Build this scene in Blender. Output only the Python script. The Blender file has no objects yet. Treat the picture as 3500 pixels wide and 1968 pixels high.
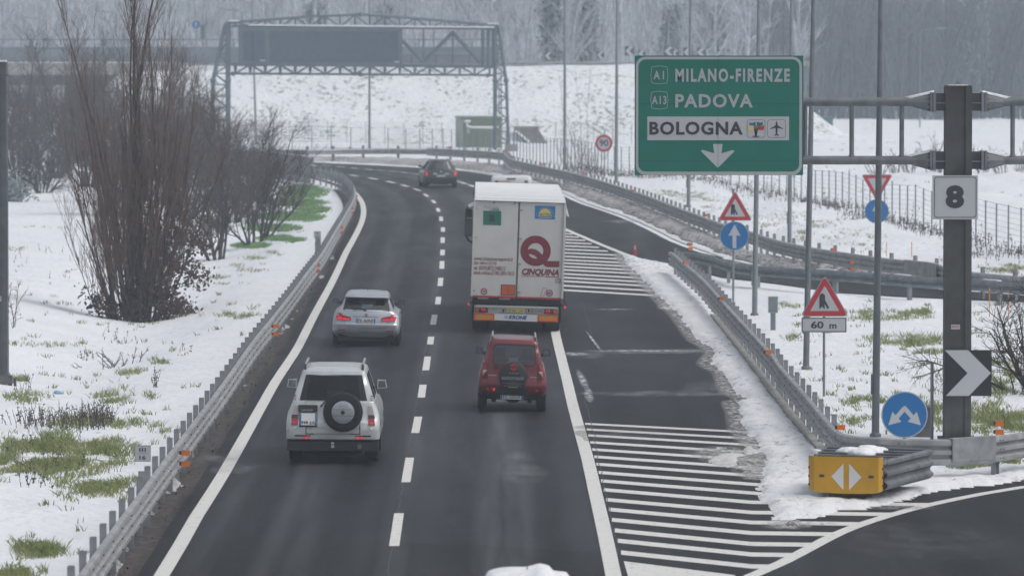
import bpy, math, random
import numpy as np
from mathutils import Vector, Matrix, noise
from mathutils.geometry import tessellate_polygon
R = math.radians
rnd = random.Random(7)
S = bpy.context.scene
COL = S.collection

# ---------------------------------------------------------------- camera, sky, sun, exposure
H = 8.5                                  # camera height on the overpass
F = 19444.0                              # focal length in photo pixels (200 mm on 36 mm, 3500 px wide)
PITCH = math.atan(891 / F)
cam = bpy.data.cameras.new('camera')
cam.lens = 200; cam.sensor_width = 36; cam.sensor_fit = 'HORIZONTAL'
cam.clip_start = 1; cam.clip_end = 4000
cam.dof.use_dof = True; cam.dof.focus_distance = 125; cam.dof.aperture_fstop = 2.9
co = bpy.data.objects.new('camera', cam); COL.objects.link(co)
co.location = (0, 0, H); co.rotation_euler = (math.pi / 2 - PITCH, 0, 0)
S.camera = co
w = bpy.data.worlds.new('World'); S.world = w; w.use_nodes = True
nt = w.node_tree
sky = nt.nodes.new('ShaderNodeTexSky'); sky.sky_type = 'NISHITA'; sky.sun_disc = False
SUN_EL, SUN_ROT = R(58), R(108)
sky.sun_elevation = SUN_EL; sky.sun_rotation = SUN_ROT
sky.air_density = 1.2; sky.dust_density = 4.0; sky.ozone_density = 1.0
hs = nt.nodes.new('ShaderNodeHueSaturation'); hs.inputs['Saturation'].default_value = 0.40
nt.links.new(sky.outputs[0], hs.inputs['Color'])
nt.links.new(hs.outputs[0], nt.nodes['Background'].inputs[0])
nt.nodes['Background'].inputs[1].default_value = 0.13
sun = bpy.data.lights.new('sun', 'SUN'); sun.energy = 0.75; sun.angle = R(30); sun.color = (1, .97, .94)
so = bpy.data.objects.new('sun', sun); COL.objects.link(so); so.location = (0, 0, 60)
d = Vector((math.sin(SUN_ROT) * math.cos(SUN_EL), math.cos(SUN_ROT) * math.cos(SUN_EL), math.sin(SUN_EL)))
so.rotation_euler = d.to_track_quat('Z', 'Y').to_euler()
S.view_settings.view_transform = 'Standard'; S.view_settings.look = 'None'
S.view_settings.gamma = 1; S.view_settings.use_curve_mapping = False
S.view_settings.exposure = 0.02
S.cycles.max_bounces = 6; S.cycles.diffuse_bounces = 3; S.cycles.glossy_bounces = 3
S.cycles.transparent_max_bounces = 10; S.cycles.transmission_bounces = 4; S.cycles.volume_bounces = 1
S.cycles.use_denoising = True

# ---------------------------------------------------------------- photo pixel -> place
def ray(px, py):
    a = (px - 1750) / F; b = (984 - py) / F
    c, s = math.cos(PITCH), math.sin(PITCH)
    return Vector((a, c + b * s, -s + b * c))
def at_z(px, py, z=0.0):
    d = ray(px, py); t = (z - H) / d.z
    return Vector((d.x * t, d.y * t, z))
def at_y(px, py, y):
    d = ray(px, py); t = y / d.y
    return Vector((d.x * t, y, H + d.z * t))
def G(px, py):
    z = 0.0
    for _ in range(25):
        p = at_z(px, py, z); z = z * .4 + terrain_z(p.x, p.y) * .6
    return at_z(px, py, z)

# ---------------------------------------------------------------- materials
MATS = {}
def mat(name, col, rough=.6, metal=0.0, var=0.0, scale=8.0, bump=0.0, bscale=None, emit=None, spec=.5, coat=0, detail=4, col2=None, lo=.35, hi=.65):
    if name in MATS: return MATS[name]
    m = bpy.data.materials.new(name); m.use_nodes = True; t = m.node_tree; n = t.nodes
    b = n['Principled BSDF']; b.inputs['Roughness'].default_value = rough; b.inputs['Metallic'].default_value = metal
    b.inputs['Specular IOR Level'].default_value = spec
    if coat: b.inputs['Coat Weight'].default_value = coat; b.inputs['Coat Roughness'].default_value = .08
    c = (*col, 1); b.inputs['Base Color'].default_value = c
    if var or bump or col2:
        g = n.new('ShaderNodeTexCoord')
        nz = n.new('ShaderNodeTexNoise'); nz.inputs['Scale'].default_value = scale; nz.inputs['Detail'].default_value = detail
        t.links.new(g.outputs['Object'], nz.inputs['Vector'])
        if var or col2:
            r = n.new('ShaderNodeValToRGB'); e = r.color_ramp.elements
            e[0].position = lo; e[1].position = hi
            if col2: e[0].color = c; e[1].color = (*col2, 1)
            else:
                e[0].color = (*[x * (1 - var) for x in col], 1); e[1].color = (*[min(1, x * (1 + var)) for x in col], 1)
            t.links.new(nz.outputs['Fac'], r.inputs['Fac']); t.links.new(r.outputs['Color'], b.inputs['Base Color'])
        if bump:
            n2 = n.new('ShaderNodeTexNoise'); n2.inputs['Scale'].default_value = bscale or scale * 4; n2.inputs['Detail'].default_value = 4
            t.links.new(g.outputs['Object'], n2.inputs['Vector'])
            bp = n.new('ShaderNodeBump'); bp.inputs['Strength'].default_value = bump; bp.inputs['Distance'].default_value = .05
            t.links.new(n2.outputs['Fac'], bp.inputs['Height']); t.links.new(bp.outputs['Normal'], b.inputs['Normal'])
    if emit:
        b.inputs['Emission Color'].default_value = (*emit[:3], 1); b.inputs['Emission Strength'].default_value = emit[3]
    MATS[name] = m
    return m
def glass_mat(name, tint, refl=.10):
    m = bpy.data.materials.new(name); m.use_nodes = True; t = m.node_tree; n = t.nodes
    n.remove(n['Principled BSDF'])
    tr = n.new('ShaderNodeBsdfTransparent'); tr.inputs[0].default_value = (*tint, 1)
    gl = n.new('ShaderNodeBsdfGlossy'); gl.inputs['Roughness'].default_value = .06
    mx = n.new('ShaderNodeMixShader'); mx.inputs[0].default_value = refl
    t.links.new(tr.outputs[0], mx.inputs[1]); t.links.new(gl.outputs[0], mx.inputs[2])
    t.links.new(mx.outputs[0], n['Material Output'].inputs[0]); MATS[name] = m
    return m
def asphalt_mat(name='asphalt', lo=(.0085, .0090, .0115), hi=(.0275, .0285, .0335)):
    m = bpy.data.materials.new(name); m.use_nodes = True; t = m.node_tree; n = t.nodes; b = n['Principled BSDF']; b.inputs['Specular IOR Level'].default_value = .14
    g = n.new('ShaderNodeTexCoord')
    def nz(scale, detail=4, vec=None, stretch=None):
        x = n.new('ShaderNodeTexNoise'); x.inputs['Scale'].default_value = scale; x.inputs['Detail'].default_value = detail
        if stretch:
            mp = n.new('ShaderNodeMapping'); mp.inputs['Scale'].default_value = stretch
            t.links.new(g.outputs['Object'], mp.inputs['Vector']); t.links.new(mp.outputs[0], x.inputs['Vector'])
        else: t.links.new(g.outputs['Object'], x.inputs['Vector'])
        return x
    fine = nz(7, 8); streak = nz(1.0, 5, stretch=(1.1, .03, 1)); big = nz(1.0, 4, stretch=(.45, .06, 1))
    r1 = n.new('ShaderNodeValToRGB'); e = r1.color_ramp.elements
    e[0].position = .3; e[0].color = (*lo, 1); e[1].position = .7; e[1].color = (*hi, 1)
    t.links.new(fine.outputs['Fac'], r1.inputs['Fac'])
    r2 = n.new('ShaderNodeValToRGB'); e = r2.color_ramp.elements
    e[0].position = .36; e[0].color = (.74, .74, .74, 1); e[1].position = .66; e[1].color = (1.42, 1.42, 1.46, 1)
    t.links.new(streak.outputs['Fac'], r2.inputs['Fac'])
    mx = n.new('ShaderNodeMixRGB'); mx.blend_type = 'MULTIPLY'; mx.inputs[0].default_value = 1
    t.links.new(r1.outputs[0], mx.inputs[1]); t.links.new(r2.outputs[0], mx.inputs[2])
    t.links.new(mx.outputs[0], b.inputs['Base Color'])
    wet = n.new('ShaderNodeValToRGB'); e = wet.color_ramp.elements                # damp patches are glossier
    e[0].position = .40; e[0].color = (.64, .64, .64, 1); e[1].position = .72; e[1].color = (.50, .50, .50, 1)
    t.links.new(big.outputs['Fac'], wet.inputs['Fac']); t.links.new(wet.outputs[0], b.inputs['Roughness'])
    bp = n.new('ShaderNodeBump'); bp.inputs['Strength'].default_value = .2; bp.inputs['Distance'].default_value = .02
    f2 = nz(35, 3); t.links.new(f2.outputs['Fac'], bp.inputs['Height']); t.links.new(bp.outputs[0], b.inputs['Normal'])
    MATS[name] = m
def snow_mat(name, dirt=(.12, .11, .09), amount=0.0, scale=1.2, veg=False, white=(.80, .82, .85), stretch=None):
    m = bpy.data.materials.new(name); m.use_nodes = True; t = m.node_tree; n = t.nodes; b = n['Principled BSDF']
    b.inputs['Roughness'].default_value = .75; b.inputs['Specular IOR Level'].default_value = .2
    g = n.new('ShaderNodeTexCoord'); src = g.outputs['Object']
    if stretch:
        mp = n.new('ShaderNodeMapping'); mp.inputs['Scale'].default_value = stretch; t.links.new(src, mp.inputs['Vector']); src = mp.outputs[0]
    nz = n.new('ShaderNodeTexNoise'); nz.inputs['Scale'].default_value = scale; nz.inputs['Detail'].default_value = 8; nz.inputs['Roughness'].default_value = .68
    t.links.new(src, nz.inputs['Vector'])
    fac = nz.outputs['Fac']
    if veg:
        at = n.new('ShaderNodeAttribute'); at.attribute_name = 'veg'
        ml = n.new('ShaderNodeMath'); ml.operation = 'MULTIPLY_ADD'; ml.inputs[1].default_value = .165
        t.links.new(at.outputs['Fac'], ml.inputs[0]); t.links.new(fac, ml.inputs[2]); fac = ml.outputs[0]
    nb = n.new('ShaderNodeTexNoise'); nb.inputs['Scale'].default_value = .22; nb.inputs['Detail'].default_value = 3; t.links.new(src, nb.inputs['Vector'])
    mb_ = n.new('ShaderNodeMath'); mb_.operation = 'MULTIPLY_ADD'; mb_.inputs[1].default_value = .34; t.links.new(nb.outputs['Fac'], mb_.inputs[0]); t.links.new(fac, mb_.inputs[2])
    sb_ = n.new('ShaderNodeMath'); sb_.operation = 'SUBTRACT'; sb_.inputs[1].default_value = .17; t.links.new(mb_.outputs[0], sb_.inputs[0]); fac = sb_.outputs[0]
    r = n.new('ShaderNodeValToRGB'); e = r.color_ramp.elements
    e[0].position = .72 - amount; e[0].color = (*white, 1); e[1].position = .80 - amount * .8; e[1].color = (*dirt, 1)
    t.links.new(fac, r.inputs['Fac'])
    n3 = n.new('ShaderNodeTexNoise'); n3.inputs['Scale'].default_value = .5; n3.inputs['Detail'].default_value = 3
    t.links.new(g.outputs['Object'], n3.inputs['Vector'])
    r3 = n.new('ShaderNodeValToRGB'); e = r3.color_ramp.elements; e[0].position = .35; e[0].color = (.93, .94, .95, 1); e[1].position = .6; e[1].color = (1, 1, 1, 1)
    t.links.new(n3.outputs['Fac'], r3.inputs['Fac'])
    mx = n.new('ShaderNodeMixRGB'); mx.blend_type = 'MULTIPLY'; mx.inputs[0].default_value = 1
    t.links.new(r.outputs[0], mx.inputs[1]); t.links.new(r3.outputs[0], mx.inputs[2]); t.links.new(mx.outputs[0], b.inputs['Base Color'])
    n2 = n.new('ShaderNodeTexNoise'); n2.inputs['Scale'].default_value = 3.0; n2.inputs['Detail'].default_value = 6
    t.links.new(g.outputs['Object'], n2.inputs['Vector'])
    bp = n.new('ShaderNodeBump'); bp.inputs['Strength'].default_value = .85; bp.inputs['Distance'].default_value = .16
    t.links.new(n2.outputs['Fac'], bp.inputs['Height']); t.links.new(bp.outputs[0], b.inputs['Normal'])
    MATS[name] = m
asphalt_mat()
asphalt_mat('asphalt_light', (.017, .0178, .021), (.033, .0345, .040))
asphalt_mat('asphalt_old', (.010, .0098, .0104), (.021, .0207, .0218))
snow_mat('snow', dirt=(.20, .23, .11), amount=.03, scale=2.6, veg=True)
snow_mat('bank_snow', dirt=(.16, .19, .13), amount=.185, scale=2.6)
snow_mat('slush', dirt=(.12, .115, .11), amount=.25, scale=7, white=(.50, .485, .48))
snow_mat('thin_slush', dirt=(.30, .29, .28), amount=.2, scale=6, white=(.62, .61, .60))
snow_mat('heap_snow', dirt=(.30, .28, .26), amount=.04, scale=3, white=(.82, .83, .85))
snow_mat('plough_snow', dirt=(.34, .32, .30), amount=.155, scale=5, white=(.78, .785, .80), stretch=(1, .35, 1))
def paint_mat():
    m = bpy.data.materials.new('road_paint'); m.use_nodes = True; t = m.node_tree; n = t.nodes; b = n['Principled BSDF']
    b.inputs['Roughness'].default_value = .6
    g = n.new('ShaderNodeTexCoord'); nz = n.new('ShaderNodeTexNoise'); nz.inputs['Scale'].default_value = 6; nz.inputs['Detail'].default_value = 9
    nz.inputs['Roughness'].default_value = .78
    t.links.new(g.outputs['Object'], nz.inputs['Vector'])
    r = n.new('ShaderNodeValToRGB'); e = r.color_ramp.elements
    e[0].position = .32; e[0].color = (.12, .12, .12, 1); e[1].position = .44; e[1].color = (.70, .69, .66, 1)
    t.links.new(nz.outputs['Fac'], r.inputs['Fac']); t.links.new(r.outputs[0], b.inputs['Base Color']); MATS['road_paint'] = m
paint_mat()
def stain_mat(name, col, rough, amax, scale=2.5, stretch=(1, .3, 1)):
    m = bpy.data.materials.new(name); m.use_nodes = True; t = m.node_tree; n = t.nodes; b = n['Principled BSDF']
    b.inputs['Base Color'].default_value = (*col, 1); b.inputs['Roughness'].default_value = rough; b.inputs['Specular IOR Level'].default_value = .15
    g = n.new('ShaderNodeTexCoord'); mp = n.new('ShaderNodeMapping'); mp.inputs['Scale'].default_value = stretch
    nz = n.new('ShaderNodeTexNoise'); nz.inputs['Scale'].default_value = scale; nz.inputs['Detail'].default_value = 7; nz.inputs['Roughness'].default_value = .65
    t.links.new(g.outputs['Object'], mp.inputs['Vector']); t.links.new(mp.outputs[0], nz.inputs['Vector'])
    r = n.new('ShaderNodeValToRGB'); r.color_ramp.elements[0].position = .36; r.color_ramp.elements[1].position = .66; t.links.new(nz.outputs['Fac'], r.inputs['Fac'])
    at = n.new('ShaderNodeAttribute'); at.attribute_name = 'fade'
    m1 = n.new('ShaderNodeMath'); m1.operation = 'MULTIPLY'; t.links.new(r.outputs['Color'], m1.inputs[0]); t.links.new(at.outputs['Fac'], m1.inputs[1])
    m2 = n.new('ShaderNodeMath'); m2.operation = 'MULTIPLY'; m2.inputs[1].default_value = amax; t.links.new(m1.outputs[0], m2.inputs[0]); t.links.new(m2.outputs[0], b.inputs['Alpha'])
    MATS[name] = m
stain_mat('salt_puddle', (.42, .43, .45), .7, .5); stain_mat('salt_track', (.34, .35, .37), .75, .42, 1.6, (1.3, .035, 1)); stain_mat('salt_line', (.66, .67, .68), .8, .95, 5); stain_mat('damp', (.014, .0145, .017), .46, .55, 1.2, (1, .12, 1)); stain_mat('grit', (.46, .455, .45), .85, .85, 7)
mat('galv', (.33, .335, .345), .5, .2, var=.22, scale=3)
mat('galv_post', (.27, .285, .30), .6, .2, var=.2, scale=4)
mat('galv_dark', (.16, .175, .19), .6, .2, var=.25, scale=3)
mat('bolt', (.05, .05, .05), .6)
mat('pole_grey', (.20, .225, .245), .55, .2, var=.12, scale=3)
mat('pole_dark', (.15, .165, .185), .55, .2, var=.12, scale=3)
mat('pillar', (.075, .076, .075), .75, 0, var=.35, scale=2.2, col2=(.045, .043, .042))
mat('pillar_grey', (.075, .085, .09), .65, var=.2, scale=3)
mat('tube', (.16, .172, .185), .6, .2, var=.2, scale=4)
mat('gantry', (.105, .14, .17), .6, .2, var=.12, scale=2)
mat('gantry_panel', (.062, .092, .125), .8, var=.1, scale=3)
mat('orange', (.76, .19, .035), .45, var=.1, scale=9)
mat('red_sign', (.45, .03, .04), .35, spec=.4)
mat('white_sign', (.47, .485, .51), .35)
mat('blue_sign', (.0, .13, .36), .35)
mat('green_sign', (.0, .155, .115), .35, var=.05, scale=2)
mat('grey_letter', (.40, .425, .44), .4)
mat('black', (.010, .011, .014), .5)
mat('ink', (.03, .032, .045), .5)
mat('seam', (.0, .06, .05), .6)
mat('yellow_nose', (.60, .32, .012), .38, var=.06, scale=3)
mat('rubber', (.012, .012, .013), .8, var=.3, scale=20)
mat('trim', (.022, .023, .026), .6)
mat('chrome', (.6, .6, .6), .15, 1)
mat('plate', (.62, .63, .63), .4)
mat('plate_blue', (.02, .14, .42), .4)
mat('red_lens', (.33, .008, .015), .2, coat=.5)
mat('red_lit', (.5, .01, .02), .3, emit=(1, .02, .06, .6))
mat('dark_lens', (.07, .025, .03), .2, coat=.5)
mat('clear_lens', (.42, .38, .36), .2, coat=.5)
mat('amber_lens', (.45, .14, .01), .3)
mat('white_car', (.57, .60, .61), .3, .25, coat=.5, var=.10, scale=2.5)
mat('silver_car', (.42, .45, .49), .32, .4, coat=.5, var=.08, scale=3)
mat('red_car', (.16, .011, .02), .3, .15, coat=.5)
mat('dark_car', (.035, .05, .055), .3, .2, coat=.6)
mat('plain_white', (.70, .71, .72), .4)
mat('alu', (.38, .38, .37), .5, .4, var=.12, scale=6)
mat('trailer_white', (.60, .595, .575), .5, var=.05, scale=1.6)
mat('tarp', (.80, .81, .82), .6, bump=.2, bscale=4)
mat('curtain', (.16, .03, .04), .6)
mat('maroon', (.20, .016, .035), .5)
mat('board_red', (.62, .07, .02), .35); mat('board_yellow', (.62, .25, .01), .35)
mat('adr', (.55, .10, .02), .5)
mat('dk_green', (.0, .15, .10), .5)
mat('logo_blue', (.0, .19, .50), .4); mat('logo_yellow', (.68, .56, .12), .4)
mat('text_blue', (.02, .10, .30), .5)
mat('seat', (.02, .02, .023), .8)
mat('concrete', (.27, .265, .25), .85, var=.2, scale=2, bump=.3, bscale=9)
mat('concrete_dark', (.12, .12, .12), .85, var=.25, scale=2)
mat('fascia', (.36, .34, .32), .85, var=.1, scale=1)
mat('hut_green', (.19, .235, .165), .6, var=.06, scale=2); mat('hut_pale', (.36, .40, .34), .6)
mat('bark', (.032, .025, .023), .9, var=.4, scale=6)
mat('twig', (.125, .074, .056), .9, var=.3, scale=3)
mat('bark_grey', (.045, .042, .042), .9, var=.3, scale=5)
mat('twig_grey', (.078, .060, .056), .9, var=.3, scale=3)
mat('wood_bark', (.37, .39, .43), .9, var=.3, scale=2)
mat('wood_twig', (.43, .45, .485), .9, var=.3, scale=1)  # bark and twigs frosted, with distant mist painted into their pale colour
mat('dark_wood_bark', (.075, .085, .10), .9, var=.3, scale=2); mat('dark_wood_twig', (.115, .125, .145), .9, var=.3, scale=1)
mat('far_twig', (.60, .625, .66), .9, var=.2, scale=1)  # lightened so the colour itself carries the far haze
mat('parapet_grey', (.19, .22, .25), .7, var=.1, scale=1)
mat('white_arrow', (.72, .72, .72), .4)
mat('ivy', (.19, .23, .24), .7, var=.5, scale=3)
mat('dead_leaf', (.052, .022, .018), .8, var=.5, scale=9)
mat('grass', (.15, .22, .055), .8, var=.5, scale=1.3, col2=(.32, .32, .14))
mat('grass_green', (.17, .30, .11), .8, var=.4, scale=1.3)
mat('weed', (.062, .052, .045), .9, var=.4, scale=3)
mat('dirt', (.045, .034, .028), .95, col2=(.10, .09, .085), scale=5, bump=.6, bscale=20, lo=.4, hi=.7)
glass_mat('glass', (.42, .46, .50), .10); glass_mat('glass_dark', (.17, .17, .21), .09); glass_mat('glass_tinted', (.06, .06, .085), .045)
glass_mat('mesh_wire', (.86, .87, .88), .0)

# ---------------------------------------------------------------- mesh building
class MB:
    def __init__(s): s.v = []; s.f = []; s.m = []; s.mats = []
    def mi(s, name):
        if name not in s.mats: s.mats.append(name)
        return s.mats.index(name)
    def add(s, vs, fs, m):
        k = len(s.v); s.v += [tuple(p) for p in vs]; i = s.mi(m)
        for f in fs: s.f.append(tuple(a + k for a in f)); s.m.append(i)
    def box(s, c, d, m, rz=0, M=None):
        x, y, z = d[0] / 2, d[1] / 2, d[2] / 2
        p = [Vector((a * x, b * y, e * z)) for a in (-1, 1) for b in (-1, 1) for e in (-1, 1)]
        if rz: q = Matrix.Rotation(rz, 3, 'Z'); p = [q @ v for v in p]
        if M: p = [M @ v for v in p]
        c = Vector(c)
        s.add([v + c for v in p], [(0, 1, 3, 2), (4, 6, 7, 5), (0, 4, 5, 1), (2, 3, 7, 6), (0, 2, 6, 4), (1, 5, 7, 3)], m)
    def hexa(s, p, m):                    # eight corners: bottom ring then top ring
        s.add(p, [(3, 2, 1, 0), (4, 5, 6, 7), (0, 1, 5, 4), (1, 2, 6, 5), (2, 3, 7, 6), (3, 0, 4, 7)], m)
    def tube(s, pts, rad, m, n=6, cap=True):
        pts = [Vector(p) for p in pts]; L = len(pts)
        if not hasattr(rad, '__len__'): rad = [rad] * L
        vs = []; t0 = (pts[1] - pts[0]).normalized()
        a = t0.orthogonal().normalized() if abs(t0.z) > .9 else t0.cross(Vector((0, 0, 1))).normalized()
        for i, p in enumerate(pts):
            t = ((pts[min(i + 1, L - 1)] - pts[max(i - 1, 0)])).normalized()
            a = (a - t * a.dot(t)).normalized(); b = t.cross(a)
            for k in range(n):
                an = 2 * math.pi * k / n; vs.append(p + (a * math.cos(an) + b * math.sin(an)) * rad[i])
        fs = [(i * n + k, i * n + (k + 1) % n, (i + 1) * n + (k + 1) % n, (i + 1) * n + k) for i in range(L - 1) for k in range(n)]
        if cap: fs += [tuple(range(n - 1, -1, -1)), tuple(range((L - 1) * n, L * n))]
        s.add(vs, fs, m)
    def cyl(s, c, axis, r, h, m, n=24, r2=None):
        c = Vector(c); ax = Vector(axis).normalized() * h / 2
        s.tube([c - ax, c + ax], [r, r if r2 is None else r2], m, n)
    def lathe(s, c, prof, m, n=28, axis='Y'):
        vs = []; L = len(prof)
        for (r, h) in prof:
            for k in range(n):
                a = 2 * math.pi * k / n
                q = (r * math.cos(a), h, r * math.sin(a)) if axis == 'Y' else ((h, r * math.cos(a), r * math.sin(a)) if axis == 'X' else (r * math.cos(a), r * math.sin(a), h))
                vs.append((c[0] + q[0], c[1] + q[1], c[2] + q[2]))
        fs = [(i * n + k, (i + 1) * n + k, (i + 1) * n + (k + 1) % n, i * n + (k + 1) % n) for i in range(L - 1) for k in range(n)]
        fs += [tuple(range(n)), tuple(range(L * n - 1, (L - 1) * n - 1, -1))]
        s.add(vs, fs, m)
    def ball(s, c, r, m, n=8, sq=(1, 1, 1)):
        vs = []; fs = []
        for i in range(n + 1):
            th = math.pi * i / n
            for k in range(n * 2):
                ph = math.pi * k / n
                vs.append((c[0] + r * sq[0] * math.sin(th) * math.cos(ph), c[1] + r * sq[1] * math.sin(th) * math.sin(ph), c[2] + r * sq[2] * math.cos(th)))
        for i in range(n):
            for k in range(n * 2):
                fs.append((i * 2 * n + k, (i + 1) * 2 * n + k, (i + 1) * 2 * n + (k + 1) % (2 * n), i * 2 * n + (k + 1) % (2 * n)))
        s.add(vs, fs, m)
    def decal(s, loops, fn, m, off, step=.1):   # 2D polygon (optionally with holes) laid on a surface fn(u,v,off)
        if not isinstance(loops[0][0], (tuple, list)): loops = [loops]
        L = []
        for lp in loops:
            q = []
            for i, p in enumerate(lp):
                a, b = p, lp[(i + 1) % len(lp)]; k = max(1, int(math.hypot(b[0] - a[0], b[1] - a[1]) / step))
                q += [(a[0] + (b[0] - a[0]) * j / k, a[1] + (b[1] - a[1]) * j / k) for j in range(k)]
            L.append(q)
        tr = tessellate_polygon([[Vector((p[0], p[1], 0)) for p in q] for q in L])
        s.add([fn(p[0], p[1], off) for q in L for p in q], tr, m)
    def plate(s, loop, fn, m, off0, off1, m_edge=None):    # a polygon with thickness
        s.decal(loop, fn, m, off1, 9); n = len(loop)
        vs = [fn(p[0], p[1], off0) for p in loop] + [fn(p[0], p[1], off1) for p in loop]
        s.add(vs, [(i, (i + 1) % n, n + (i + 1) % n, n + i) for i in range(n)], m_edge or m)
        s.decal(loop, fn, m_edge or m, off0, 9)
    def text(s, body, box, fn, m, off, bold=0.0, shear=0.0, sp=1.0):
        vs, fs = text_geo(body, bold, shear, sp); x0, z0, x1, z1 = box
        sx = x1 - x0; sz = z1 - z0
        s.add([fn(x0 + u * sx, z0 + v * sz, off) for u, v in vs], fs, m)
    def build(s, name, parent=None, origin=None, smooth=None):
        me = bpy.data.meshes.new(name)
        v = s.v
        if origin is not None: ox, oy, oz = origin; v = [(a - ox, b - oy, c - oz) for a, b, c in v]
        me.from_pydata(v, [], s.f)
        for n in s.mats: me.materials.append(MATS[n])
        me.polygons.foreach_set('material_index', s.m)
        if smooth is not None:
            me.polygons.foreach_set('use_smooth', [True] * len(s.f)); me.set_sharp_from_angle(angle=R(smooth))
        me.update()
        o = bpy.data.objects.new(name, me); COL.objects.link(o)
        if parent is not None: o.parent = parent
        elif origin is not None: o.location = origin
        return o
TXT = {}
def text_geo(body, bold, shear, sp=1.0):
    k = (body, bold, shear, sp)
    if k not in TXT:
        cu = bpy.data.curves.new('lettering', 'FONT'); cu.body = body; cu.offset = bold; cu.shear = shear; cu.space_character = sp; cu.resolution_u = 3
        ob = bpy.data.objects.new('lettering', cu); me = bpy.data.meshes.new_from_object(ob)
        vs = [(v.co.x, v.co.y) for v in me.vertices]; fs = [tuple(p.vertices) for p in me.polygons]
        x0, x1 = min(v[0] for v in vs), max(v[0] for v in vs); y0, y1 = min(v[1] for v in vs), max(v[1] for v in vs)
        TXT[k] = ([((a - x0) / (x1 - x0), (b - y0) / (y1 - y0)) for a, b in vs], fs)
        bpy.data.objects.remove(ob); bpy.data.curves.remove(cu); bpy.data.meshes.remove(me)
    return TXT[k]
def circ(cx, cz, r, n=40, rz=None): return [(cx + r * math.cos(2 * math.pi * i / n), cz + (rz or r) * math.sin(2 * math.pi * i / n)) for i in range(n)]
def rrect(x0, z0, x1, z1, r, n=5):
    out = []
    for cx, cz, a in ((x1 - r, z1 - r, 0), (x0 + r, z1 - r, 90), (x0 + r, z0 + r, 180), (x1 - r, z0 + r, 270)):
        out += [(cx + r * math.cos(R(a + 90 * i / n)), cz + r * math.sin(R(a + 90 * i / n))) for i in range(n + 1)]
    return out
def rect(x0, z0, x1, z1): return [(x0, z0), (x1, z0), (x1, z1), (x0, z1)]
def rtri(cx, zb, side, r, up=True, n=5):         # rounded triangle, base (or apex) at zb
    h = side * math.sqrt(3) / 2; P = [(cx - side / 2, zb), (cx + side / 2, zb), (cx, zb + h)]
    if not up: P = [(cx + side / 2, zb + h), (cx - side / 2, zb + h), (cx, zb)]
    gx = sum(p[0] for p in P) / 3; gz = sum(p[1] for p in P) / 3; out = []
    for p in P:
        dx, dz = gx - p[0], gz - p[1]; l = math.hypot(dx, dz); c = (p[0] + dx / l * 2 * r, p[1] + dz / l * 2 * r)
        a0 = math.degrees(math.atan2(-dz, -dx))
        out += [(c[0] + r * math.cos(R(a0 + a)), c[1] + r * math.sin(R(a0 + a))) for a in [-60 + 120 * i / n for i in range(n + 1)]]
    return out
FLAT = lambda u, v, o: (u, -o, v)

def thing(name, label, cat, loc=(0, 0, 0), rz=0, group=None, roll=0):
    o = bpy.data.objects.new(name, None); COL.objects.link(o); o.empty_display_size = .2
    o.location = loc; o.rotation_euler = (0, roll, rz); o['label'] = label; o['category'] = cat
    if group: o['group'] = group
    return o
def tag(o, label=None, cat=None, group=None, kind=None):
    if label: o['label'] = label
    if cat: o['category'] = cat
    if group: o['group'] = group
    if kind: o['kind'] = kind
    return o
def dup(src, parent=None, loc=None, rot=None):
    o = src.copy(); COL.objects.link(o)
    if parent is not None: o.parent = parent
    if loc is not None: o.location = loc
    if rot is not None: o.rotation_euler = rot
    return o
def dup_tree(root, loc, rz=0, scale=1, label=None):
    r = dup(root, None, loc, (0, 0, rz)); r.scale = (scale,) * 3 if not hasattr(scale, '__len__') else scale
    if label: r['label'] = label
    for ch in root.children:
        c = dup(ch, r)
        for g in ch.children: dup(g, c)
    return r
def smooth_path(P, step=1.0):
    P = [Vector(p) for p in P]; out = []
    for i in range(len(P) - 1):
        a, b, c, d = P[max(i - 1, 0)], P[i], P[i + 1], P[min(i + 2, len(P) - 1)]
        n = max(1, int((c - b).length / step))
        for k in range(n):
            t = k / n; out.append(.5 * ((2 * b) + (c - a) * t + (2 * a - 5 * b + 4 * c - d) * t * t + (3 * b - a - 3 * c + d) * t ** 3))
    out.append(P[-1]); return out
def resample(P, step, start=0.0):
    out = []; acc = -start
    for a, b in zip(P[:-1], P[1:]):
        L = (b - a).length; 
        while acc <= L:
            if acc >= 0: out.append((a.lerp(b, acc / L if L else 0), (b - a).normalized()))
            acc += step
        acc -= L
    return out

# ---------------------------------------------------------------- measured lines of the road (photo pixels -> ground)
P0 = lambda L, z=0.0: [at_z(x, y, z) for x, y in L]
LEFT_LINE = P0([(530, 2010), (552, 1968), (615, 1864), (672, 1764), (727, 1679), (767, 1614), (807, 1544), (852, 1464), (905, 1369), (942, 1304), (982, 1244), (1020, 1185), (1060, 1105), (1100, 1030), (1130, 975), (1157, 920), (1182, 865), (1207, 820), (1225, 785), (1239, 750), (1243, 720), (1238, 695), (1225, 673), (1200, 648), (1160, 630), (1100, 612), (1000, 595), (850, 580), (600, 566)])
LEFT_LINE = [Vector((LEFT_LINE[0].x + .02, 60, 0))] + LEFT_LINE
RIGHT_LINE = [Vector((1.6, 60, 0))] + P0([(2097, 1968), (2080, 1884), (2055, 1769), (2035, 1684), (2010, 1574), (1985, 1484), (1960, 1394), (1940, 1309), (1924, 1244), (1900, 1145), (1885, 1060), (1875, 980), (1868, 900), (1870, 830), (1885, 795)])
RAMP_LINE = P0([(1860, 750), (1922, 780), (1980, 805), (2050, 835), (2117, 862), (2165, 880), (2230, 900)])
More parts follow.
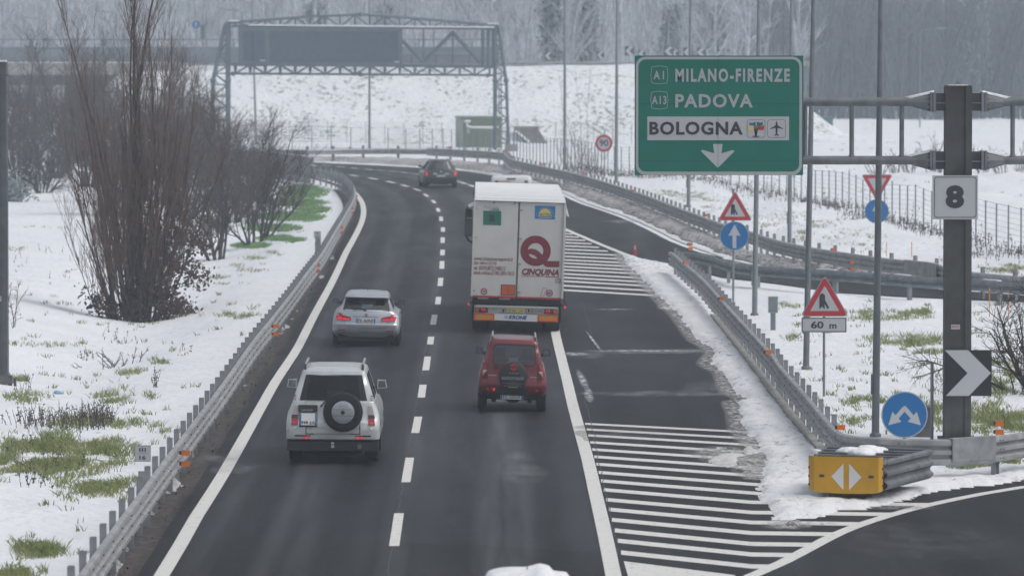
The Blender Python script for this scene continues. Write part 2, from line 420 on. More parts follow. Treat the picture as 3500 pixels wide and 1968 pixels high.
OUTER_LINE = P0([(700, 547), (900, 550), (1100, 556), (1287, 564), (1450, 573), (1560, 580), (1625, 587), (1705, 599), (1800, 617), (1915, 652), (2000, 690), (2080, 717), (2160, 745), (2250, 785), (2330, 825), (2425, 860), (2520, 892), (2620, 915), (2866, 952), (3021, 970), (3229, 987), (3500, 1006)])
NEAR_CURVE = P0([(2440, 2030), (2569, 1968), (2678, 1920), (2782, 1865), (2871, 1820), (2970, 1783), (3094, 1746), (3218, 1716), (3367, 1686), (3500, 1664), (3700, 1640)])
def offset(P, dx):
    out = []
    for i, p in enumerate(P):
        t = (P[min(i + 1, len(P) - 1)] - P[max(i - 1, 0)]).normalized(); out.append(p + Vector((t.y, -t.x, 0)) * dx)
    return out
LL = smooth_path(LEFT_LINE, 3)
ASPH_L = offset(LL, -.42)
OUT_S = smooth_path(OUTER_LINE, 4)
ASPH_O = offset(OUT_S, .45)
ROAD = [Vector((-5.9, 55, 0))] + [p for p in ASPH_L if p.y > 56] + [p for p in ASPH_O] + \
    P0([(3700, 1024), (3700, 1044), (3500, 1030), (3229, 1019), (3073, 1012), (2866, 999), (2649, 968), (2467, 947), (2410, 932), (2330, 925), (2360, 965), (2440, 1080), (2570, 1244), (2640, 1339), (2715, 1434), (2800, 1529), (2880, 1600), (2960, 1632), (3150, 1632), (3500, 1592), (3700, 1570)]) + [Vector((18, 100, 0)), Vector((18, 55, 0))]
ROADN = np.array([(p.x, p.y) for p in ROAD])
def inside(poly, x, y):
    c = np.zeros(x.shape, bool); n = len(poly); j = n - 1
    for i in range(n):
        xi, yi = poly[i]; xj, yj = poly[j]
        if yi != yj:
            c ^= ((yi > y) != (yj > y)) & (x < (xj - xi) * (y - yi) / (yj - yi) + xi)
        j = i
    return c
def edge_dist(poly, x, y, closed=True, sy=1.0):
    d = np.full(x.shape, 1e9); n = len(poly)
    for i in range(n if closed else n - 1):
        ax, ay = poly[i]; bx, by = poly[(i + 1) % n]; ay *= sy; by *= sy
        vx, vy = bx - ax, by - ay; L = vx * vx + vy * vy + 1e-9
        t = np.clip(((x - ax) * vx + (y * sy - ay) * vy) / L, 0, 1)
        d = np.minimum(d, np.hypot(x - ax - t * vx, y * sy - ay - t * vy))
    return d
sst = lambda a, b, x: (lambda t: t * t * (3 - 2 * t))(np.clip((x - a) / (b - a), 0, 1))
def vnoise(x, y, seed=0):                       # smooth value noise, vectorised
    def hsh(i, j): 
        v = np.sin(i * 127.1 + j * 311.7 + seed * 74.7) * 43758.5453; return v - np.floor(v)
    i, j = np.floor(x), np.floor(y); u, v = x - i, y - j; u = u * u * (3 - 2 * u); v = v * v * (3 - 2 * v)
    return (hsh(i, j) * (1 - u) + hsh(i + 1, j) * u) * (1 - v) + (hsh(i, j + 1) * (1 - u) + hsh(i + 1, j + 1) * u) * v
def fbm(x, y, o=4, seed=0):
    r = np.zeros(np.shape(x)); a = .5
    for k in range(o): r = r + a * vnoise(x * 2 ** k, y * 2 ** k, seed + k); a *= .5
    return r / (1 - .5 ** o)
def embank(x, y):
    e = sst(-34, -29, x) * (1 - sst(17, 27, x))
    return e * (5.58 * sst(418, 431, y) - .6 * sst(432, 436, y)) * (1 - sst(454, 470, y))
def terrain_v(x, y):
    x = np.asarray(x, float); y = np.asarray(y, float)
    d = edge_dist(ROADN, x, y); d = np.where(inside(ROADN, x, y), 0, d)
    m = sst(.6, 4.0, d)
    xd = np.interp(y, [100, 140, 160, 182, 210, 240, 262, 290, 330], [-11.5, -11, -11, -12, -12.4, -12.4, -12.2, -13.2, -16])
    A = np.interp(y, [118, 145, 160, 190, 250, 285, 300], [0, .5, .66, .85, .9, .45, 0])
    z = -A * np.exp(-((x - xd) / 2.7) ** 2)
    z = z + (fbm(x * .22, y * .07, 3, 3) - .5) * .45 + (fbm(x * .9, y * .3, 3, 9) - .5) * .16
    right = sst(6, 9, x) * sst(150, 185, y) * (1 - sst(300, 360, y))
    z = z + .25 * right
    z = z + right * (fbm(x * .6, y * .22, 4, 31) - .5) * .9
    return -.03 + m * z + embank(x, y)
def terrain_z(x, y): return float(terrain_v(np.array([x]), np.array([y]))[0])
def proj(x, y, z):
    c, s = math.cos(PITCH), math.sin(PITCH)
    f = y * c - (z - H) * s; u = y * s + (z - H) * c
    return 1750 + F * x / f, 984 - F * u / f
# patches where grass shows through the snow: px, py, rx, ry, strength (photo pixels)
VEG = [(217, 1543, 260, 70, 1), (60, 1600, 200, 55, .7), (330, 1655, 140, 45, .8), (80, 1880, 160, 28, .9), (70, 1960, 120, 25, .8), (330, 1440, 190, 30, .55), (50, 1305, 60, 14, .9),
       (470, 1278, 80, 13, .9), (560, 1240, 50, 8, .7), (420, 1352, 120, 20, .9), (90, 1362, 100, 20, .8), (800, 1075, 95, 10, .85), (560, 1465, 60, 16, .7),
       (735, 950, 55, 8, .9), (800, 912, 60, 8, .9), (870, 884, 55, 7, .9), (930, 865, 40, 6, .9), (720, 972, 60, 7, .6), (850, 925, 70, 8, .5),
       (1035, 655, 85, 24, 1.2), (1000, 692, 120, 14, 1.2), (990, 740, 120, 16, 1.2), (930, 780, 100, 14, 1.1), (960, 815, 85, 10, 1.0), (1070, 715, 60, 12, 1.0), (860, 840, 70, 10, 1.0),
       (3125, 1076, 130, 18, .85), (2944, 1082, 80, 15, .8), (3125, 1164, 170, 20, .9), (2737, 1154, 70, 15, .6), (3177, 1211, 70, 10, .7), (2690, 1050, 60, 15, .5), (3020, 1100, 120, 14, .5),
       (2970, 1374, 80, 20, .85), (3243, 1414, 110, 40, .8), (3417, 1440, 120, 55, .95), (2935, 1438, 60, 15, .8), (3430, 1300, 80, 70, .9), (3317, 1590, 80, 13, 1), (3441, 1570, 80, 15, 1),
       (2814, 771, 60, 14, 1), (2745, 800, 28, 18, 1), (2607, 771, 60, 14, .5), (2380, 678, 90, 14, 1), (2431, 719, 35, 10, .9), (2310, 660, 120, 12, .9), (1863, 556, 50, 6, .9), (2660, 745, 170, 40, .42), (2900, 815, 130, 30, .4), (2480, 700, 90, 22, .5), (3254, 905, 60, 16, .8), (3436, 921, 100, 18, 1), (2980, 860, 70, 10, .4),
       (400, 900, 120, 5, .4), (60, 860, 90, 6, .5), (200, 780, 140, 5, .35), (150, 1180, 200, 8, .3), (3300, 1300, 60, 20, .5), (2760, 1290, 90, 12, .35)]
def veg_at(px, py):
    v = np.zeros(np.shape(px))
    for a, b, rx, ry, s in VEG:
        q = ((px - a) / rx) ** 2 + ((py - b) / ry) ** 2
        v = np.maximum(v, s * np.clip(1.35 - q, 0, 1))
    return v
def add_veg(o, xs, ys, zs):
    px, py = proj(xs, ys, zs); at = o.data.attributes.new('veg', 'FLOAT', 'POINT')
    at.data.foreach_set('value', veg_at(px, py).astype(np.float32))

# ---------------------------------------------------------------- ground
gx = np.unique(np.concatenate([[-420, -260, -160, -110, -80], np.arange(-60, -15, 1.0), np.arange(-15, 14, .5), np.arange(14, 61, 1.0), [80, 110, 160, 260, 420]]))
gy = np.unique(np.concatenate([[40, 50], np.arange(60, 140, 1.0), np.arange(140, 300, 2.0), np.arange(300, 412, 4.0), np.arange(412, 476, 1.0), np.arange(480, 700, 10.0), [760, 860, 980]]))
XX, YY = np.meshgrid(gx, gy); fx, fy = XX.ravel(), YY.ravel(); fz = terrain_v(fx, fy)
nx = len(gx); gf = []; gm = []
for j in range(len(gy) - 1):
    for i in range(nx - 1):
        gf.append((j * nx + i, j * nx + i + 1, (j + 1) * nx + i + 1, (j + 1) * nx + i)); gm.append(1 if (416 < gy[j] < 440 and gx[i] > -33 and gx[i] < 26) else 0)
me = bpy.data.meshes.new('snowy_ground'); me.from_pydata(list(zip(fx, fy, fz)), [], gf)
me.materials.append(MATS['snow']); me.materials.append(MATS['bank_snow'])
me.polygons.foreach_set('material_index', gm); me.polygons.foreach_set('use_smooth', [True] * len(gf))
TZ = fz.reshape(len(gy), nx); GXL, GYL = gx.tolist(), gy.tolist(); TZL = TZ.tolist()
from bisect import bisect_right
def terrain_z(x, y):
    i = min(max(bisect_right(GXL, x) - 1, 0), nx - 2); j = min(max(bisect_right(GYL, y) - 1, 0), len(GYL) - 2)
    u = (x - GXL[i]) / (GXL[i + 1] - GXL[i]); v = (y - GYL[j]) / (GYL[j + 1] - GYL[j])
    return (TZL[j][i] * (1 - u) + TZL[j][i + 1] * u) * (1 - v) + (TZL[j + 1][i] * (1 - u) + TZL[j + 1][i + 1] * u) * v
ground = bpy.data.objects.new('snowy_ground', me); COL.objects.link(ground); ground['kind'] = 'structure'; add_veg(ground, fx, fy, fz)

road = MB(); lp = [Vector((p.x, p.y, 0)) for p in ROAD]
road.add(lp, tessellate_polygon([lp]), 'asphalt')
ro = road.build('road'); ro['kind'] = 'structure'
dirt = MB()
def strip(mb, path, w0, w1, z, m):
    a, b = offset(path, w0), offset(path, w1); n = len(path)
    mb.add([(p.x, p.y, z) for p in a] + [(p.x, p.y, z) for p in b], [(i, i + 1, n + i + 1, n + i) for i in range(n - 1)], m)
strip(dirt, [p for p in LL if p.y < 300], -.95, -.38, .003, 'dirt')
dirt.build('dirt_verge')['kind'] = 'structure'

mk = MB()
strip(mk, [p for p in LL], -.125, .125, .008, 'road_paint')
strip(mk, smooth_path(RIGHT_LINE, 3), -.125, .125, .008, 'road_paint')
strip(mk, smooth_path(RAMP_LINE, 2), -.12, .12, .012, 'road_paint')
strip(mk, OUT_S, -.12, .12, .008, 'road_paint')
strip(mk, smooth_path(NEAR_CURVE, 1), -.13, .13, .008, 'road_paint')
def pq(px, z=.004): mk.add([at_z(x, y, z) for x, y in px], [tuple(range(len(px)))], 'road_paint')
DASH = [((1347, 1866), (1364, 1754)), ((1387, 1648), (1401, 1564)), ((1419, 1480), (1430, 1424)), ((1440, 1359), (1446, 1315)), ((1455, 1266), (1462, 1219)), ((1470, 1177.5), (1474, 1151)), ((1480, 1110), (1486, 1076)), ((1496, 1041), (1499, 1015)), ((1504, 978), (1507, 950)), ((1510, 919), (1511, 893)), ((1512, 873), (1513, 854)), ((1513, 831), (1513, 812)), ((1514, 792.5), (1514, 777.5)), ((1508, 756), (1507, 741)), ((1500, 724), (1495, 712)), ((1487, 695), (1478, 685)), ((1463, 673), (1450, 663)), ((1436, 653), (1414, 645))]
for (a, b), (c, e) in DASH:
    A, B = at_z(a, b), at_z(c, e); strip(mk, [A, B], -.085, .085, .008, 'road_paint')
for a, b, c, e in [(1396, 639, 1373, 632), (1349, 626, 1322, 620), (1289, 614, 1261, 608), (1224, 603, 1194, 598), (1150, 594, 1132, 591), (1080, 568, 1064, 564), (1131, 568, 1100, 566), (1178, 572, 1149, 569), (1226, 577, 1198, 574), (1275, 581, 1245, 578), (1316, 584, 1288, 582), (1358, 587, 1328, 585), (1398, 592, 1369, 589), (1435, 596, 1408, 594), (1480, 606, 1455, 602), (1530, 614, 1505, 610), (1572, 621, 1555, 618), (1594, 629, 1573, 623), (1625, 640, 1603, 632)]:
    strip(mk, [at_z(a, b), at_z(c, e)], -.13, .13, .008, 'road_paint')
ncx = [p for p in [(2569, 1968), (2678, 1920), (2782, 1865), (2871, 1820), (2970, 1783), (3094, 1746), (3218, 1716), (3367, 1686)]]
def near_x(y): return float(np.interp(-y, [-p[1] for p in ncx], [p[0] for p in ncx]))
HL = [400, 438, 478, 525, 573, 622, 672, 728, 785, 845, 912, 978, 1048, 1120, 1190, 1270]
for i, z in enumerate(HL):
    yl = 1244 + z / 2; t = i / 15; xl = 1600 + (800 + 245 * ((z - 400) / 870)) / 2; sl = .0514 + .055 * t; th = 6.3 + 8.5 * t
    xk = 2570; yk = yl + (xk - xl) * sl
    if i < 9: q = [(xl, yl), (2650, yl + (2650 - xl) * sl)]
    else:
        q = [(xl, yl), (xk, yk)]
        if near_x(yk) < xk + 20:
            xe = xl
            while xe < near_x(yl + (xe - xl) * sl) - 12: xe += 4
            q = [(xl, yl), (xe, yl + (xe - xl) * sl)]
        else:
            xe = xk
            while xe < near_x(yk + (xe - xk) * .014 + th / 2) - 10: xe += 4
            q.append((xe, yk + (xe - xk) * .014))
    for (x0, y0), (x1, y1) in zip(q[:-1], q[1:]): pq([(x0, y0 + th), (x1, y1 + th), (x1, y1), (x0, y0)])
pq([(2160, 2015), (2440, 2010), (2515, 1964), (2132, 1916)])
for i, z in enumerate([500, 520, 540, 558, 577, 597, 618, 640, 663, 687, 711, 735, 757, 780, 803, 830, 855, 880, 910, 940]):
    yl = 520 + z / 2 - 2; sl = .035 + .025 * (z - 520) / 420; xe = float(np.interp(yl, [770, 780, 805, 835, 862, 900, 945, 980, 1010], [1890, 1922, 1975, 2040, 2110, 2160, 2205, 2240, 2275])); th = 3.6 + 1.6 * (z - 520) / 420
    x0 = float(np.interp(yl, [780, 830, 900, 980, 1060], [1890, 1878, 1876, 1884, 1894]))
    pq([(x0, yl + th + (x0 - 1922) * sl), (xe, yl + th + (xe - 1922) * sl), (xe, yl + (xe - 1922) * sl), (x0, yl + (x0 - 1922) * sl)])
mk.build('road_markings')['kind'] = 'structure'

# ---------------------------------------------------------------- snow lying on the asphalt: raised heaps with ragged edges
def heap(name, px, hmax, m, cell=(.09, .35), rag=.5, cover=-1, rise=.35, seed=0, z0=0.0, world=None, fy=.45, lump=1.0):
    P = world or [at_z(a, b) for a, b in px]; poly = np.array([(p.x, p.y) for p in P])
    xs = np.arange(poly[:, 0].min() - 1, poly[:, 0].max() + 1, cell[0]); ys = np.arange(poly[:, 1].min() - 2, poly[:, 1].max() + 2, cell[1])
    X, Y = np.meshgrid(xs, ys); ins = inside(poly, X, Y); sy = .35
    d = edge_dist(poly, X, Y, sy=sy); d = np.where(ins, d, -d)
    n1 = fbm(X * 1.1, Y * fy, 5, seed) - .5
    d = d + n1 * rag
    h = hmax * np.clip(d / rise, 0, 1) ** .6 * (.45 + 1.1 * fbm(X * 2.3 * lump, Y * .9 * lump, 4, seed + 20)) + .012
    ok = d > 0
    if cover > -1: ok &= fbm(X * 3.1, Y * .8, 4, seed + 40) > cover - .25 * np.clip(d / rise, 0, 1)
    idx = -np.ones(X.shape, int); keep = []
    q = ok[:-1, :-1] & ok[1:, :-1] & ok[:-1, 1:] & ok[1:, 1:]
    used = np.zeros(X.shape, bool); used[:-1, :-1] |= q; used[1:, :-1] |= q; used[:-1, 1:] |= q; used[1:, 1:] |= q
    idx[used] = np.arange(used.sum())
    edge = used & ~(np.pad(q, ((1, 0), (1, 0))) & np.pad(q, ((1, 0), (0, 1))) & np.pad(q, ((0, 1), (1, 0))) & np.pad(q, ((0, 1), (0, 1))))
    h = np.where(edge, .006, h)
    jx = (vnoise(X * 17, Y * 5, seed + 60) - .5) * cell[0] * .8
    V = list(zip((X + jx)[used], Y[used], (h + z0)[used])); jj, ii = np.nonzero(q)
    Fq = [(idx[j, i], idx[j, i + 1], idx[j + 1, i + 1], idx[j + 1, i]) for j, i in zip(jj, ii)]
    mb = MB(); mb.add(V, Fq, m); o = mb.build(name, smooth=80); o['kind'] = 'structure'; return o
STRIP = [(2117, 866), (2165, 878), (2230, 895), (2290, 906), (2345, 930), (2400, 1000), (2452, 1080), (2582, 1244), (2652, 1339), (2727, 1434), (2812, 1529), (2890, 1592), (2960, 1622), (3150, 1622), (3520, 1582), (3520, 1642), (3392, 1662), (3293, 1671), (3174, 1691), (3119, 1711), (3064, 1721), (2960, 1746), (2888, 1748), (2820, 1770), (2750, 1776), (2640, 1786), (2627, 1744), (2605, 1709), (2580, 1669), (2595, 1639), (2607, 1569), (2570, 1514), (2535, 1471), (2525, 1419), (2510, 1373), (2545, 1366), (2500, 1339), (2480, 1299), (2470, 1274), (2420, 1244), (2440, 1210), (2420, 1185), (2380, 1160), (2345, 1115), (2315, 1075), (2275, 1040), (2245, 1010), (2215, 980), (2180, 945), (2140, 905)]
heap('snow_strip', STRIP, .10, 'plough_snow', rag=.20, seed=1, fy=1.1, lump=1.6)
heap('slush_bank', [(1915, 645), (2000, 682), (2080, 708), (2160, 735), (2250, 775), (2330, 815), (2425, 850), (2520, 884), (2600, 906), (2700, 926), (2866, 946), (3021, 964), (3229, 982), (3520, 1000), (3520, 975), (3177, 950), (2996, 930), (2800, 912), (2650, 893), (2550, 862), (2450, 815), (2350, 770), (2250, 725), (2150, 685), (2050, 648), (1930, 612)], .24, 'slush', cell=(.12, .25), rag=.5, rise=.5, seed=2, lump=2.2)
heap('slush_bank', [(800, 548), (900, 549), (1100, 553), (1287, 560), (1450, 569), (1560, 576), (1705, 594), (1800, 611), (1915, 644), (1930, 612), (1800, 586), (1720, 571), (1600, 560), (1450, 552), (1200, 545), (800, 540)], .22, 'slush', cell=(.25, .5), rag=.6, rise=.8, seed=3)
heap('slush_patch', [(2385, 1528), (2430, 1515), (2510, 1538), (2530, 1480), (2580, 1505), (2607, 1564), (2597, 1625), (2545, 1626), (2515, 1608), (2450, 1600), (2410, 1572)], .05, 'thin_slush', cell=(.06, .22), rag=.9, cover=.63, rise=.8, seed=4)
heap('slush_patch', [(2660, 1788), (2720, 1778), (2745, 1796), (2730, 1808), (2680, 1806)], .1, 'slush', cell=(.05, .2), rag=.5, cover=.3, rise=.3, seed=5)
for k, (a, b, _c, _d) in enumerate([(1150, 765, 1195, 0), (1105, 880, 1140, 1), (1075, 945, 1085, 2), (1165, 745, 1185, 3), (995, 1060, 1010, 4), (690, 1540, 700, 5)]):
    heap('slush_patch', [(a, b), (a + 28, b - 4), (a + 34, b + 6), (a + 4, b + 9)], .05, 'slush', cell=(.06, .25), rag=.4, cover=.3, seed=30 + k)
heap('snow_verge', None, .10, 'slush', cell=(.07, .5), rag=.9, cover=.52, rise=.3, seed=11, world=[p for p in offset([q for q in LL if 84 < q.y < 262], -.78)] + [p for p in reversed(offset([q for q in LL if 84 < q.y < 262], -.95))])

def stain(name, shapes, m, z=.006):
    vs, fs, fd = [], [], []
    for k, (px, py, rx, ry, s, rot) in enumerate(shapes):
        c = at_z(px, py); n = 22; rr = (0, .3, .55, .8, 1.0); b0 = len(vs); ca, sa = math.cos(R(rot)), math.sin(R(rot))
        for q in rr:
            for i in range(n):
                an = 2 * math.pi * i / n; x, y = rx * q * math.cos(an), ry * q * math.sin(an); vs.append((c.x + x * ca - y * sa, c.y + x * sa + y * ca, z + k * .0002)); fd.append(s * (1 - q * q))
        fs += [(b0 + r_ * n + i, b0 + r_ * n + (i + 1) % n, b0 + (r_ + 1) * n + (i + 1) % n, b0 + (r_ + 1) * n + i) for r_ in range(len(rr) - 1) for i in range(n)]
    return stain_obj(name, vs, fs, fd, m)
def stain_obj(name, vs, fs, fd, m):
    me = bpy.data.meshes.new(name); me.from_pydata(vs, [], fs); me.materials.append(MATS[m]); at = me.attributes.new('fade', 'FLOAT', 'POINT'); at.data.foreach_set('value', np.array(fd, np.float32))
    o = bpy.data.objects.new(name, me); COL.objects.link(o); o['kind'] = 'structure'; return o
def track(name, runs, m, z=.0055):
    vs, fs, fd = [], [], []
    for k, (path, off, wid, s) in enumerate(runs):
        b0 = len(vs); cols = [offset(path, off + wid * u) for u in (-1, -.5, 0, .5, 1)]; n = len(path)
        for u, cl in zip((0, .75, 1, .75, 0), cols):
            for p in cl: vs.append((p.x, p.y, z + k * .0002)); fd.append(s * u)
        fs += [(b0 + q * n + i, b0 + q * n + i + 1, b0 + (q + 1) * n + i + 1, b0 + (q + 1) * n + i) for q in range(4) for i in range(n - 1)]
    return stain_obj(name, vs, fs, fd, m)
LN = [p for p in LL if p.y < 330]
track('damp_tracks', [(LN, 1.0, .40, .8), (LN, 2.55, .40, .8), (LN, 4.55, .40, .6), (LN, 6.1, .40, .6), (LN, -.3, .25, .9)], 'damp')
track('salt_tracks', [(LN, 1.8, .55, .4), (LN, 5.35, .6, .6), (LN, 3.55, .3, .4), (LN, .45, .3, .3), (smooth_path(OUTER_LINE, 3), -2.2, .5, .5), (smooth_path(OUTER_LINE, 3), -.9, .3, .5)], 'salt_track', z=.0065)
stain('salt_puddle_stain', [(1775, 1566, .35, 2.0, .6, 0), (1792, 1618, .5, 2.6, .7, 0), (2230, 1345, 2.3, 1.3, .8, 0), (2330, 1200, 2.4, 1.2, .9, 0), (2200, 1205, 1.8, .8, .9, 0), (2120, 1480, 1.2, 3, .35, 0), (2010, 1215, .6, 1.6, .9, 0), (735, 1568, .5, 1.6, 1, 0), (795, 1602, .5, 1.6, .7, 0), (2130, 758, 1.0, 3.0, 1.2, 0), (2450, 1330, 1.0, 3, .6, 0), (3150, 1850, 1.6, 4, .25, 0)], 'salt_puddle', z=.007)  # salt residue, plus puddles whose wet sheen is painted as pale colour
stain('salt_puddle_stain', [(1992, 1300, .11, 4.5, .9, 1), (2012, 1350, .12, 3, 1, 0), (2028, 1165, .05, 6.0, 1.3, 1.5), (2210, 1199, 2.0, .35, 1.2, 0), (1965, 1210, .35, .9, 1.1, 0), (2290, 1052, .45, 2.2, 1.3, 0), (2100, 1058, .7, .5, .7, 0)], 'salt_line', z=.0088)
P_ = [at_z(x, y) for x, y in STRIP]; edge = [P_[i % len(P_)] for i in range(29, len(P_))] + [P_[0]]
track('slush_fringe', [(list(reversed(smooth_path(edge, .6))), .06, .28, 1.3)], 'grit', z=.0095)
stain('slush_fringe', [(2500, 1560, .8, 3.0, 1.5, 0), (2575, 1600, .5, 3.5, 1.5, 0), (2440, 1545, .7, 1.5, .9, 0), (2560, 1500, .4, 1.5, 1.3, 0), (2690, 1795, .5, 1.0, 1.4, 0), (2780, 1790, .5, .5, .8, 0), (3060, 1735, .8, .6, .8, 0)], 'grit', z=.0105)
sm_ = MB(); rs = random.Random(2)
def seam(P, wd=.008):
    P = smooth_path([at_z(x, y) for x, y in P], .5); P = [p + Vector((rs.gauss(0, .018), 0, 0)) for p in P]; strip(sm_, P, -wd, wd, .0058, 'bolt')
seam([(1322, 1990), (1360, 1760), (1395, 1560), (1425, 1370), (1445, 1244), (1465, 1140)]); seam([(1967, 1262), (1990, 1330), (2015, 1424), (2035, 1520), (2060, 1640), (2090, 1790), (2115, 1900)]); seam([(1990, 1030), (2010, 1100), (2022, 1140)])
sm_.build('road_seams')['kind'] = 'structure'
od = MB()
ln = [p for p in LL if 60 < p.y < 330]; sa, sb = offset(ln, 3.22), offset(ln, 6.85); sa = [p + Vector((rs.gauss(0, .012), 0, 0)) for p in sa]; n_ = len(ln)
for i in range(n_ - 1): od.add([(p.x, p.y, .0012) for p in (sa[i], sa[i + 1], sb[i + 1], sb[i])], [(0, 1, 2, 3)], 'asphalt_light')
q = [at_z(x, y) for x, y in ((470, 1990), (2120, 1990), (2068, 1888), (1900, 1880), (1750, 1868), (1600, 1860), (1372, 1853), (900, 1838), (560, 1828))]; od.add([(p.x, p.y, .0022) for p in q], tessellate_polygon([q]), 'asphalt_old')
q = [at_z(x, y) for x, y in ((2135, 1990), (2560, 1990), (2900, 1800), (2600, 1560), (2560, 1480), (2060, 1400), (2065, 1640))]; od.add([(p.x, p.y, .0022) for p in q], tessellate_polygon([q]), 'asphalt_old')
q = [at_z(x, y) for x, y in ((2620, 1990), (2900, 1830), (3150, 1745), (3500, 1680), (3700, 1660), (3700, 1990))]; od.add([(p.x, p.y, .0022) for p in q], tessellate_polygon([q]), 'asphalt_old')
od.build('road_patch')['kind'] = 'structure'
# kerb of the gore, then the guardrails
kb = MB(); kp = [at_z(a, b, .1) for a, b in [(2438, 1078), (2500, 1155), (2570, 1244), (2640, 1339), (2715, 1434), (2760, 1485), (2805, 1532)]]
for p, q in zip(kp[:-1], kp[1:]):
    t = (q - p).normalized(); n = Vector((t.y, -t.x, 0)) * .09
    kb.hexa([Vector((v.x, v.y, -.02)) for v in (p - n, q - n, q + n, p + n)] + [Vector((v.x, v.y, .15)) for v in (p - n, q - n, q + n, p + n)], 'concrete')
kb.build('kerb')['kind'] = 'structure'

W3 = [(0, .82), (.07, .80), (.08, .77), (.08, .71), (.01, .665), (.01, .645), (.08, .60), (.08, .54), (.01, .495), (.01, .475), (.08, .43), (.08, .37), (.03, .33)]
W2 = [(0, .80), (.06, .78), (.08, .75), (.08, .68), (.01, .635), (.01, .605), (.08, .56), (.08, .50), (.03, .47)]
def sweep(mb, path, prof, side, m, dz=0, ends=True):
    n = len(prof); vs = []; th = .012
    full = [(o, z) for o, z in prof] + [(o - th, z) for o, z in reversed(prof)]; N = len(full)
    for i, p in enumerate(path):
        t = (path[min(i + 1, len(path) - 1)] - path[max(i - 1, 0)]); t = Vector((t.x, t.y, 0)).normalized(); nn = Vector((t.y, -t.x, 0)) * side
        vs += [(p.x + nn.x * o, p.y + nn.y * o, z + dz) for o, z in full]
    fs = [(i * N + k, i * N + (k + 1) % N, (i + 1) * N + (k + 1) % N, (i + 1) * N + k) for i in range(len(path) - 1) for k in range(N)]
    mb.add(vs, fs, m)
def post_mesh(name, h, wx=.13, wy=.09, m='galv_post', buried=.4):
    b = MB(); t = .012                       # C-section steel post
    b.box((0, 0, (h - buried) / 2), (wx, t, h + buried), m); b.box((-wx / 2 + t / 2, wy / 2, (h - buried) / 2), (t, wy, h + buried), m)
    b.box((wx / 2 - t / 2, wy / 2, (h - buried) / 2), (t, wy, h + buried), m); return b
REFL = None
def reflector(root, loc, rz, n=0):
    b = MB(); b.box((0, 0, 0), (.155, .02, .10), 'orange'); b.box((-.09, .03, 0), (.05, .03, .07), 'bolt')
    o = b.build('reflector', root); o.location = Vector(loc) - root.location; o.rotation_euler = (0, 0, rz); return o
def guardrail(name, label, path, side, prof=W3, step=2.25, posth=1.0, back=.10, railm='galv', dz=0, post_w=.15, bolts=True, group=None, extra=None, zb=0):
    path = [Vector((p.x, p.y, 0)) for p in path]; root = thing(name, label, 'guardrail', path[0] + Vector((0, 0, zb)), group=group)
    loc0 = Vector(path[0])
    b = MB(); sweep(b, path, prof, side, railm, dz); pts = resample(path, step, step * .4)
    if bolts:
        for p, t in pts:
            n = Vector((t.y, -t.x, 0)) * side
            for z in (.735, .57, .40) if len(prof) > 10 else (.71, .53): 
                for s in (-.06, .06):
                    c = p + n * .084 + t * s; b.box((c.x, c.y, z + dz), (.02, .02, .02), 'bolt')
    b.build('rail', root, loc0, smooth=40)
    if extra:
        for nm, pr, mm in extra: b = MB(); sweep(b, path, pr, side, mm); b.build(nm, root, loc0, smooth=40)
    proto = None; rest = MB()
    for i, (p, t) in enumerate(pts):
        n = Vector((t.y, -t.x, 0)) * side; c = p - n * back; rz = math.atan2(t.y, t.x) + (math.pi if side > 0 else 0)
        zg = 0
        if i >= 95:
            rest.box((c.x, c.y, posth / 2), (post_w, .07, posth), 'galv_post', rz); continue
        if proto is None: proto = post_mesh('post', posth, post_w).build('post', root); o = proto
        else: o = dup(proto, root)
        o.location = c - loc0; o.rotation_euler = (0, 0, rz)
    if rest.f: tag(rest.build('post', root, loc0), kind='stuff')
    return root
def top_path(L, z=.8, step=1.2): return smooth_path([at_z(a, b, z) for a, b in L], step)
lp1 = top_path([(279, 1957), (400, 1789), (465, 1704), (550, 1589), (615, 1504), (680, 1419), (750, 1326), (805, 1249), (865, 1165), (922, 1095), (990, 1010), (1050, 930), (1100, 865), (1130, 815), (1160, 765), (1190, 715), (1206, 685), (1212, 660), (1206, 637), (1190, 615), (1170, 601), (1150, 592), (1100, 582), (1066, 577)])
lp1 = [Vector((lp1[0].x, 62, .8)), Vector((lp1[0].x, 75, .8))] + lp1
gl = guardrail('guardrail', 'long triple-wave guardrail between snowy field and fast lane, with paired orange reflectors', lp1, 1, railm='galv', post_w=.17, back=.11)
for a, b in [(634, 1547), (943, 1115), (1086, 906), (1166, 777), (1203, 711), (1217, 670)]:
    p = at_z(a, b, .70)
    for dzz in (0, -.2): reflector(gl, (p.x, p.y, .70 + dzz), 0)
lp2 = smooth_path([Vector((p.x, p.y, 0)) for p in (at_z(1066, 577, .8), at_z(1000, 566, .8), at_z(900, 553, .8), at_z(700, 540, .8), at_z(420, 530, .8))], 2)
b2 = guardrail('bridge_barrier', 'taller snow-topped steel barrier where the road bends away behind the bare bushes', lp2, 1, railm='galv_dark', posth=1.35, step=.75, post_w=.14, bolts=False,
               extra=[('top_rail', [(0, 1.38), (.1, 1.38), (.1, 1.05), (0, 1.05)], 'galv'), ('snow_cap', [(-.02, 1.385), (-.02, 1.43), (.12, 1.43), (.12, 1.385)], 'heap_snow')])
ra = top_path([(2292, 862), (2305, 869), (2350, 907), (2390, 940), (2425, 975), (2465, 1020), (2525, 1085), (2590, 1155), (2650, 1222), (2668, 1250), (2747, 1339), (2826, 1433), (2855, 1466), (2880, 1484), (2920, 1493), (2970, 1497), (3069, 1502), (3169, 1504), (3243, 1504), (3273, 1502), (3392, 1494), (3500, 1479), (3700, 1452)], step=.5)
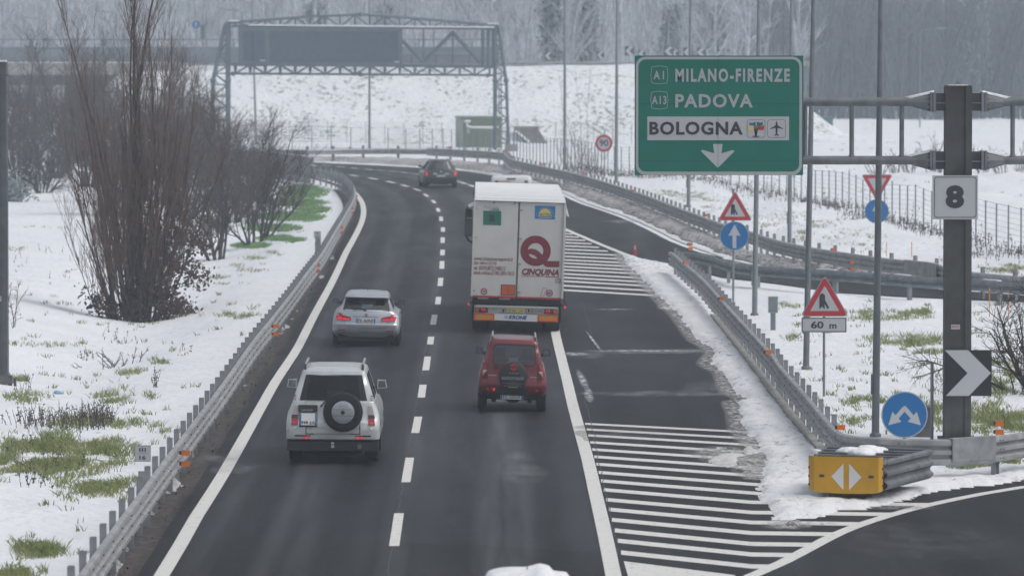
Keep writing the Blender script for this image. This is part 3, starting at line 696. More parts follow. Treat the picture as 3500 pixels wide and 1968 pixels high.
ga = guardrail('guardrail', 'triple-wave guardrail beside the snow-covered gore, bending round behind the yellow crash cushion', ra, 1)
tb = MB(); q = at_z(3330, 1500, .8); i0 = min(range(len(ra)), key=lambda i: (ra[i] - q).length)
sweep(tb, [Vector((p.x, p.y, 0)) for p in ra[i0 - 1:i0 + 2]], [(.0, .84), (.10, .83), (.10, .40), (.0, .30)], 1, 'galv_post'); tb.build('transition_panel', ga, ga.location)
for ch in ga.children:
    if ch.name.startswith('post') and ch.location.x + ga.location.x > 6.3: ch.scale.z = .78
for a, b in [(2875, 1460), (2627, 1203), (2468, 1020), (2346, 897)]:
    p = at_z(a, b, .88); reflector(ga, (p.x, p.y, .88), 0)
p = at_z(3418, 1447, .95)
for z in (.95, .78): reflector(ga, (p.x, p.y + .1, z + .0), 0)
rb = top_path([(1461, 507), (1560, 512), (1650, 517), (1718, 523), (1735, 535), (1752, 546), (1800, 557), (1860, 570), (1930, 585), (2000, 602), (2100, 632), (2200, 665), (2300, 703), (2400, 740), (2470, 765), (2575, 795), (2650, 820), (2775, 847), (2900, 866), (2996, 880), (3100, 892), (3177, 900), (3250, 916), (3322, 931), (3500, 947), (3700, 962)], step=1.5)
gb = guardrail('guardrail', 'triple-wave guardrail sweeping along the outer edge of the ramp above dirty slush', rb, 1)
tb = MB(); q = at_z(3195, 903, .8); i0 = min(range(len(rb)), key=lambda i: (rb[i] - q).length)
sweep(tb, [Vector((p.x, p.y, 0)) for p in rb[i0 - 1:i0 + 2]], [(.0, .85), (.12, .84), (.12, .36), (.0, .30)], 1, 'galv'); tb.build('transition_panel', gb, gb.location)
for a, b in [(1852, 563), (1998, 596), (2164, 652), (2414, 736), (2850, 853), (1724, 519), (1532, 505)]:
    p = at_z(a, b, .95); reflector(gb, (p.x, p.y, .95), 0)
p = at_z(2912, 900, .62)
for z in (.66, .44): reflector(gb, (p.x, p.y - .05, z), 0)
rc = top_path([(300, 517), (600, 513), (900, 511), (1050, 512), (1200, 509), (1325, 509), (1464, 510)], step=3)
gc = guardrail('guardrail', 'far pale guardrail across the end of the bend below the snowy embankment', rc, 1, prof=W2, bolts=False)
p = at_z(1197, 505, .95); reflector(gc, (p.x, p.y, .95), 0)
rd = top_path([(2340, 860), (2400, 866), (2450, 876), (2520, 899), (2600, 909), (2750, 919), (2880, 926), (3011, 934), (3125, 945), (3250, 951), (3373, 958), (3500, 968), (3700, 980)], z=.74, step=1.5)
gd = guardrail('guardrail', 'dark double-sided guardrail on thick posts along the inner edge of the merging ramp', rd, -1, prof=W2, railm='galv_dark', step=4.5, posth=.72, post_w=.17, back=.0, bolts=False, dz=-.06,
               extra=[('rear_rail', [(-.12 - o, z - .06) for o, z in W2], 'galv_dark')])
p = at_z(2360, 834, .95)
for z in (.95, .78): reflector(gd, (p.x, p.y, z), 0)
for p, t in resample([Vector((v.x, v.y, 0)) for v in rd], 4.5, 1.8): sc = MB(); sc.box((p.x - t.x * .4, p.y - t.y * .4, .76), (.9, .16, .03), 'heap_snow', math.atan2(t.y, t.x)); sc.build('snow_cap', gd, gd.location)

# wire fences on slim posts
def fence(label, path, steps, h, wire=True, pr=.03):
    root = thing('wire_fence', label, 'fence', path[0]); P = smooth_path(path, 2); pts = []; acc = 0
    for p, t in resample(P, .2):
        if acc <= 0: pts.append(p); acc = steps(p.y)
        acc -= .2
    proto = None; rest = MB(); tops = []
    for i, p in enumerate(sorted(pts, key=lambda v: v.y)):
        z = terrain_z(p.x, p.y); q = Vector((p.x, p.y, z))
        if i >= 97: rest.tube([q - Vector((0, 0, .3)), q + Vector((0, 0, h))], pr, 'pole_grey', 5); continue
        if proto is None: b = MB(); b.tube([(0, 0, -.3), (0, 0, h)], pr, 'pole_grey', 6); proto = b.build('post', root); o = proto
        else: o = dup(proto, root)
        o.location = q - root.location
    if rest.f: tag(rest.build('post', root, root.location), kind='stuff')
    wv = MB()
    for k in range(9):
        z = .08 + (h - .12) * k / 8
        wv.tube([Vector((p.x, p.y, terrain_z(p.x, p.y) + z)) for p in P[::3]], .006 if k < 8 else .009, 'pole_grey', 3)
    wv.build('wire', root, root.location)
    return root
FENCE = P0([(3700, 960), (3482, 903), (3386, 880), (3200, 826), (2996, 767), (2783, 708), (2600, 668), (2400, 635), (2240, 617), (2124, 602), (1990, 578), (1831, 553), (1700, 535), (1500, 522), (1300, 518), (1000, 516), (700, 514)])
fence('wire mesh fence on slim grey posts between the ramp and the open snowfield', FENCE, lambda y: 2.4 if y < 330 else 1.25, 1.7)
fence('faint farther fence of thin posts at the foot of the snowy embankment', P0([(860, 488), (1300, 488), (1800, 488), (2300, 489)]), lambda y: 1.3, 1.5, pr=.022)

# ---------------------------------------------------------------- sign helpers
def pole_mb(h, r, m='pole_grey', n=12, r2=None, base=True, buried=.3):
    b = MB(); b.tube([(0, 0, -buried), (0, 0, h)], [r, r2 or r], m, n); return b
def at_base(px, py): p = at_z(px, py, 0); z = terrain_z(p.x, p.y); p = at_z(px, py, z); return Vector((p.x, p.y, terrain_z(p.x, p.y)))
def loc_of(root, px, py, dy=0):           # photo pixel -> (u,z) in the plane of a sign root
    p = at_y(px, py, root.location.y + dy); return p.x - root.location.x, p.z - root.location.z
def back_plate(b, loop, m='pole_grey', t=.02): b.plate(loop, FLAT, m, -.001, t)

def tri_sign(b, cx, zb, side, up=True):
    back_plate(b, rtri(cx, zb, side, .055, up), 'pole_grey')
    h = side * math.sqrt(3) / 2; k = .018; zc = zb + (h / 3 if up else h * 2 / 3)
    f = lambda s, r: rtri(cx, zc - s * side * math.sqrt(3) / 2 * (1 / 3 if up else 2 / 3), side * s, r, up)
    b.decal(f(.965, .052), FLAT, 'white_sign', .024, 9); b.decal(f(.94, .05), FLAT, 'red_sign', .027, 9); b.decal(f(.60, .012), FLAT, 'white_sign', .030, 9)
    return zc
def merge_symbol(b, cx, zc, s):
    P = lambda L: [(cx + x * s, zc + z * s) for x, z in L]
    b.decal(P([(-.118, -.175), (-.055, -.115), (.0, -.18), (.0, -.06), (.06, -.17), (.10, -.145), (.008, .03), (.008, .13), (-.055, .185), (-.118, .13)]), FLAT, 'ink', .034, 9)

# merge signs along the gore
t = thing('merge_sign', 'red triangle merge sign above a round blue straight-ahead arrow sign on one post', 'road sign', at_base(2506, 1032))
pole_mb(3.5, .035).build('pole', t)
b = MB(); cx, zb = loc_of(t, 2512, 754); zc = tri_sign(b, cx, zb, 1.08); merge_symbol(b, cx - .01, zc + .03, 1.0); o = b.build('warning_panel', t); o.location.y = -.05
cx, cz = loc_of(t, 2510, 806); b = MB(); back_plate(b, circ(cx, cz, .448)); b.decal(circ(cx, cz, .442), FLAT, 'white_sign', .023, 9); b.decal(circ(cx, cz, .430), FLAT, 'blue_sign', .026, 9)
b.decal([(cx - .06, cz - .38), (cx + .06, cz - .38), (cx + .06, cz + .02), (cx + .19, cz), (cx, cz + .36), (cx - .19, cz), (cx - .06, cz + .02)], FLAT, 'white_sign', .030, 9)
o = b.build('arrow_panel', t); o.location.y = -.05
t = thing('merge_sign', 'red triangle merge sign with a 60 m plate below it on its own post', 'road sign', at_base(2816, 1354))
pole_mb(2.75, .03).build('pole', t)
b = MB(); cx, zb = loc_of(t, 2818, 1081); zc = tri_sign(b, cx, zb, 1.12); merge_symbol(b, cx, zc + .03, 1.05); o = b.build('warning_panel', t); o.location.y = -.05
b = MB(); x0, z0 = loc_of(t, 2739, 1135); x1, z1 = loc_of(t, 2893, 1084); b.plate(rect(x0, z0, x1, z1), FLAT, 'pole_grey', 0, .02)
b.decal(rrect(x0 + .02, z0 + .02, x1 - .02, z1 - .02, .03), FLAT, 'ink', .023, 9); b.decal(rrect(x0 + .03, z0 + .03, x1 - .03, z1 - .03, .025), FLAT, 'white_sign', .026, 9)
b.text('60', (x0 + .215, z0 + .09, x0 + .51, z1 - .085), FLAT, 'ink', .030, .03); b.text('m', (x0 + .64, z0 + .09, x0 + .81, z1 - .155), FLAT, 'ink', .030, .03)
o = b.build('distance_plate', t); o.location.y = -.05
# round divergent-arrows sign
t = thing('keep_either_side_sign', 'round blue sign with two white arrows splitting down either side, low behind the bent guardrail', 'road sign', at_base(3091, 1512))
pole_mb(1.0, .035).build('pole', t)
cx, cz = loc_of(t, 3091, 1416); b = MB(); back_plate(b, circ(cx, cz, .478, 48), 'pole_grey'); b.decal(circ(cx, cz, .472, 48), FLAT, 'white_sign', .023, 9); b.decal(circ(cx, cz, .455, 48), FLAT, 'blue_sign', .026, 9)
arm = [(0, .19), (.045, .155), (.185, -.01), (.25, .065), (.335, -.215), (.065, -.14), (.125, -.075), (0, .068)]
b.decal([(cx + x, cz + z) for x, z in arm] + [(cx - x, cz + z) for x, z in reversed(arm[1:-1])], FLAT, 'white_sign', .030, 9)
o = b.build('panel', t); o.location.y = -.05
t = thing('concrete_block', 'dark weathered block half hidden behind the round blue two-arrow sign', 'block', at_base(3150, 1490)); b = MB(); b.hexa([(-.22, -.2, -.2), (.22, -.2, -.2), (.2, .2, -.2), (-.2, .2, -.2), (-.17, -.15, .62), (.19, -.15, .62), (.17, .15, .66), (-.15, .15, .66)], 'concrete_dark'); b.build('block', t)
t = thing('metal_post', 'thin bare grey post standing between the round blue sign and the concrete pillar', 'post', at_base(3185, 1500)); pole_mb(1.62, .035, 'pole_grey').build('post', t)
# speed limit 90
t = thing('speed_limit_sign', 'round red-ringed 90 speed limit sign on a thin post beyond the ramp', 'road sign', at_base(2066, 612)); pole_mb(2.7, .035).build('pole', t)
cx, cz = loc_of(t, 2064, 490); b = MB(); back_plate(b, circ(cx, cz, .48)); b.decal(circ(cx, cz, .475), FLAT, 'red_sign', .024, 9); b.decal(circ(cx, cz, .345), FLAT, 'white_sign', .03, 9)
b.text('90', (cx - .25, cz - .19, cx + .25, cz + .21), FLAT, 'ink', .036, .025); o = b.build('panel', t); o.location.y = -.05
# yield + arrow beyond the ramp
p = at_y(2997, 722, 213); t = thing('yield_sign', 'inverted red yield triangle over a small blue arrow disc, partly hidden by a lamp post', 'road sign', (p.x, 213, terrain_z(p.x, 213)))
pole_mb(3.2, .035).build('pole', t)
b = MB(); cx, zb = loc_of(t, 2997, 690); zc = tri_sign(b, cx, zb, 1.18, False); o = b.build('yield_panel', t); o.location.y = -.05
cx, cz = loc_of(t, 2996, 722); b = MB(); back_plate(b, circ(cx, cz, .45)); b.decal(circ(cx, cz, .43), FLAT, 'blue_sign', .025, 9)
b.decal([(cx - .05, cz - .33), (cx + .06, cz - .33), (cx + .06, cz), (cx + .17, cz), (cx, cz + .33), (cx - .17, cz), (cx - .05, cz)], FLAT, 'white_sign', .03, 9); o = b.build('arrow_panel', t); o.location.y = -.05
# kilometre plates on the left guardrail
for px, py, x, s, lab in ((488, 1548, -6.28, .275, 'small white III / 16 distance plate on the nearest stretch of guardrail beside the grass'), (1085, 802, -7.05, .25, 'tiny pale III / 16 distance plate farther along the guardrail above the bare snow')):
    y = x * F / (px - 1750) * math.cos(PITCH); p = at_y(px, py, y); t = thing('distance_plate', lab, 'road sign', (p.x, y, 0))
    b = MB(); b.box((.02, .03, .45), (.2, .03, 1.0), 'galv_post'); b.box((-.06, .0, .35), (.06, .06, .8), 'galv_post'); b.build('post', t)
    b = MB(); z0 = p.z - s / 2; b.plate(rect(-s / 2, z0, s / 2, z0 + s), FLAT, 'pole_grey', 0, .012); b.decal(rect(-s / 2 + .012, z0 + .012, s / 2 - .012, z0 + s - .012), FLAT, 'white_sign', .016, 9)
    for k in (-.045, 0, .045): b.decal(rect(k - .012, z0 + s * .60, k + .012, z0 + s * .85), FLAT, 'ink', .02, 9)
    b.decal(rect(-s * .33, z0 + s * .495, s * .33, z0 + s * .51), FLAT, 'ink', .02, 9); b.text('16', (-.055, z0 + s * .12, .055, z0 + s * .38), FLAT, 'ink', .02, .03)
    o = b.build('panel', t); o.location.y = -.04
# small delineator and snow sticks
t = thing('delineator_post', 'short red and white delineator post at the snowy tip of the gore', 'delineator', at_base(2170, 881))
b = MB(); b.tube([(0, 0, 0), (0, 0, .5)], .06, 'red_sign', 10); b.box((0, -.055, .38), (.06, .02, .16), 'white_sign'); b.build('post', t)
for i, (px, py, hh, cc, lab) in enumerate(((3382, 1083, .75, 'board_yellow', 'thin yellow-topped snow stick beside the thick-posted guardrail'), (3447, 1083, .6, 'orange', 'thin orange snow stick among the twigs of the dark bush'), (3030, 882, .45, 'board_yellow', 'tiny yellow snow stick in the snow behind the yield sign'), (3116, 890, .42, 'orange', 'tiny orange snow stick just short of the concrete pillar behind the ramp'))):
    t = thing('snow_stick', lab, 'marker stick', at_base(px, py), group='snow marker sticks'); b = MB(); b.tube([(0, 0, -.2), (0, 0, hh)], .014, cc, 6); b.tube([(0, 0, hh), (0, 0, hh + .12)], .015, 'board_yellow', 6); b.build('stick', t)
t = thing('cabinet_post', 'small pale grey electrical cabinet on a stubby post in the snow', 'cabinet', at_base(2642, 1128))
b = MB(); b.box((0, 0, .2), (.14, .1, .9), 'pole_grey'); b.build('post', t); b = MB(); b.box((0, 0, .72), (.27, .2, .46), 'hut_pale'); b.box((.0, -.105, .72), (.23, .012, .42), 'pole_grey'); b.build('box', t)

# lamp posts: tall poles that leave the top of the picture
def lamp(px, py, r, lean, lab, h=11.5, m='pole_grey', z=None, D=None, side=-1, base=True):
    if D: p = at_y(px, py, D); p = Vector((p.x, D, terrain_z(p.x, D) if z is None else z))
    else: p = at_base(px, py)
    t = thing('lamp_post', lab, 'lamp post', p, group='lamp posts along the junction'); t.rotation_euler = (0, R(lean), 0)
    b = MB(); b.tube([(0, 0, -.6), (0, 0, h * .5), (0, 0, h)], [r, r * .82, r * .55], m, 14)
    if base: b.box((-r * 1.1, 0, 1.1), (r * .4, .12, .42), m); 
    b.build('pole', t, smooth=50)
    if base: b = MB(); b.lathe((0, 0, 0), [(r * 1.5, -.1), (r * 1.45, .06), (r, .09)], 'pole_dark', 14, 'Z'); b.build('base_collar', t)
    b = MB(); b.tube([(0, 0, h), (side * .3, 0, h + .25), (side * 1.6, 0, h + .38)], r * .5, m, 8); b.build('arm', t)
    b = MB(); b.hexa([(side * 1.4, -.14, h + .30), (side * 2.2, -.12, h + .36), (side * 2.2, .12, h + .36), (side * 1.4, .14, h + .30), (side * 1.4, -.1, h + .46), (side * 2.2, -.06, h + .46), (side * 2.2, .06, h + .46), (side * 1.4, .1, h + .46)], m); b.build('lamp_head', t)
    return t
lamp(2992, 1492, .082, .55, 'thickest lamp post, rising just beside the round blue two-arrow sign', m='pole_dark')
lamp(2755, 1262, .080, 1.0, 'lamp post standing behind the 60 m merge sign', m='pole_dark')
lamp(2579, 1078, .082, .7, 'lamp post between the straight-ahead arrow sign and the small cabinet')
lamp(2698, 842, .085, .4, 'lamp post rooted behind the ramp guardrail, crossing the snowy bank')
lamp(2353, 708, .09, .5, 'lamp post half hidden by the green direction sign, with its foot among green weeds')
lamp(2106, 625, .10, .25, 'lamp post immediately beside the 90 speed limit sign')
lamp(1930, 582, .10, .05, 'slender lamp post between the snow culvert and the 90 sign')
lamp(1263, 506, .09, 0, 'faint lamp post seen through the middle of the sign gantry')
lamp(876, 492, .09, -1.6, 'leaning faint lamp post beside the lattice leg over the bushes', D=412)
lamp(1706, 505, .045, -.1, 'thin mast rising against the upright of the gantry over the green hut', D=404, base=False)
lamp(1713, 505, .06, 0, 'slightly stouter twin mast beside the gantry upright over the green hut', D=406, base=False)
lamp(828, 420, .10, 0, 'hazy street lamp with a snow-capped head above the corner of the sign gantry', h=9.6, D=470, z=0, base=False)
lamp(160, 420, .10, 0, 'hazy street lamp with a curved arm above the bridge parapet', h=8.9, D=470, z=0, base=False)
lamp(400, 420, .08, 0, 'hazy street lamp seen through the tall bare tree', h=9.5, D=480, z=0, base=False)
lamp(3144, 420, .06, 0, 'white-topped small lamp far off in front of the wood', h=8.0, D=480, z=0, base=False, side=1)
lamp(2412, 217, .06, 0, 'pale thin pole behind the chevrons above the green sign', h=6.0, D=446, z=5.7, base=False)

# ---------------------------------------------------------------- pillar with arms and the green direction sign
PY = 118.0
base = at_z(3270, 1497, 0); PY = base.y
gp = thing('sign_gantry', 'stained dark pillar with two tubular arms, carrying an 8 plate and a chevron', 'gantry', (base.x, PY, -.03))
px2 = lambda px, py, dy=0: (lambda p: (p.x - base.x, p.z + .03))(at_y(px, py, PY + dy))
zt = px2(3270, 297)[1]
b = MB(); b.box((0, .0, zt / 2), (.30, .42, zt), 'pillar'); b.box((-.21, 0, zt / 2), (.13, .50, zt - .004), 'pillar'); b.box((.21, 0, zt / 2), (.13, .50, zt - .004), 'pillar')
b.box((0, 0, zt + .012), (.53, .5, .025), 'pillar'); b.box((0, 0, zt + .035), (.40, .36, .022), 'heap_snow'); b.tube([(-.07, 0, zt + .02), (0, 0, zt + .1), (.07, 0, zt + .02)], .01, 'bolt', 5)
b.box((0, 0, .03), (.75, .7, .06), 'pillar'); b.build('pillar', gp)
for zc, nm in ((px2(3270, 349)[1], 'upper'), (px2(3270, 548)[1], 'lower')):
    for s in (-1, 1):
        b = MB(); x0 = s * .265; x1 = s * .52
        b.box(((x0 + x1) / 2, 0, zc), (abs(x1 - x0), .36, .36), 'pillar'); b.box((s * .50, -.02, zc), (.06, .42, .40), 'galv_dark'); b.box((s * .40, -.2, zc - .02), (.35, .05, .022), 'galv_dark'); b.box((s * .565, -.02, zc), (.045, .42, .40), 'tube')
        b.tube([(s * .59, 0, zc), (s * .95, 0, zc)], [.19, .09], 'tube', 10); 
        for q in (-1, 1): b.hexa([(s * .58, -.012, zc + q * .03), (s * .58, .012, zc + q * .03), (s * .95, .012, zc + q * .06), (s * .95, -.012, zc + q * .06), (s * .58, -.012, zc + q * .2), (s * .58, .012, zc + q * .2), (s * .96, .012, zc + q * .095), (s * .96, -.012, zc + q * .095)], 'tube')
        for k in range(4): b.tube([(s * .585, -.16, zc - .15 + k * .1), (s * .63, -.16, zc - .15 + k * .1)], .016, 'bolt', 6)
        b.build('bracket', gp)
        b = MB(); b.hexa([(s * .5, -.12, zc + .185), (s * .98, -.05, zc + .075), (s * .98, .06, zc + .075), (s * .5, .12, zc + .185), (s * .5, -.08, zc + .24), (s * 1.1, -.03, zc + .10), (s * 1.1, .04, zc + .10), (s * .5, .08, zc + .24)], 'heap_snow'); b.build('snow_cap', gp)
        b = MB(); xe = -6.3 if s < 0 else 6.5; b.tube([(s * .6, 0, zc), (xe, 0, zc)], .09, 'tube', 16); b.build('arm', gp, smooth=40)
zu, zl = px2(3270, 349)[1], px2(3270, 548)[1]
for px in (2911, 3082, 3461, 3640, 2752):
    b = MB(); x = px2(px, 450)[0]; b.tube([(x, 0, zl), (x, 0, zu)], .05, 'tube', 10); b.lathe((x, 0, zl + .085), [(.07, 0), (.055, .03)], 'tube', 10, 'Z'); b.build('strut', gp, smooth=40)
b = MB(); x0, z0 = px2(3187, 750, -.35); x1, z1 = px2(3343, 600, -.35); b.plate(rect(x0, z0, x1, z1), FLAT, 'white_sign', 0, .025, 'pole_grey')
b.decal([rrect(x0 + .035, z0 + .035, x1 - .03, z1 - .03, .06), rrect(x0 + .048, z0 + .048, x1 - .043, z1 - .043, .05)], FLAT, 'ink', .03, 9)
b.text('8', (x0 + .27, z0 + .225, x0 + .655, z1 - .20), FLAT, 'ink', .03, .055); o = b.build('number_plate', gp); o.location.y = -.30
b = MB(); b.box((-.15, -.27, (z0 + z1) / 2), (.04, .06, .8), 'galv_dark'); b.box((.15, -.27, (z0 + z1) / 2), (.04, .06, .8), 'galv_dark'); b.build('bracket', gp)
b = MB(); x0, z0 = px2(3228, 1353, -.35); x1, z1 = px2(3390, 1196, -.35); b.plate(rect(x0, z0, x1, z1), FLAT, 'black', 0, .025, 'black'); w_ = x1 - x0; h_ = z1 - z0
b.decal([(x0 + .03 * w_, z0 + .003), (x0 + .52 * w_, z0 + .003), (x0 + .985 * w_, z0 + .5 * h_), (x0 + .50 * w_, z1 - .003), (x0 + .005 * w_, z1 - .003), (x0 + .49 * w_, z0 + .5 * h_)], FLAT, 'white_sign', .03, 9)
o = b.build('chevron_panel', gp); o.location.y = -.30
b = MB(); x0, z0 = px2(3248, 1125, -.21); x1, z1 = px2(3281, 1109, -.21); b.decal(rect(x0, z0, x1, z1), FLAT, 'white_sign', .012, 9); b.text('ACIS', (x0 + .05, z0 + .035, x1 - .015, z1 - .02), FLAT, 'red_sign', .016, .03); b.decal([(x0 + .015, z0 + .05), (x0 + .05, z0 + .035), (x0 + .05, z1 - .02)], FLAT, 'red_sign', .016, 9)
o = b.build('sticker', gp); o.location.y = -.205

# green direction sign: coordinates measured on the panel (0..1898 x 0..1342), hung on the arms
p0 = at_y(2169, 599, PY - .25); p1 = at_y(2746, 191, PY - .25); sw = p1.x - p0.x; shh = p1.z - p0.z; kx = sw / 1898; kz = shh / 1342
ds = thing('direction_sign', 'large green motorway sign reading MILANO-FIRENZE, PADOVA and BOLOGNA with a white down arrow', 'road sign', (p0.x, PY - .25, p0.z))
sg = lambda x, y: ((x - 62) * kx, shh - (y - 68) * kz)
sbox = lambda x0, y0, x1, y1: (*sg(x0, y1), *sg(x1, y0))
b = MB(); b.plate(rect(0, 0, sw, shh), FLAT, 'green_sign', -.05, 0)
b.decal([rrect(*sbox(76, 80, 1945, 1408), 105 * kx, 8), rrect(*sbox(103, 110, 1916, 1370), 85 * kx, 8)], FLAT, 'grey_letter', .004, 9)
b.decal(rect(*sbox(205, 752, 1800, 1018)), FLAT, 'white_sign', .004, 9)
for L in ((999, 70, 1002, 1410), ): b.decal(rect(*sbox(*L)), FLAT, 'seam', .012, 9)
for L in ((62, 609, 1960, 613), (62, 1248, 1960, 1251)): b.decal(rect(*sbox(*L)), FLAT, 'seam', .003, 9)
b.decal([sg(*q) for q in [(945, 1060), (1052, 1060), (1040, 1165), (1165, 1128), (1188, 1140), (998, 1330), (808, 1140), (825, 1125), (958, 1165)]], FLAT, 'white_sign', .006, 9)
b.build('panel', ds)
b = MB(); g = 'grey_letter'
b = MB(); b.text('MILANO-FIRENZE', sbox(520, 212, 1808, 364), FLAT, g, .008, .038, 0, 1.28); b.build('lettering', ds)
b = MB(); b.text('PADOVA', sbox(520, 498, 1392, 652), FLAT, g, .008, .03, 0, 1.15); b.build('lettering', ds)
b = MB(); b.text('BOLOGNA', sbox(228, 808, 1280, 958), FLAT, 'ink', .008, .035, 0, 1.12); b.build('lettering', ds)
b = MB(); b.text('A1', sbox(275, 238, 392, 334), FLAT, g, .008, .025, 0, 1.4); b.build('lettering', ds)
b = MB(); b.text('A13', sbox(256, 520, 420, 614), FLAT, g, .008, .025, 0, 1.2); b.build('lettering', ds)

b = MB()
for yy in (285, 568):
    oc = lambda s: [sg(340 + x * s, yy + y * s) for x, y in [(-100, 0), (-88, -90), (-76, -94), (0, -104), (76, -94), (88, -90), (100, 0), (88, 90), (76, 94), (0, 104), (-76, 94), (-88, 90)]]
    b.decal([oc(1.0), oc(.95)], FLAT, g, .008, 9)
b.build('route_shield', ds)
b = MB()
for x0, x1 in ((1326, 1532), ): b.decal([rrect(*sbox(x0, 784, x1, 990), .06), rrect(*sbox(x0 + 4, 788, x1 - 4, 986), .055)], FLAT, 'ink', .008, 9)
for pts, m in (([(1352, 818), (1385, 826), (1422, 810), (1416, 852), (1380, 848), (1355, 852)], 'blue_sign'), ([(1338, 852), (1375, 862), (1408, 850), (1402, 900), (1370, 908), (1342, 900)], 'logo_yellow'), ([(1438, 810), (1470, 820), (1508, 812), (1502, 852), (1470, 855), (1440, 848)], 'dk_green'), ([(1450, 858), (1485, 862), (1524, 850), (1514, 905), (1480, 905), (1452, 898)], 'red_sign')):
    b.decal([sg(*q) for q in pts], FLAT, m, .009, 9)
for xa, ya in ((1414, 812), (1400, 850), (1442, 812), (1454, 852)): b.decal([sg(xa, ya), sg(xa + 6, ya), sg(1434, 972), sg(1420, 972)], FLAT, 'ink', .010, 9)
b.decal(rect(*sbox(1390, 970, 1466, 980)), FLAT, 'ink', .010, 9)
b.build('pictogram', ds); b = MB()
for x0, x1 in ((1556, 1763), ): b.decal([rrect(*sbox(x0, 784, x1, 990), .06), rrect(*sbox(x0 + 4, 788, x1 - 4, 986), .055)], FLAT, 'ink', .008, 9)
pl = [(1660, 800), (1670, 825), (1672, 852), (1732, 885), (1730, 893), (1672, 878), (1668, 945), (1686, 962), (1684, 970), (1660, 960)]
b.decal([sg(*q) for q in pl] + [sg(3320 - q[0], q[1]) for q in reversed(pl[1:-1])], FLAT, 'ink', .009, 9)
b.build('pictogram', ds)
b = MB()
for x in (.3, 1.2, 2.3, 3.2): b.box((x, .08, shh / 2), (.06, .06, shh * .95), 'galv_dark')
b.build('support_rail', ds)

# pillar of the gantry at the picture's edge
pb = at_z(-9, 1279, 0); lp_ = thing('sign_gantry', 'plain grey-green pillar at the edge of the snowy field, no plates on it', 'gantry', (pb.x, pb.y, terrain_z(pb.x, pb.y)))
zt = at_y(-9, 213, pb.y).z - lp_.location.z
b = MB(); b.box((0, 0, zt / 2), (.53, .46, zt), 'pillar_grey'); b.box((.2, -.02, zt / 2), (.10, .5, zt - .01), 'pillar_grey'); b.box((0, 0, zt + .03), (.5, .44, .04), 'heap_snow'); b.box((0, 0, zt - .32), (.545, .52, .05), 'pillar'); b.box((0, 0, zt - .75), (.545, .52, .03), 'pillar')
b.hexa([(-.4, -.35, 0), (.4, -.35, 0), (.4, .35, 0), (-.4, .35, 0), (-.27, -.24, .25), (.27, -.24, .25), (.27, .24, .25), (-.27, .24, .25)], 'pillar_grey'); b.build('pillar', lp_)
b = MB(); b.box((.33, -.25, .05), (.10, .06, .30), 'bolt'); b.box((.45, -.25, .02), (.05, .05, .22), 'bolt'); b.build('anchor_bolts', lp_)
b = MB(); b.decal(rect(.03, 2.02, .13, 2.14), FLAT, 'white_sign', .274, 9); b.decal(rect(.03, 2.05, .11, 2.11), FLAT, 'red_sign', .278, 9); b.build('sticker', lp_)
b = MB(); b.tube([(-.2, 0, zt - .5), (-6, 0, zt - .5)], .09, 'tube', 12); b.build('arm', lp_, smooth=40)

# ---------------------------------------------------------------- yellow crash cushion
A = at_z(2762, 1560, .84); B_ = at_z(3022, 1566, .84); C_ = at_z(3178, 1526, .84); D_ = at_z(2832, 1517, .84)
cc = thing('crash_cushion', 'yellow-nosed crash cushion of corrugated steel with a lump of snow on top', 'crash cushion', ((A.x + B_.x) / 2, (A.y + B_.y) / 2, 0)); o0 = cc.location
a, b_, c, d_ = [Vector((v.x - o0.x, v.y - o0.y, 0)) for v in (A, B_, C_, D_)]
nose = MB(); wv = []; n = 26
half = (b_ - a).length / 2
def nose_fn(u, z, off):                    # u along the curved plate
    L = half + .0; r = .22; s = max(-1, min(1, u / (half + .06))); 
    x = half * (s if abs(s) < .86 else math.copysign(.86 + (abs(s) - .86) * .85, s)); y = -.10 + (.30 * max(0, abs(s) - .84) ** 1.3 / .16 ** 1.3) * .55
    return (a.x + (b_.x - a.x) * (x + half) / (2 * half), a.y + (b_.y - a.y) * (x + half) / (2 * half) + y - off, z)
prof = [(.20, 0), (.84, 0)]
zb = lambda u: .225 - .02 * (1 - (u / half) ** 2) + .04 * max(0, abs(u / half) - .8) * 5 * .5
us = [(-1 + 2 * i / n) * (half + .06) for i in range(n + 1)]
vs = [nose_fn(u, zb(u), 0) for u in us] + [nose_fn(u, .86, 0) for u in us] + [nose_fn(u, zb(u), -.02) for u in us] + [nose_fn(u, .86, -.02) for u in us]; N = n + 1
nose.add(vs, [(i, i + 1, N + i + 1, N + i) for i in range(n)] + [(2 * N + i + 1, 2 * N + i, 3 * N + i, 3 * N + i + 1) for i in range(n)] + [(N + i, N + i + 1, 3 * N + i + 1, 3 * N + i) for i in range(n)], 'yellow_nose')
for s in (-1, 1):
    nose.decal([(s * .055, .27), (s * .055, .745), (s * .30, .505)], nose_fn, 'white_arrow', .006)
    nose.decal(rrect(s * .49 - .055, .49, s * .49 + .055, .54, .024), nose_fn, 'bolt', .006)
    for z in (.35, .5, .65): nose.ball(nose_fn(s * (half + .05), z, .01), .022, 'bolt', 4)
nose.build('nose_plate', cc, smooth=40)
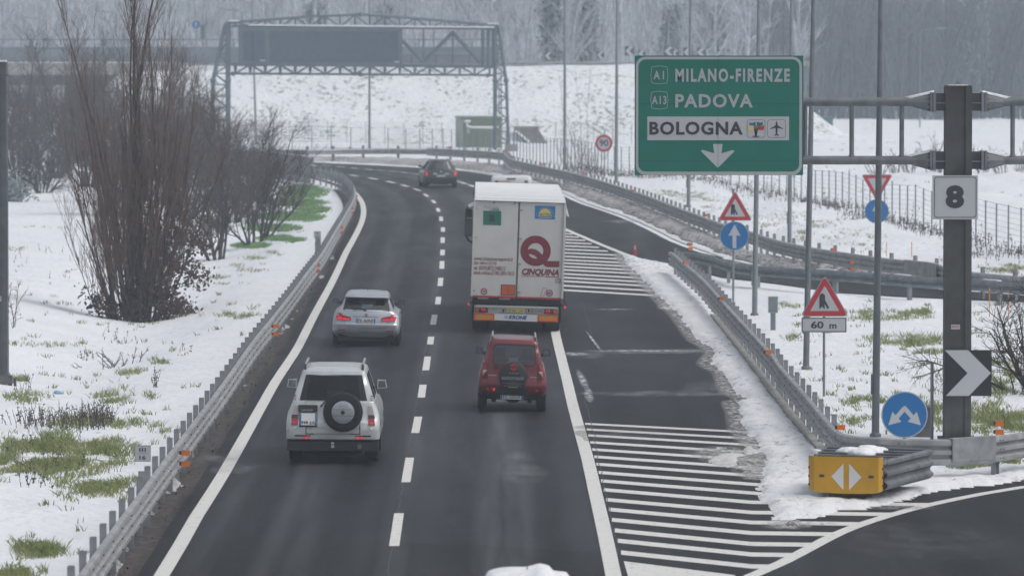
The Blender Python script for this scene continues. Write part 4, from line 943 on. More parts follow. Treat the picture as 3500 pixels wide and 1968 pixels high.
def side_rail(p, q, sgn):
    m_ = MB(); P = [p + Vector((0, .10, 0)), q]; W = [(0, .80), (.07, .77), (.07, .72), (0, .66), (0, .62), (.07, .57), (.07, .52), (.01, .46), (.01, .42), (.07, .37), (.07, .32), (0, .26)]
    t = (P[1] - P[0]); PP = [P[0] + t * k / 4 for k in range(5)]; sweep(m_, PP, W, sgn, 'galv_dark')
    for k in range(1, 4):
        e = P[0] + t * (k / 4); nn = Vector((t.y, -t.x, 0)).normalized() * sgn * .05; m_.box((e.x + nn.x, e.y + nn.y, .54), (.05, .34, .05), 'galv_dark', math.atan2(t.y, t.x) + math.pi / 2)
    m_.build('side_rail', cc, smooth=40)
side_rail(b_, c, 1); side_rail(a + Vector((.12, .25, 0)), d_, -1)
for k in range(5):
    f = .09 + .205 * k; p, q = a.lerp(d_, f), b_.lerp(c, f); m_ = MB(); m_.tube([(p.x, p.y, .80), (q.x, q.y, .80)], .024, 'galv_dark', 10); m_.build('cross_tube', cc, smooth=40)
m_ = MB()
for f in (.12, .5, .9):
    p, q = a.lerp(d_, f), b_.lerp(c, f); mid = (p + q) / 2; m_.hexa([(mid.x - .45, mid.y - .12, 0), (mid.x + .45, mid.y - .12, 0), (mid.x + .45, mid.y + .12, 0), (mid.x - .45, mid.y + .12, 0), (mid.x - .3, mid.y - .1, .3), (mid.x + .3, mid.y - .1, .3), (mid.x + .3, mid.y + .1, .3), (mid.x - .3, mid.y + .1, .3)], 'bolt')
p, q = a.lerp(d_, .03), b_.lerp(c, .03); m_.hexa([(p.x + .15, p.y + .05, .25), (q.x - .15, q.y + .05, .25), (c.x - .2, c.y, .25), (d_.x + .2, d_.y, .25), (p.x + .15, p.y + .05, .5), (q.x - .15, q.y + .05, .5), (c.x - .2, c.y, .5), (d_.x + .2, d_.y, .5)], 'trim')
m_.build('base', cc)
m_ = MB(); rr = random.Random(3)
for k in range(11):
    f = rr.uniform(.45, .9); g_ = rr.uniform(.32, .58); p = a.lerp(d_, f).lerp(b_.lerp(c, f), g_); r_ = rr.uniform(.10, .2); m_.ball((p.x, p.y, .80), r_, 'heap_snow', 5, (1.5, 1.6, .55))
m_.build('snow_heap', cc, smooth=80)

# ---------------------------------------------------------------- lattice sign gantry far down the road
GY = 396.0
g0 = at_y(1240, 510, GY); gg = thing('lattice_gantry', 'long grey lattice gantry spanning the road, with blank dark display panels', 'gantry', (g0.x, GY, 0))
gq = lambda px, py, dy=0: (lambda p: (p.x - g0.x, dy, p.z))(at_y(px, py, GY))
def bar(mb, p, q, r, dy=0, m='gantry', n=6): mb.tube([gq(*p, dy), gq(*q, dy)], r, m, n)
topc = [(778, 79), (816, 75), (1061, 57.5), (1224, 50.5), (1242, 50.5), (1400, 62), (1549, 75), (1690, 87)]
tz = lambda x: float(np.interp(x, [q[0] for q in topc], [q[1] for q in topc])); bz = lambda x: 252 + (x - 740) * 6 / 950; mz = lambda x: 90 + (x - 830) * 8 / 850; lz = lambda x: 221 + (x - 830) * 7 / 850
for dy in (0, 1.3):
    b = MB()
    for p, q in zip(topc[:-1], topc[1:]): bar(b, p, q, .10, dy)
    bar(b, (770, bz(770)), (1692, bz(1692)), .085, dy)
    bar(b, (790, mz(790)), (1690, mz(1690)), .11, dy); bar(b, (790, lz(790)), (1690, lz(1690)), .12, dy)
    xs = [803 + 51.2 * i for i in range(18)]
    for i, x in enumerate(xs):
        bar(b, (x, tz(x)), (x, mz(x)), .045, dy); bar(b, (x, bz(x)), (x - 4, lz(x)), .04, dy); bar(b, (x, bz(x)), (x + 4, lz(x)), .04, dy)
        if i < 17:
            x2 = xs[i + 1]
            if i % 2: bar(b, (x, mz(x)), (x2, tz(x2)), .05, dy); bar(b, (x, lz(x)), (x2, bz(x2)), .06, dy)
            else: bar(b, (x, tz(x)), (x2, mz(x2)), .05, dy); bar(b, (x, bz(x)), (x2, lz(x2)), .06, dy)
    for p, q, r in (((1376, 140), (1447, 213), .15), ((1447, 213), (1547, 112), .15), ((1547, 112), (1643, 216), .15), ((1447, 100), (1447, 215), .05), ((1547, 104), (1547, 218), .05), ((1482, 100), (1482, 215), .03), ((1650, 100), (1650, 225), .12), ((1668, 100), (1668, 225), .12), ((1684, 95), (1684, 225), .08)): bar(b, p, q, r, dy)
    if dy == 0:
        for p, q in (((1491, 189), (1605, 189)), ((1491, 189), (1491, 220)), ((1547, 189), (1547, 220)), ((1603, 189), (1603, 220)), ((1384, 188), (1407, 188)), ((1407, 188), (1407, 218))): bar(b, p, q, .06, -.3)
    b.build('truss', gg)
b = MB()
for x in [803 + 102.4 * i for i in range(9)]:
    for f in (tz, mz, lz, bz): b.tube([gq(x, f(x), 0), gq(x, f(x), 1.3)], .04, 'gantry', 5)
for x in (797, 1233, 1667):
    b.ball(gq(x, bz(x), 0), .17, 'gantry', 5)
b.ball(gq(1233, 50, 0), .17, 'gantry', 5); b.build('cross_tie', gg)
for inner, outer in (((778, 79), [(778, 79), (768, 85), (727, 276), (721, 512)]), ((1692, 88), [(1692, 88), (1704, 92), (1731, 285), (1738, 512)])):
    b = MB()
    for dy in (0, 1.3):
        b.tube([gq(inner[0], inner[1], dy), gq(inner[0], 512, dy)], .14, 'gantry', 8)
        for p, q in zip(outer[:-1], outer[1:]): bar(b, p, q, .11, dy, n=8)
        xo = lambda y: float(np.interp(y, [q[1] for q in outer], [q[0] for q in outer]))
        ys = [95, 140, 185, 225, 252, 290, 330, 370, 410, 450, 490]
        for i, y in enumerate(ys):
            bar(b, (inner[0], y), (xo(y), y), .045, dy)
            if i < len(ys) - 1: bar(b, (inner[0], y) if i % 2 else (xo(y), y), (xo(ys[i + 1]), ys[i + 1]) if i % 2 else (inner[0], ys[i + 1]), .045, dy)
        b.ball(gq(inner[0], 276, dy), .2, 'gantry', 5); b.ball(gq(xo(276), 276, dy), .2, 'gantry', 5)
    b.build('tower', gg)
b = MB(); p, q = gq(1672, 86), gq(1700, 86); b.box(((p[0] + q[0]) / 2, .6, p[2] + .1), (.8, 1.4, .1), 'heap_snow'); p, q = gq(785, 76), gq(815, 76); b.box(((p[0] + q[0]) / 2, .6, p[2] + .08), (.7, 1.4, .1), 'heap_snow')
p, q = gq(850, 88), gq(1690, 96); b.hexa([(p[0], -.35, p[2]), (q[0], -.35, q[2]), (q[0], .1, q[2]), (p[0], .1, p[2]), (p[0], -.33, p[2] + .09), (q[0], -.33, q[2] + .09), (q[0], .08, q[2] + .09), (p[0], .08, p[2] + .09)], 'heap_snow'); b.build('snow_cap', gg)
for x0, x1, y0, y1, xs in ((815, 916, 93, 224, (865,)), (916, 1376, 93, 227, ())):
    b = MB(); p, q = gq(x0, y1), gq(x1, y0); yk = -.30
    b.box(((p[0] + q[0]) / 2, yk + .2, (p[2] + q[2]) / 2), (q[0] - p[0] - .01, .4, q[2] - p[2]), 'gantry')
    m0, m1 = (gq(832, 209), gq(906, 107)) if x0 < 900 else (gq(926, 213), gq(1362, 109))
    b.box(((m0[0] + m1[0]) / 2, yk - .02, (m0[2] + m1[2]) / 2), (m1[0] - m0[0], .05, m1[2] - m0[2]), 'gantry_panel')
    for x in xs: v = gq(x, 150); b.box((v[0], yk - .05, (m0[2] + m1[2]) / 2), (.07, .03, m1[2] - m0[2]), 'black')
    v = gq(x1 - 18 if x0 < 900 else 1357, 207 if x0 < 900 else 212); b.box((v[0], yk - .06, v[2]), (.34, .02, .09), 'white_sign')
    b.build('display_panel', gg)
# green hut, culvert
t = thing('equipment_hut', 'pale green equipment hut with a snow-covered pipe at the foot of the gantry', 'hut', (at_y(1624, 505, 401).x, 401, -.05))
u0 = at_y(1583, 505, 401).x - t.location.x; u1 = at_y(1716, 505, 401).x - t.location.x; hz = at_y(1624, 399, 401).z
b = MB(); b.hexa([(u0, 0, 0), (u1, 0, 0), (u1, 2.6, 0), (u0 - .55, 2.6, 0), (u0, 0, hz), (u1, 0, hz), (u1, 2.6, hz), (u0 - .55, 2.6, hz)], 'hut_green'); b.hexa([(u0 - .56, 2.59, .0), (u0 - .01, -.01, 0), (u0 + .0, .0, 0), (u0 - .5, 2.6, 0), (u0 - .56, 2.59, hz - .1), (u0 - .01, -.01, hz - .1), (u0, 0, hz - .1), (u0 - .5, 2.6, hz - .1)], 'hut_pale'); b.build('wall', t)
b = MB(); b.box(((u0 + u1) / 2 - .25, 1.3, hz + .04), (u1 - u0 + .7, 2.8, .08), 'hut_pale'); b.build('roof', t)
b = MB(); b.box(((u0 + u1) / 2 - .25, 1.3, hz + .10), (u1 - u0 + .5, 2.7, .05), 'heap_snow'); b.build('snow_cap', t)
b = MB(); b.box((u0 + 1.55, -.03, .95), (.9, .04, 1.7), 'hut_green'); b.box((u0 + .35, -.03, 1.25), (.26, .03, .34), 'white_sign'); b.build('door', t)
b = MB(); b.tube([(u0 + .3, -.25, hz - .25), (u0 + .3, -.25, hz - .62), (u0 + .6, -.25, hz - .7), (u1 - .2, -.25, hz - .72)], .10, 'heap_snow', 8); b.lathe((u0 + .3, -.25, hz - .35), [(.2, 0), (.26, .08), (.2, .16)], 'heap_snow', 10, 'Z'); b.build('vent_pipe', t)
p = at_y(1700, 511, 399); t = thing('plinth', 'low grey concrete plinth with a small rail at the gantry foot', 'plinth', (at_y(1748, 520, 392).x, 392, 0)); b = MB(); b.box((0, 0, .2), (.9, .9, .5), 'concrete'); b.tube([(-.3, -.3, .4), (-.1, -.3, 1.6)], .03, 'pole_grey', 5); b.tube([(.2, -.3, .4), (.2, -.3, 1.6), (-.1, -.3, 1.6)], .03, 'pole_grey', 5); b.build('plinth', t)
t = thing('culvert', 'dark concrete culvert mouth with sloping snow-topped wings in the embankment foot', 'culvert', (at_y(1800, 485, 417).x, 417, 0))
k = lambda px, py, y: (lambda p: (p.x - t.location.x, y - 417, p.z))(at_y(px, py, y))
b = MB(); b.hexa([k(1815, 487, 416.2), k(1870, 487, 416.2), k(1870, 487, 418), k(1815, 487, 418), k(1762, 440, 420.5), k(1838, 440, 420.5), k(1838, 440, 423), k(1762, 440, 423)], 'concrete_dark'); b.build('mouth', t)
b = MB(); b.box((k(1799, 440, 420)[0], 3.2, k(1799, 440, 420)[2]), (1.85, .5, .32), 'concrete'); b.hexa([k(1806, 487, 416), k(1816, 487, 416), k(1816, 487, 417.4), k(1806, 487, 417.4), k(1757, 446, 420), k(1768, 446, 420), k(1768, 446, 422), k(1757, 446, 422)], 'heap_snow'); b.build('headwall', t)

# ---------------------------------------------------------------- elevated road along the embankment: chevrons, guardrail, bridge
guardrail('guardrail', 'faint guardrail along the top edge of the snowy embankment', [Vector((x, 440, 0)) for x in np.arange(-28, 26, 3.0)], 1, prof=W2, posth=.8, step=3, bolts=False, zb=5.03)
for i, (px, py, s, lab) in enumerate(((1874, 192, .58, 'hazy white chevron board standing alone nearest the lattice gantry on the embankment'), (2052, 189, .58, 'hazy chevron board between the two thin lamp posts on the embankment'), (2152, 175, .72, 'larger hazy chevron board just clear of the green sign corner'), (2194, 184, .58, 'smaller chevron board tucked right behind the green sign corner'), (2286, 176, .70, 'large chevron board of the close pair above the word MILANO'), (2307, 184, .58, 'small chevron board of the close pair above the word MILANO'), (2351, 180, .70, 'large chevron board crossed by a lamp post above the green sign'), (2397, 180, .70, 'last chevron board in the row, farthest from the gantry'))):
    D = 436 if s > .6 else 446; p = at_y(px, py, D); t = thing('chevron_sign', lab, 'road sign', (p.x, D, 4.9), group='chevron boards on the embankment')
    zc = p.z - 4.9; b = MB(); b.tube([(0, .03, -.3), (0, .03, zc)], .03, 'pole_grey', 6); b.build('pole', t)
    b = MB(); b.plate(rect(-s / 2, zc - s / 2, s / 2, zc + s / 2), FLAT, 'ink', 0, .02); b.decal([(-.46 * s, zc), (.0, zc + .48 * s), (.46 * s, zc + .48 * s), (0, zc), (.46 * s, zc - .48 * s), (0, zc - .48 * s)], FLAT, 'white_sign', .025, 9); b.build('panel', t)
p = at_y(670, 85, 442); t = thing('arrow_sign', 'small hazy round blue arrow sign above the embankment beside the bare tree', 'road sign', (p.x, 442, 5.7)); b = MB(); b.tube([(0, .03, -.3), (0, .03, p.z - 5.4)], .04, 'pole_grey', 6); b.build('pole', t)
b = MB(); zc = p.z - 5.7; b.plate(circ(0, zc, .32), FLAT, 'blue_sign', 0, .02); b.decal([(-.04, zc - .22), (.04, zc - .22), (.04, zc), (.13, zc), (0, zc + .22), (-.13, zc), (-.04, zc)], FLAT, 'white_sign', .025, 9); b.build('panel', t)
p = at_y(693, 110, 440); t = thing('narrow_sign', 'narrow grey back of a sign beside the hazy blue arrow sign', 'road sign', (p.x, 440, 5.7)); b = MB(); b.box((0, 0, p.z - 5.7), (.33, .05, 1.15), 'gantry'); b.tube([(0, .05, -.3), (0, .05, p.z - 5.7)], .04, 'pole_grey', 6); b.build('panel', t)
br = thing('bridge', 'hazy road bridge with beige deck edge and tall netted parapet behind the bare bushes', 'bridge', (-42, 430, 0))
b = MB(); b.box((0, 6, 5.35), (34, 14, .9), 'fascia'); b.build('deck', br)
b = MB(); b.box((0, 6, 4.5), (33, 12, .8), 'concrete_dark'); b.build('girder', br)
b = MB(); b.hexa([(7.5, -1, 0), (12, -1, 0), (12, 13, 0), (7.5, 13, 0), (8.5, -.6, 4.85), (12, -.6, 4.85), (12, 13, 4.85), (8.5, 13, 4.85)], 'concrete_dark'); b.build('abutment', br); b = MB(); b.box((-16, 6, 2.4), (2, 12, 4.85), 'concrete_dark'); b.build('pier', br)
b = MB()
for z in (6.0, 6.3, 6.95, 7.55): b.box((12, -.9, z), (58, .06, .10), 'parapet_grey')
for z in (6.62, 7.62): b.box((-8, -.9, z), (20, .08, .035), 'heap_snow')
for x in np.arange(-17, 41, 2.0): b.box((x, -.85, 6.7), (.10, .10, 1.85), 'parapet_grey')
b.box((12, -.83, 6.35), (58, .03, 1.15), 'parapet_grey'); b.build('parapet', br)
b = MB(); b.box((0, -.98, 5.83), (34, .35, .07), 'heap_snow'); b.build('snow_cap', br)
p = at_y(2832, 432, 455); t = thing('green_shed', 'hazy blue-green shed or netted bin in the far snowfield beside the green sign', 'shed', (p.x - .4, 455, 0)); b = MB(); b.box((-.6, 0, .6), (2.6, 2, 1.25), 'gantry'); b.box((-.6, 0, 1.25), (2.8, 2.2, .1), 'dk_green'); b.build('wall', t)

# ---------------------------------------------------------------- vehicles: bodies lofted from stacked plan outlines
# level: (z, half width, rear y, front y, rear corner radius, front corner radius, rear bulge, front bulge)
REARF = (0, .28, .56, .84); SIDEF = (0, .12, .50, .54, .90, 1); FRONTF = (.84, .5, 0)
class Body:
    def __init__(s, levels, win=None): s.L = levels; s.win = win
    def outline(s, lv):
        z, hw, yr, yf, rr, rf, bu, fb = lv; P = []
        for f in REARF: P.append((f * (hw - rr) / .84 if f == .84 else f * hw, None))
        pts = []
        ry = lambda x: yr + bu * (x / hw) ** 2
        xs = [0, .28 * hw, .56 * hw, min(.84 * hw, hw - rr)]
        pts += [(x, ry(x)) for x in xs]
        x0 = hw - rr; y0 = ry(x0)
        for a in (22, 45, 68, 90): pts.append((x0 + rr * math.sin(R(a)), y0 + rr * (1 - math.cos(R(a)))))
        ys, ye = pts[-1][1], yf - rf + fb * -1
        for f in SIDEF[1:]: pts.append((hw, ys + (ye - ys) * f))
        fy = lambda x: yf - fb * (x / hw) ** 2
        for a in (30, 60, 90): pts.append((hw - rf + rf * math.cos(R(a)), ye + (fy(hw - rf) - ye) * math.sin(R(a))))
        for f in FRONTF[1:]: pts.append((f * (hw - rf), fy(f * (hw - rf))))
        return pts
    def loft(s, body, glass=None, m='white_car', floor=True):
        O = [s.outline(l) for l in s.L]; n = len(O[0]); N = 2 * n - 2; vs = []
        for o, l in zip(O, s.L):
            for x, y in o: vs.append((x, y, l[0]))
            for x, y in reversed(o[1:-1]): vs.append((-x, y, l[0]))
        k = len(s.L); bf, gf = [], {'rear': [], 'side': [], 'front': []}
        for i in range(k - 1):
            for j in range(N):
                q = j if j < n - 1 else N - 1 - j           # segment index on the half outline
                f = (i * N + j, i * N + (j + 1) % N, (i + 1) * N + (j + 1) % N, (i + 1) * N + j); kind = None
                if s.win and s.win[0] <= i < s.win[1]:
                    if q < 3 and s.win[2]: kind = 'rear'
                    elif q in (8, 10): kind = 'side'
                    elif q >= n - 3: kind = 'front'
                (gf[kind] if kind else bf).append(f)
        bf.append(tuple(range((k - 1) * N, k * N))); bf.append(tuple(range(N - 1, -1, -1)))
        if s.win: bf.append(tuple(range(s.win[0] * N, (s.win[0] + 1) * N)))
        body.add(vs, bf, m)
        return vs, gf
    def at(s, z):
        L = s.L
        if z <= L[0][0]: return L[0]
        for a, b in zip(L[:-1], L[1:]):
            if a[0] <= z <= b[0]:
                t = (z - a[0]) / (b[0] - a[0]) if b[0] > a[0] else 0; return tuple(p + (q - p) * t for p, q in zip(a, b))
        return L[-1]
    def rear(s, u, z, off):
        z_, hw, yr, yf, rr, rf, bu, fb = s.at(z); x = min(abs(u), hw - .004); x0 = hw - rr
        y = yr + bu * (min(x, x0) / hw) ** 2
        if x > x0: y += rr - math.sqrt(max(0, rr * rr - (x - x0) ** 2))
        return (u, y - off, z)
    def side(s, sg): return lambda y, z, off: (sg * (s.at(z)[1] + off), y, z)
def wheel(root, x, y, r, wd, rim=True):
    b = MB(); b.lathe((0, 0, 0), [(r * .62, -wd / 2), (r * .9, -wd / 2), (r, -wd * .36), (r, wd * .36), (r * .9, wd / 2), (r * .62, wd / 2)], 'rubber', 24, 'X'); o = b.build('wheel', root, smooth=35); o.location = (x, y, r)
    if rim:
        b = MB(); s = 1 if x > 0 else -1; b.lathe((0, 0, 0), [(r * .62, -wd * .3), (r * .62, wd * .3)], 'alu', 20, 'X')
        for k in range(5): a = 2 * math.pi * k / 5; b.box((s * wd * .34, math.cos(a) * r * .3, math.sin(a) * r * .3), (.02, .05, r * .6), 'chrome', M=Matrix.Rotation(-a + math.pi / 2, 3, 'X'))
        b.build('rim', o)
    return o
def plate_part(root, fn, x0, z0, x1, z1, txt, off, right_blue=True):
    b = MB(); b.plate(rect(x0, z0, x1, z1), fn, 'plate', off, off + .012); w_ = x1 - x0; h_ = z1 - z0; o2 = off + .015
    b.decal(rect(x0 + .004, z0 + .004, x0 + w_ * .085, z1 - .004), fn, 'plate_blue', o2, 9)
    if right_blue: b.decal(rect(x1 - w_ * .085, z0 + .004, x1 - .004, z1 - .004), fn, 'plate_blue', o2, 9)
    if isinstance(txt, str): b.text(txt, (x0 + w_ * .12, z0 + h_ * .16, x1 - w_ * .12, z1 - h_ * .16), fn, 'ink', o2, .012)
    else:
        b.text(txt[0], (x0 + w_ * .36, z0 + h_ * .54, x1 - w_ * .36, z1 - h_ * .10), fn, 'ink', o2, .01); b.text(txt[1], (x0 + w_ * .08, z0 + h_ * .08, x1 - w_ * .08, z0 + h_ * .46), fn, 'ink', o2, .01)
    return b.build('number_plate', root)
def mirror(root, s, x, y, z, w_, h_, m, glass='black'):
    b = MB(); b.hexa([(x, y, z), (x + s * w_, y + .02, z + .02), (x + s * w_, y + .16, z + .03), (x, y + .18, z), (x + s * .01, y, z + h_), (x + s * (w_ - .03), y + .02, z + h_), (x + s * (w_ - .04), y + .16, z + h_ - .02), (x + s * .01, y + .18, z + h_)], m)
    b.hexa([(x - s * .10, y + .06, z - .01), (x + s * .04, y + .06, z), (x + s * .04, y + .13, z), (x - s * .10, y + .13, z - .01), (x - s * .10, y + .06, z + .05), (x + s * .04, y + .06, z + .06), (x + s * .04, y + .13, z + .06), (x - s * .10, y + .13, z + .05)], 'trim'); o = b.build('mirror', root)
    b = MB(); b.add([(x + s * .02, y - .006, z + .02), (x + s * (w_ - .02), y + .012, z + .03), (x + s * (w_ - .045), y + .012, z + h_ - .02), (x + s * .025, y - .006, z + h_ - .02)], [(0, 1, 2, 3)], 'mirror_glass'); b.build('mirror_glass', o)
mat('mirror_glass', (.16, .19, .20), .12, .6)
def glass_parts(root, vs, gf, mr='glass', ms='glass_dark'):
    for kind, nm, mm in (('rear', 'rear_window', mr), ('front', 'windscreen', 'glass')):
        if gf[kind]: b = MB(); b.add(vs, gf[kind], mm); strip_unused(b); b.build(nm, root)
    for s in (1, -1):
        fs = [f for f in gf['side'] if (vs[f[0]][0] > 0) == (s > 0)]
        if fs: b = MB(); b.add(vs, fs, ms); strip_unused(b); b.build('side_window', root)
def strip_unused(b):
    us = sorted({i for f in b.f for i in f}); mp = {u: k for k, u in enumerate(us)}; b.v = [b.v[u] for u in us]; b.f = [tuple(mp[i] for i in f) for f in b.f]
def seats(root, z, ys, xs, hw):
    b = MB()
    for y in ys:
        for x in xs:
            b.hexa([(x - .23, y - .06, z - .35), (x + .23, y - .06, z - .35), (x + .23, y + .1, z - .35), (x - .23, y + .1, z - .35), (x - .19, y - .16, z + .08), (x + .19, y - .16, z + .08), (x + .19, y - .03, z + .08), (x - .19, y - .03, z + .08)], 'seat')
            b.hexa([(x - .13, y - .2, z + .09), (x + .13, y - .2, z + .09), (x + .13, y - .1, z + .09), (x - .13, y - .1, z + .09), (x - .11, y - .22, z + .28), (x + .11, y - .22, z + .28), (x + .11, y - .12, z + .28), (x - .11, y - .12, z + .28)], 'seat')
    b.build('seat', root)
def place(px, py, yaw=0, roll=0, dy=0): p = at_z(px, py, 0); return (p.x, p.y + dy, 0), R(yaw), R(roll)

# --- silver-white off-road car with a spare wheel
loc, yaw, roll = place(1141, 1578, .3, .5, -.75)
v = thing('off_road_car', 'silver-white off-road car with a black-rimmed spare wheel on its tailgate and roof rails', 'car', loc, yaw, roll=roll)
LV = [(.46, .86, .10, 4.55, .12, .3, .05, .1), (.50, .905, .02, 4.68, .12, .35, .06, .12), (.66, .912, .0, 4.72, .14, .35, .06, .12), (.82, .912, .03, 4.70, .14, .35, .05, .12), (.88, .905, .10, 4.66, .12, .35, .04, .12), (1.00, .885, .13, 4.60, .10, .35, .04, .14), (1.12, .835, .15, 4.45, .09, .3, .04, .12), (1.20, .80, .17, 3.42, .08, .15, .04, .1), (1.24, .785, .18, 3.35, .08, .12, .04, .1), (1.72, .640, .33, 2.80, .07, .1, .03, .08), (1.80, .610, .36, 2.70, .07, .1, .03, .08), (1.845, .55, .46, 2.6, .1, .12, .02, .08), (1.865, .40, .65, 2.4, .1, .12, .02, .05)]
B = Body(LV, (8, 9, True)); b = MB(); vs, gf = B.loft(b, m='white_car'); b.build('body', v, smooth=38); glass_parts(v, vs, gf, 'glass_tinted')
b = MB(); b.decal([[(-.655, 1.255), (.655, 1.255), (.55, 1.735), (-.54, 1.735)], [(-.53, 1.27), (.53, 1.27), (.46, 1.69), (.42, 1.71), (-.42, 1.71), (-.46, 1.69)]], B.rear, 'black', .006); b.build('window_surround', v)
seats(v, 1.26, (2.0, 1.2), (-.36, .36), .7)
b = MB(); b.decal([(-.53, .80), (-.53, 1.235), (.53, 1.235), (.53, .80), (.525, .80), (.525, 1.23), (-.525, 1.23), (-.525, .80)], B.rear, 'trim', .006); b.decal(rect(-.54, .595, .54, .61), B.rear, 'black', .01); b.decal(rect(-.53, .60, -.515, .80), B.rear, 'trim', .01); b.decal(rect(.515, .60, .53, .80), B.rear, 'trim', .01)
for z in (.70, .73): b.decal(rect(-.52, z, .52, z + .006), B.rear, 'trim', .006)
b.build('tailgate_seam', v)
for s in (-1, 1):
    for nm, q0, q1, m in (('tail_lamp', .775, .895, 'red_lens'), ('tail_lamp', .897, .968, 'dark_lens'), ('tail_lamp', .970, 1.14, 'clear_lens')):
        if m == 'red_lens': tl = MB()
        tl.plate([(s * .685, q0), (s * (.815 - (q0 > .96) * .02), q0), (s * (.80 - (q1 > 1.1) * .05), q1), (s * .68, q1)], B.rear, m, .0, .022)
    tl.build('tail_lamp', v)
    tl = MB(); tl.plate([(s * .43, .475), (s * .73, .475), (s * .74, .575), (s * .44, .575)], B.rear, 'trim', 0, .012); tl.decal([(s * .46, .495), (s * .49, .495), (s * .49, .565), (s * .46, .565)], B.rear, 'red_lit', .016); tl.decal(circ(s * .555, .53, .026, 12), B.rear, 'red_lit', .016); tl.build('bumper_lamp', v)
    tl = MB(); tl.plate([(s * .72, .70), (s * .90, .68), (s * .90, .71), (s * .72, .735)], B.rear, 'chrome', 0, .02); tl.build('bumper_trim', v)
    mirror(v, s, s * .80, 3.0, 1.30, .2, .18, 'white_car')
    b = MB(); b.tube([(s * .56, .55, 1.84), (s * .56, .62, 1.92), (s * .56, 2.5, 1.93), (s * .56, 2.6, 1.85)], .022, 'alu', 6); b.hexa([(s * .535, .45, 1.82), (s * .585, .45, 1.82), (s * .585, .6, 1.82), (s * .535, .6, 1.82), (s * .54, .52, 1.915), (s * .58, .52, 1.915), (s * .58, .62, 1.93), (s * .54, .62, 1.93)], 'trim'); b.build('roof_rail', v)
    b = MB()
    for k in range(3): b.decal(rrect(s * .745 - .022, 1.26 + k * .035 - .008, s * .745 + .022, 1.26 + k * .035 + .008, .007), lambda u, z, o: B.rear(u, z, o), 'trim', .004, 9)
    b.build('air_vent', v)
    wheel(v, s * .74, 1.0, .37, .265); wheel(v, s * .74, 3.68, .37, .265)
    b = MB(); b.plate([(.55, .42), (1.45, .42), (1.36, .75), (1.0, .84), (.64, .75)], B.side(s), 'trim', -.05, .006); b.plate([(3.23, .42), (4.13, .42), (4.04, .75), (3.68, .84), (3.32, .75)], B.side(s), 'trim', -.05, .006); b.build('wheel_arch', v)
b = MB(); b.box((0, .25, .36), (1.78, .4, .18), 'trim'); b.box((0, 2.4, .42), (1.5, 4.0, .2), 'trim'); b.tube([(-.55, .4, .27), (-.3, .35, .22), (.3, .35, .22), (.55, .4, .27)], .07, 'rubber', 6); b.tube([(.52, -.02, .36), (.52, .3, .36)], .045, 'galv_dark', 8); b.build('underbody', v)
b = MB(); b.box((-.0, -.03, .36), (.04, .1, .04), 'trim'); b.ball((0, -.07, .42), .034, 'chrome', 5); b.box((0, -.07, .37), (.06, .03, .06), 'white_sign'); b.build('tow_bar', v)
sp = thing_part = MB(); c0 = B.rear(.195, 1.02, 0); cy = c0[1] - .15
sp.lathe((.195, cy, 1.03), [(.20, -.09), (.33, -.10), (.375, -.07), (.388, 0), (.375, .08), (.30, .13)], 'rubber', 36); o = sp.build('spare_wheel', v, smooth=40)
sp = MB(); sp.lathe((.195, cy, 1.03), [(.03, -.125), (.17, -.125), (.215, -.11), (.226, -.09)], 'silver_car', 32)
sf = lambda u, z, off: (.195 + u, cy - .1265 - off, 1.03 + z)
sp.decal(rect(-.19, .055, .19, .062), sf, 'trim', .002, 9); sp.decal(rect(-.19, -.065, .19, -.058), sf, 'trim', .002, 9); sp.decal(circ(0, 0, .04, 16), sf, 'trim', .002, 9); sp.text('TOYOTA', (-.1, .105, .1, .145), sf, 'alu', .002, .02); sp.text('LAND CRUISER', (-.14, -.16, .14, -.13), sf, 'alu', .002, .02); sp.build('wheel_cover', o, smooth=40)
b = MB(); b.plate(rect(-.675, 1.035, -.305, 1.155), B.rear, 'trim', 0, .05); b.text('LAND CRUISER', (-.61, 1.048, -.40, 1.072), lambda u, z, o_: B.rear(u, z, o_ + .05), 'white_sign', .004, .02); b.build('handle_panel', v)
b = MB(); b.plate(rect(-.66, .735, -.305, 1.015), B.rear, 'trim', 0, .02); b.build('plate_holder', v); plate_part(v, B.rear, -.645, .77, -.32, 1.0, ('ZA', '994 EX'), .022)
b = MB(); b.decal([circ(-.52, 1.205, .045, 20, .03), circ(-.52, 1.205, .038, 20, .024)], B.rear, 'alu', .008); b.text('TOYOTA', (-.46, 1.185, -.34, 1.205), B.rear, 'alu', .008, .02); b.build('badge', v)
b = MB(); b.tube([Vector(B.rear(-.22, 1.16, .03)), Vector(B.rear(-.15, 1.24, .03)), Vector(B.rear(-.02, 1.27, .02))], .014, 'trim', 5); b.ball(B.rear(-.23, 1.14, .02), .025, 'trim', 4); b.build('wiper', v)

